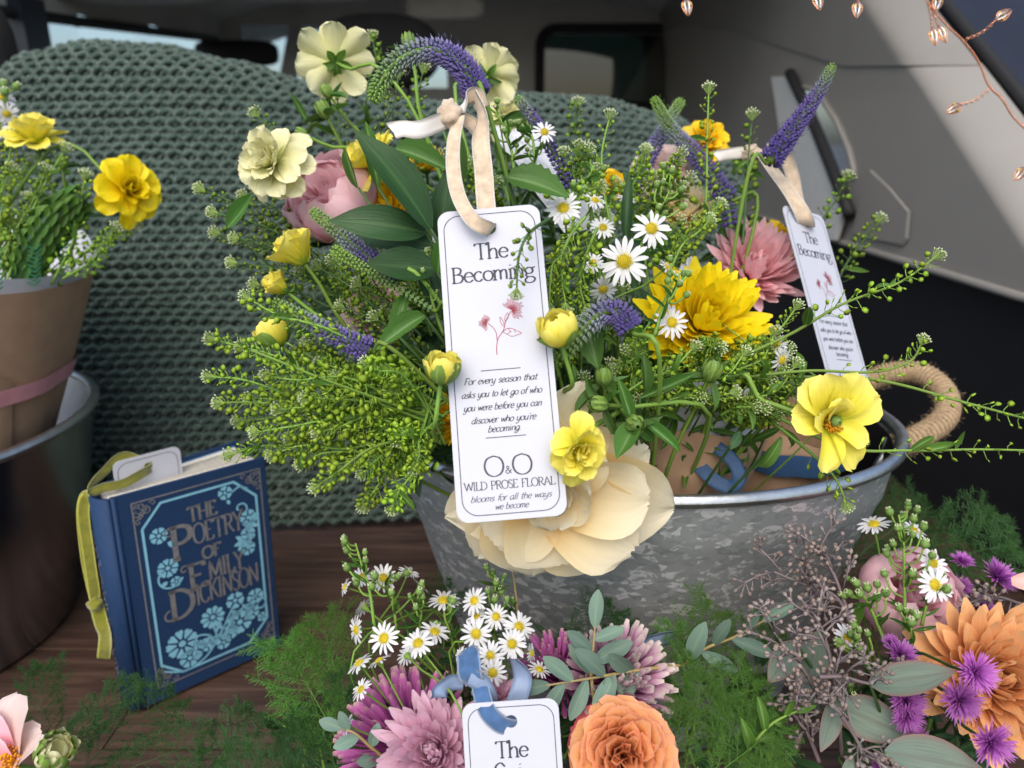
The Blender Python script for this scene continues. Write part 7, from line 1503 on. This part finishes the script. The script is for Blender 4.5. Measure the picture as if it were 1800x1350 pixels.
for b, t, w, lb, nr in (((1530, 1204, .385), (1680, 1180, .372), .42, 'broad grey green eucalyptus leaf with pink edge over the violet asters', None), ((1470, 1240, .405), (1602, 1295, .385), .62, 'large dark eucalyptus leaf below the broad one', None), ((1555, 1322, .375), (1730, 1352, .362), .52, 'large eucalyptus leaf at the bottom edge', None), ((1470, 1228, .39), (1446, 1322, .375), .40, 'narrow eucalyptus leaf hanging on the left', None),
                        ((1440, 1110, .43), (1400, 1250, .42), .5, 'eucalyptus leaf behind the grey seeds', None), ((1400, 1130, .42), (1352, 1200, .41), .55, 'eucalyptus leaf at the left edge of the right bouquet', None), ((1390, 1180, .42), (1455, 1260, .40), .55, 'eucalyptus leaf crossing under the grey seeds', None), ((1500, 1330, .38), (1478, 1370, .37), .4, 'mauve eucalyptus leaf tip at the bottom', None), ((1500, 1110, .44), (1488, 1040, .43), .36, 'yellowish leaf beside the pink rose', DV(.3, .2, 1))):
    one_leaf(b, t, w, 'euc' if 'yellowish' not in lb else 'light', lb, 'eucalyptus_leaf', nr, RIGHTB, group='single eucalyptus leaves')
for i, (pth, d, nb, lb) in enumerate((([(1480, 1330), (1470, 1220), (1450, 1120), (1430, 1080)], .395, 12, 'seeded eucalyptus branch standing in the middle of the right bouquet'), ([(1500, 1110), (1470, 1050), (1420, 1030), (1360, 1005)], .425, 11, 'seeded eucalyptus branch reaching left against the bucket'), ([(1495, 1090), (1470, 1020), (1455, 990), (1440, 965)], .43, 9, 'seeded eucalyptus branch rising beside the bucket'), ([(1470, 1290), (1420, 1190), (1390, 1150), (1360, 1110)], .40, 11, 'seeded eucalyptus branch leaning left over the fern'), ([(1440, 1190), (1480, 1190), (1520, 1200), (1545, 1205)], .385, 7, 'seeded eucalyptus twig pointing at the broad leaf'), ([(1480, 1260), (1500, 1290), (1510, 1310), (1515, 1325)], .375, 7, 'seed cluster hanging over the dark eucalyptus leaf'), ([(1820, 1070), (1790, 1060), (1760, 1050), (1740, 1050)], .44, 7, 'seeded eucalyptus twig entering at the right frame edge'), ([(1440, 1340), (1420, 1290), (1405, 1270), (1395, 1250)], .39, 8, 'seeded eucalyptus twig at the bottom beside the fern'))):
    seeded(pth, d, lb, nb, 60, i + 3)
add_p = P(1795, 1025, .40); o = thing('fallen_petal', 'pale pink petal at the right frame edge', 'petal', add_p); add('blade', rp('blush', a0=.3, a1=-.2, cup=.6, g=.8, e=5., pp=.55, base=.25, ruf=.05)[0], o, xaxes(CW(1, -.1, .2), DV(0, .5, 1), P(1778, 1022, .40), (.02, .014, .02)))
fill(14, 1600, 1260, 170, 80, .42, .47, 'dark', 'dark leafy filler stem under the right bouquet', RIGHTB + Vector((0, .03, .02)), 60, .3, marks=MARKR)
fill(8, 1680, 1060, 80, 60, .47, .50, 'dark', 'dark leafy filler stem behind the pink rose', RIGHTB + Vector((0, .05, .02)), 40, .2, marks=MARKR)

# ------------------------------------------------------------------ ferns
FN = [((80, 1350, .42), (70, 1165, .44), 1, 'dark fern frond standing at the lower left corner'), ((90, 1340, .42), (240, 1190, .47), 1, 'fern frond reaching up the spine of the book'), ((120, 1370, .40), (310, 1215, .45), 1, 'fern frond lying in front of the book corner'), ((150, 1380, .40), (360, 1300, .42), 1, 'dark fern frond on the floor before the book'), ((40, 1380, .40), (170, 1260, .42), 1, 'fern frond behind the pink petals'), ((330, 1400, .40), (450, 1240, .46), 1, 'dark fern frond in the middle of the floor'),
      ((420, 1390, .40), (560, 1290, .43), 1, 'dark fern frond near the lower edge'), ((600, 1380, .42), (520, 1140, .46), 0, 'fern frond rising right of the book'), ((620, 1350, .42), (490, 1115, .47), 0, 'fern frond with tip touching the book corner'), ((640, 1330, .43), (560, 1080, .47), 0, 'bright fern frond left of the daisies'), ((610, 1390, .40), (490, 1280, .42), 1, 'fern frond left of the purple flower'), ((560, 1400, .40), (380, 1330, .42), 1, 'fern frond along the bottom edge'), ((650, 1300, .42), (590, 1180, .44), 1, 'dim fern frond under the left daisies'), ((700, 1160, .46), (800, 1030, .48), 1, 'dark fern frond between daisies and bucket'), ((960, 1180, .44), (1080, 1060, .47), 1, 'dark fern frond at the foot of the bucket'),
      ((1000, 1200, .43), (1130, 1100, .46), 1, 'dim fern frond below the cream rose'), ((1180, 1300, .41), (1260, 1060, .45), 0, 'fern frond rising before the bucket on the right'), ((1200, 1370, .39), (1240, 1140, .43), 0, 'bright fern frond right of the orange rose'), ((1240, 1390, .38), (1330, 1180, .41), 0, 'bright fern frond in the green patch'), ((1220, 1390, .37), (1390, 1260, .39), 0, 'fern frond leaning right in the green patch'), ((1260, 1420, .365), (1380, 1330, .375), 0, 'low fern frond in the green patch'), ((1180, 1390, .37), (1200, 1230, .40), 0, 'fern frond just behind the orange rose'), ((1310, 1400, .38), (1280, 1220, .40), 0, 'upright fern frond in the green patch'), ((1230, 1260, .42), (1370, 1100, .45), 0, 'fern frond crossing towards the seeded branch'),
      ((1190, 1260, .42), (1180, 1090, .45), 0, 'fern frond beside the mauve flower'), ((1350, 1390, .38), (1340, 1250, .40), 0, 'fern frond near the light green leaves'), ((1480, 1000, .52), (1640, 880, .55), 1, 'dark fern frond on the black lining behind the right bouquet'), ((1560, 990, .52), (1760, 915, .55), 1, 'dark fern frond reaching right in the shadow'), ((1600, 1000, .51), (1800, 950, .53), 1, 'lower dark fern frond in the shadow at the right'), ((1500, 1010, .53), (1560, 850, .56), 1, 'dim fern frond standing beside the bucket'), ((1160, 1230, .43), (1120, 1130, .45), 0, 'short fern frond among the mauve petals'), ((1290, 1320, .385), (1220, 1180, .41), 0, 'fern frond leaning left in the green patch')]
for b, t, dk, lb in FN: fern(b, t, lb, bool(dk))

fill(14, 1280, 1240, 110, 90, .435, .46, 'dark', '', Vector((.16, .36, .01)), 55, .3, marks=MARKF + MARKR)
fill(8, 560, 1270, 70, 60, .45, .47, 'dark', '', Vector((-.13, .38, .01)), 45, .25, marks=MARKF)
fill(8, 1040, 1130, 100, 40, .46, .48, 'dark', '', Vector((.05, .38, .01)), 45, .25, marks=MARKF)
# ------------------------------------------------------------------ pink flower in the lower left corner
def pink_flower():
    c = P(20, 1345, .375); s = .375 / FPX; M = axes(DV(-.2, .55, .8), RT, c); o = thing('pink_open_flower', 'pale pink open flower with orange stamens cut by the lower left corner', 'flower', c)
    for i, (ang, L, w, el, mt) in enumerate(((75, 125, 92, 30, 'blush'), (35, 90, 70, 22, 'blush'), (120, 110, 90, 40, 'rosepink'), (170, 90, 80, 30, 'rosepink'), (-20, 40, 50, 40, 'rosepink'), (230, 80, 80, 40, 'rosepink'), (95, 70, 66, 62, 'rosepink'))):
        add('petal', rp(mt, a0=.35, a1=-.25, cup=.6, g=.75, e=5., pp=.55, base=.25, ruf=.06)[i % 3], o, M @ RZ(math.radians(ang)) @ T(6 * s, 0, 0) @ RY(-math.radians(el)) @ S(L * s, w * s, L * s))
    sm = MB()
    for k in range(80): a = k * 2.4; r = R_.uniform(4, 22) * s; e = Vector((r * math.cos(a), r * math.sin(a), R_.uniform(18, 32) * s)); sm.tube([e * .2, e], .0002, 3, cap=False); octa(sm, e, e, 7 * s, 2.6 * s)
    add('stamens', sm.mesh('stamens', M_['stamen']), o, M @ T(18 * s, 4 * s, 0), kind='stuff'); stem(o, c, -DV(-.2, .55, .8), PINKB, .0018)
pink_flower()
bud(96, 1322, .365, 62, (.55, .65, .5), 'pale', 'pale green bud with long sepals at the lower left corner', PINKB, 6, 1.1, False, seplen=1.5)
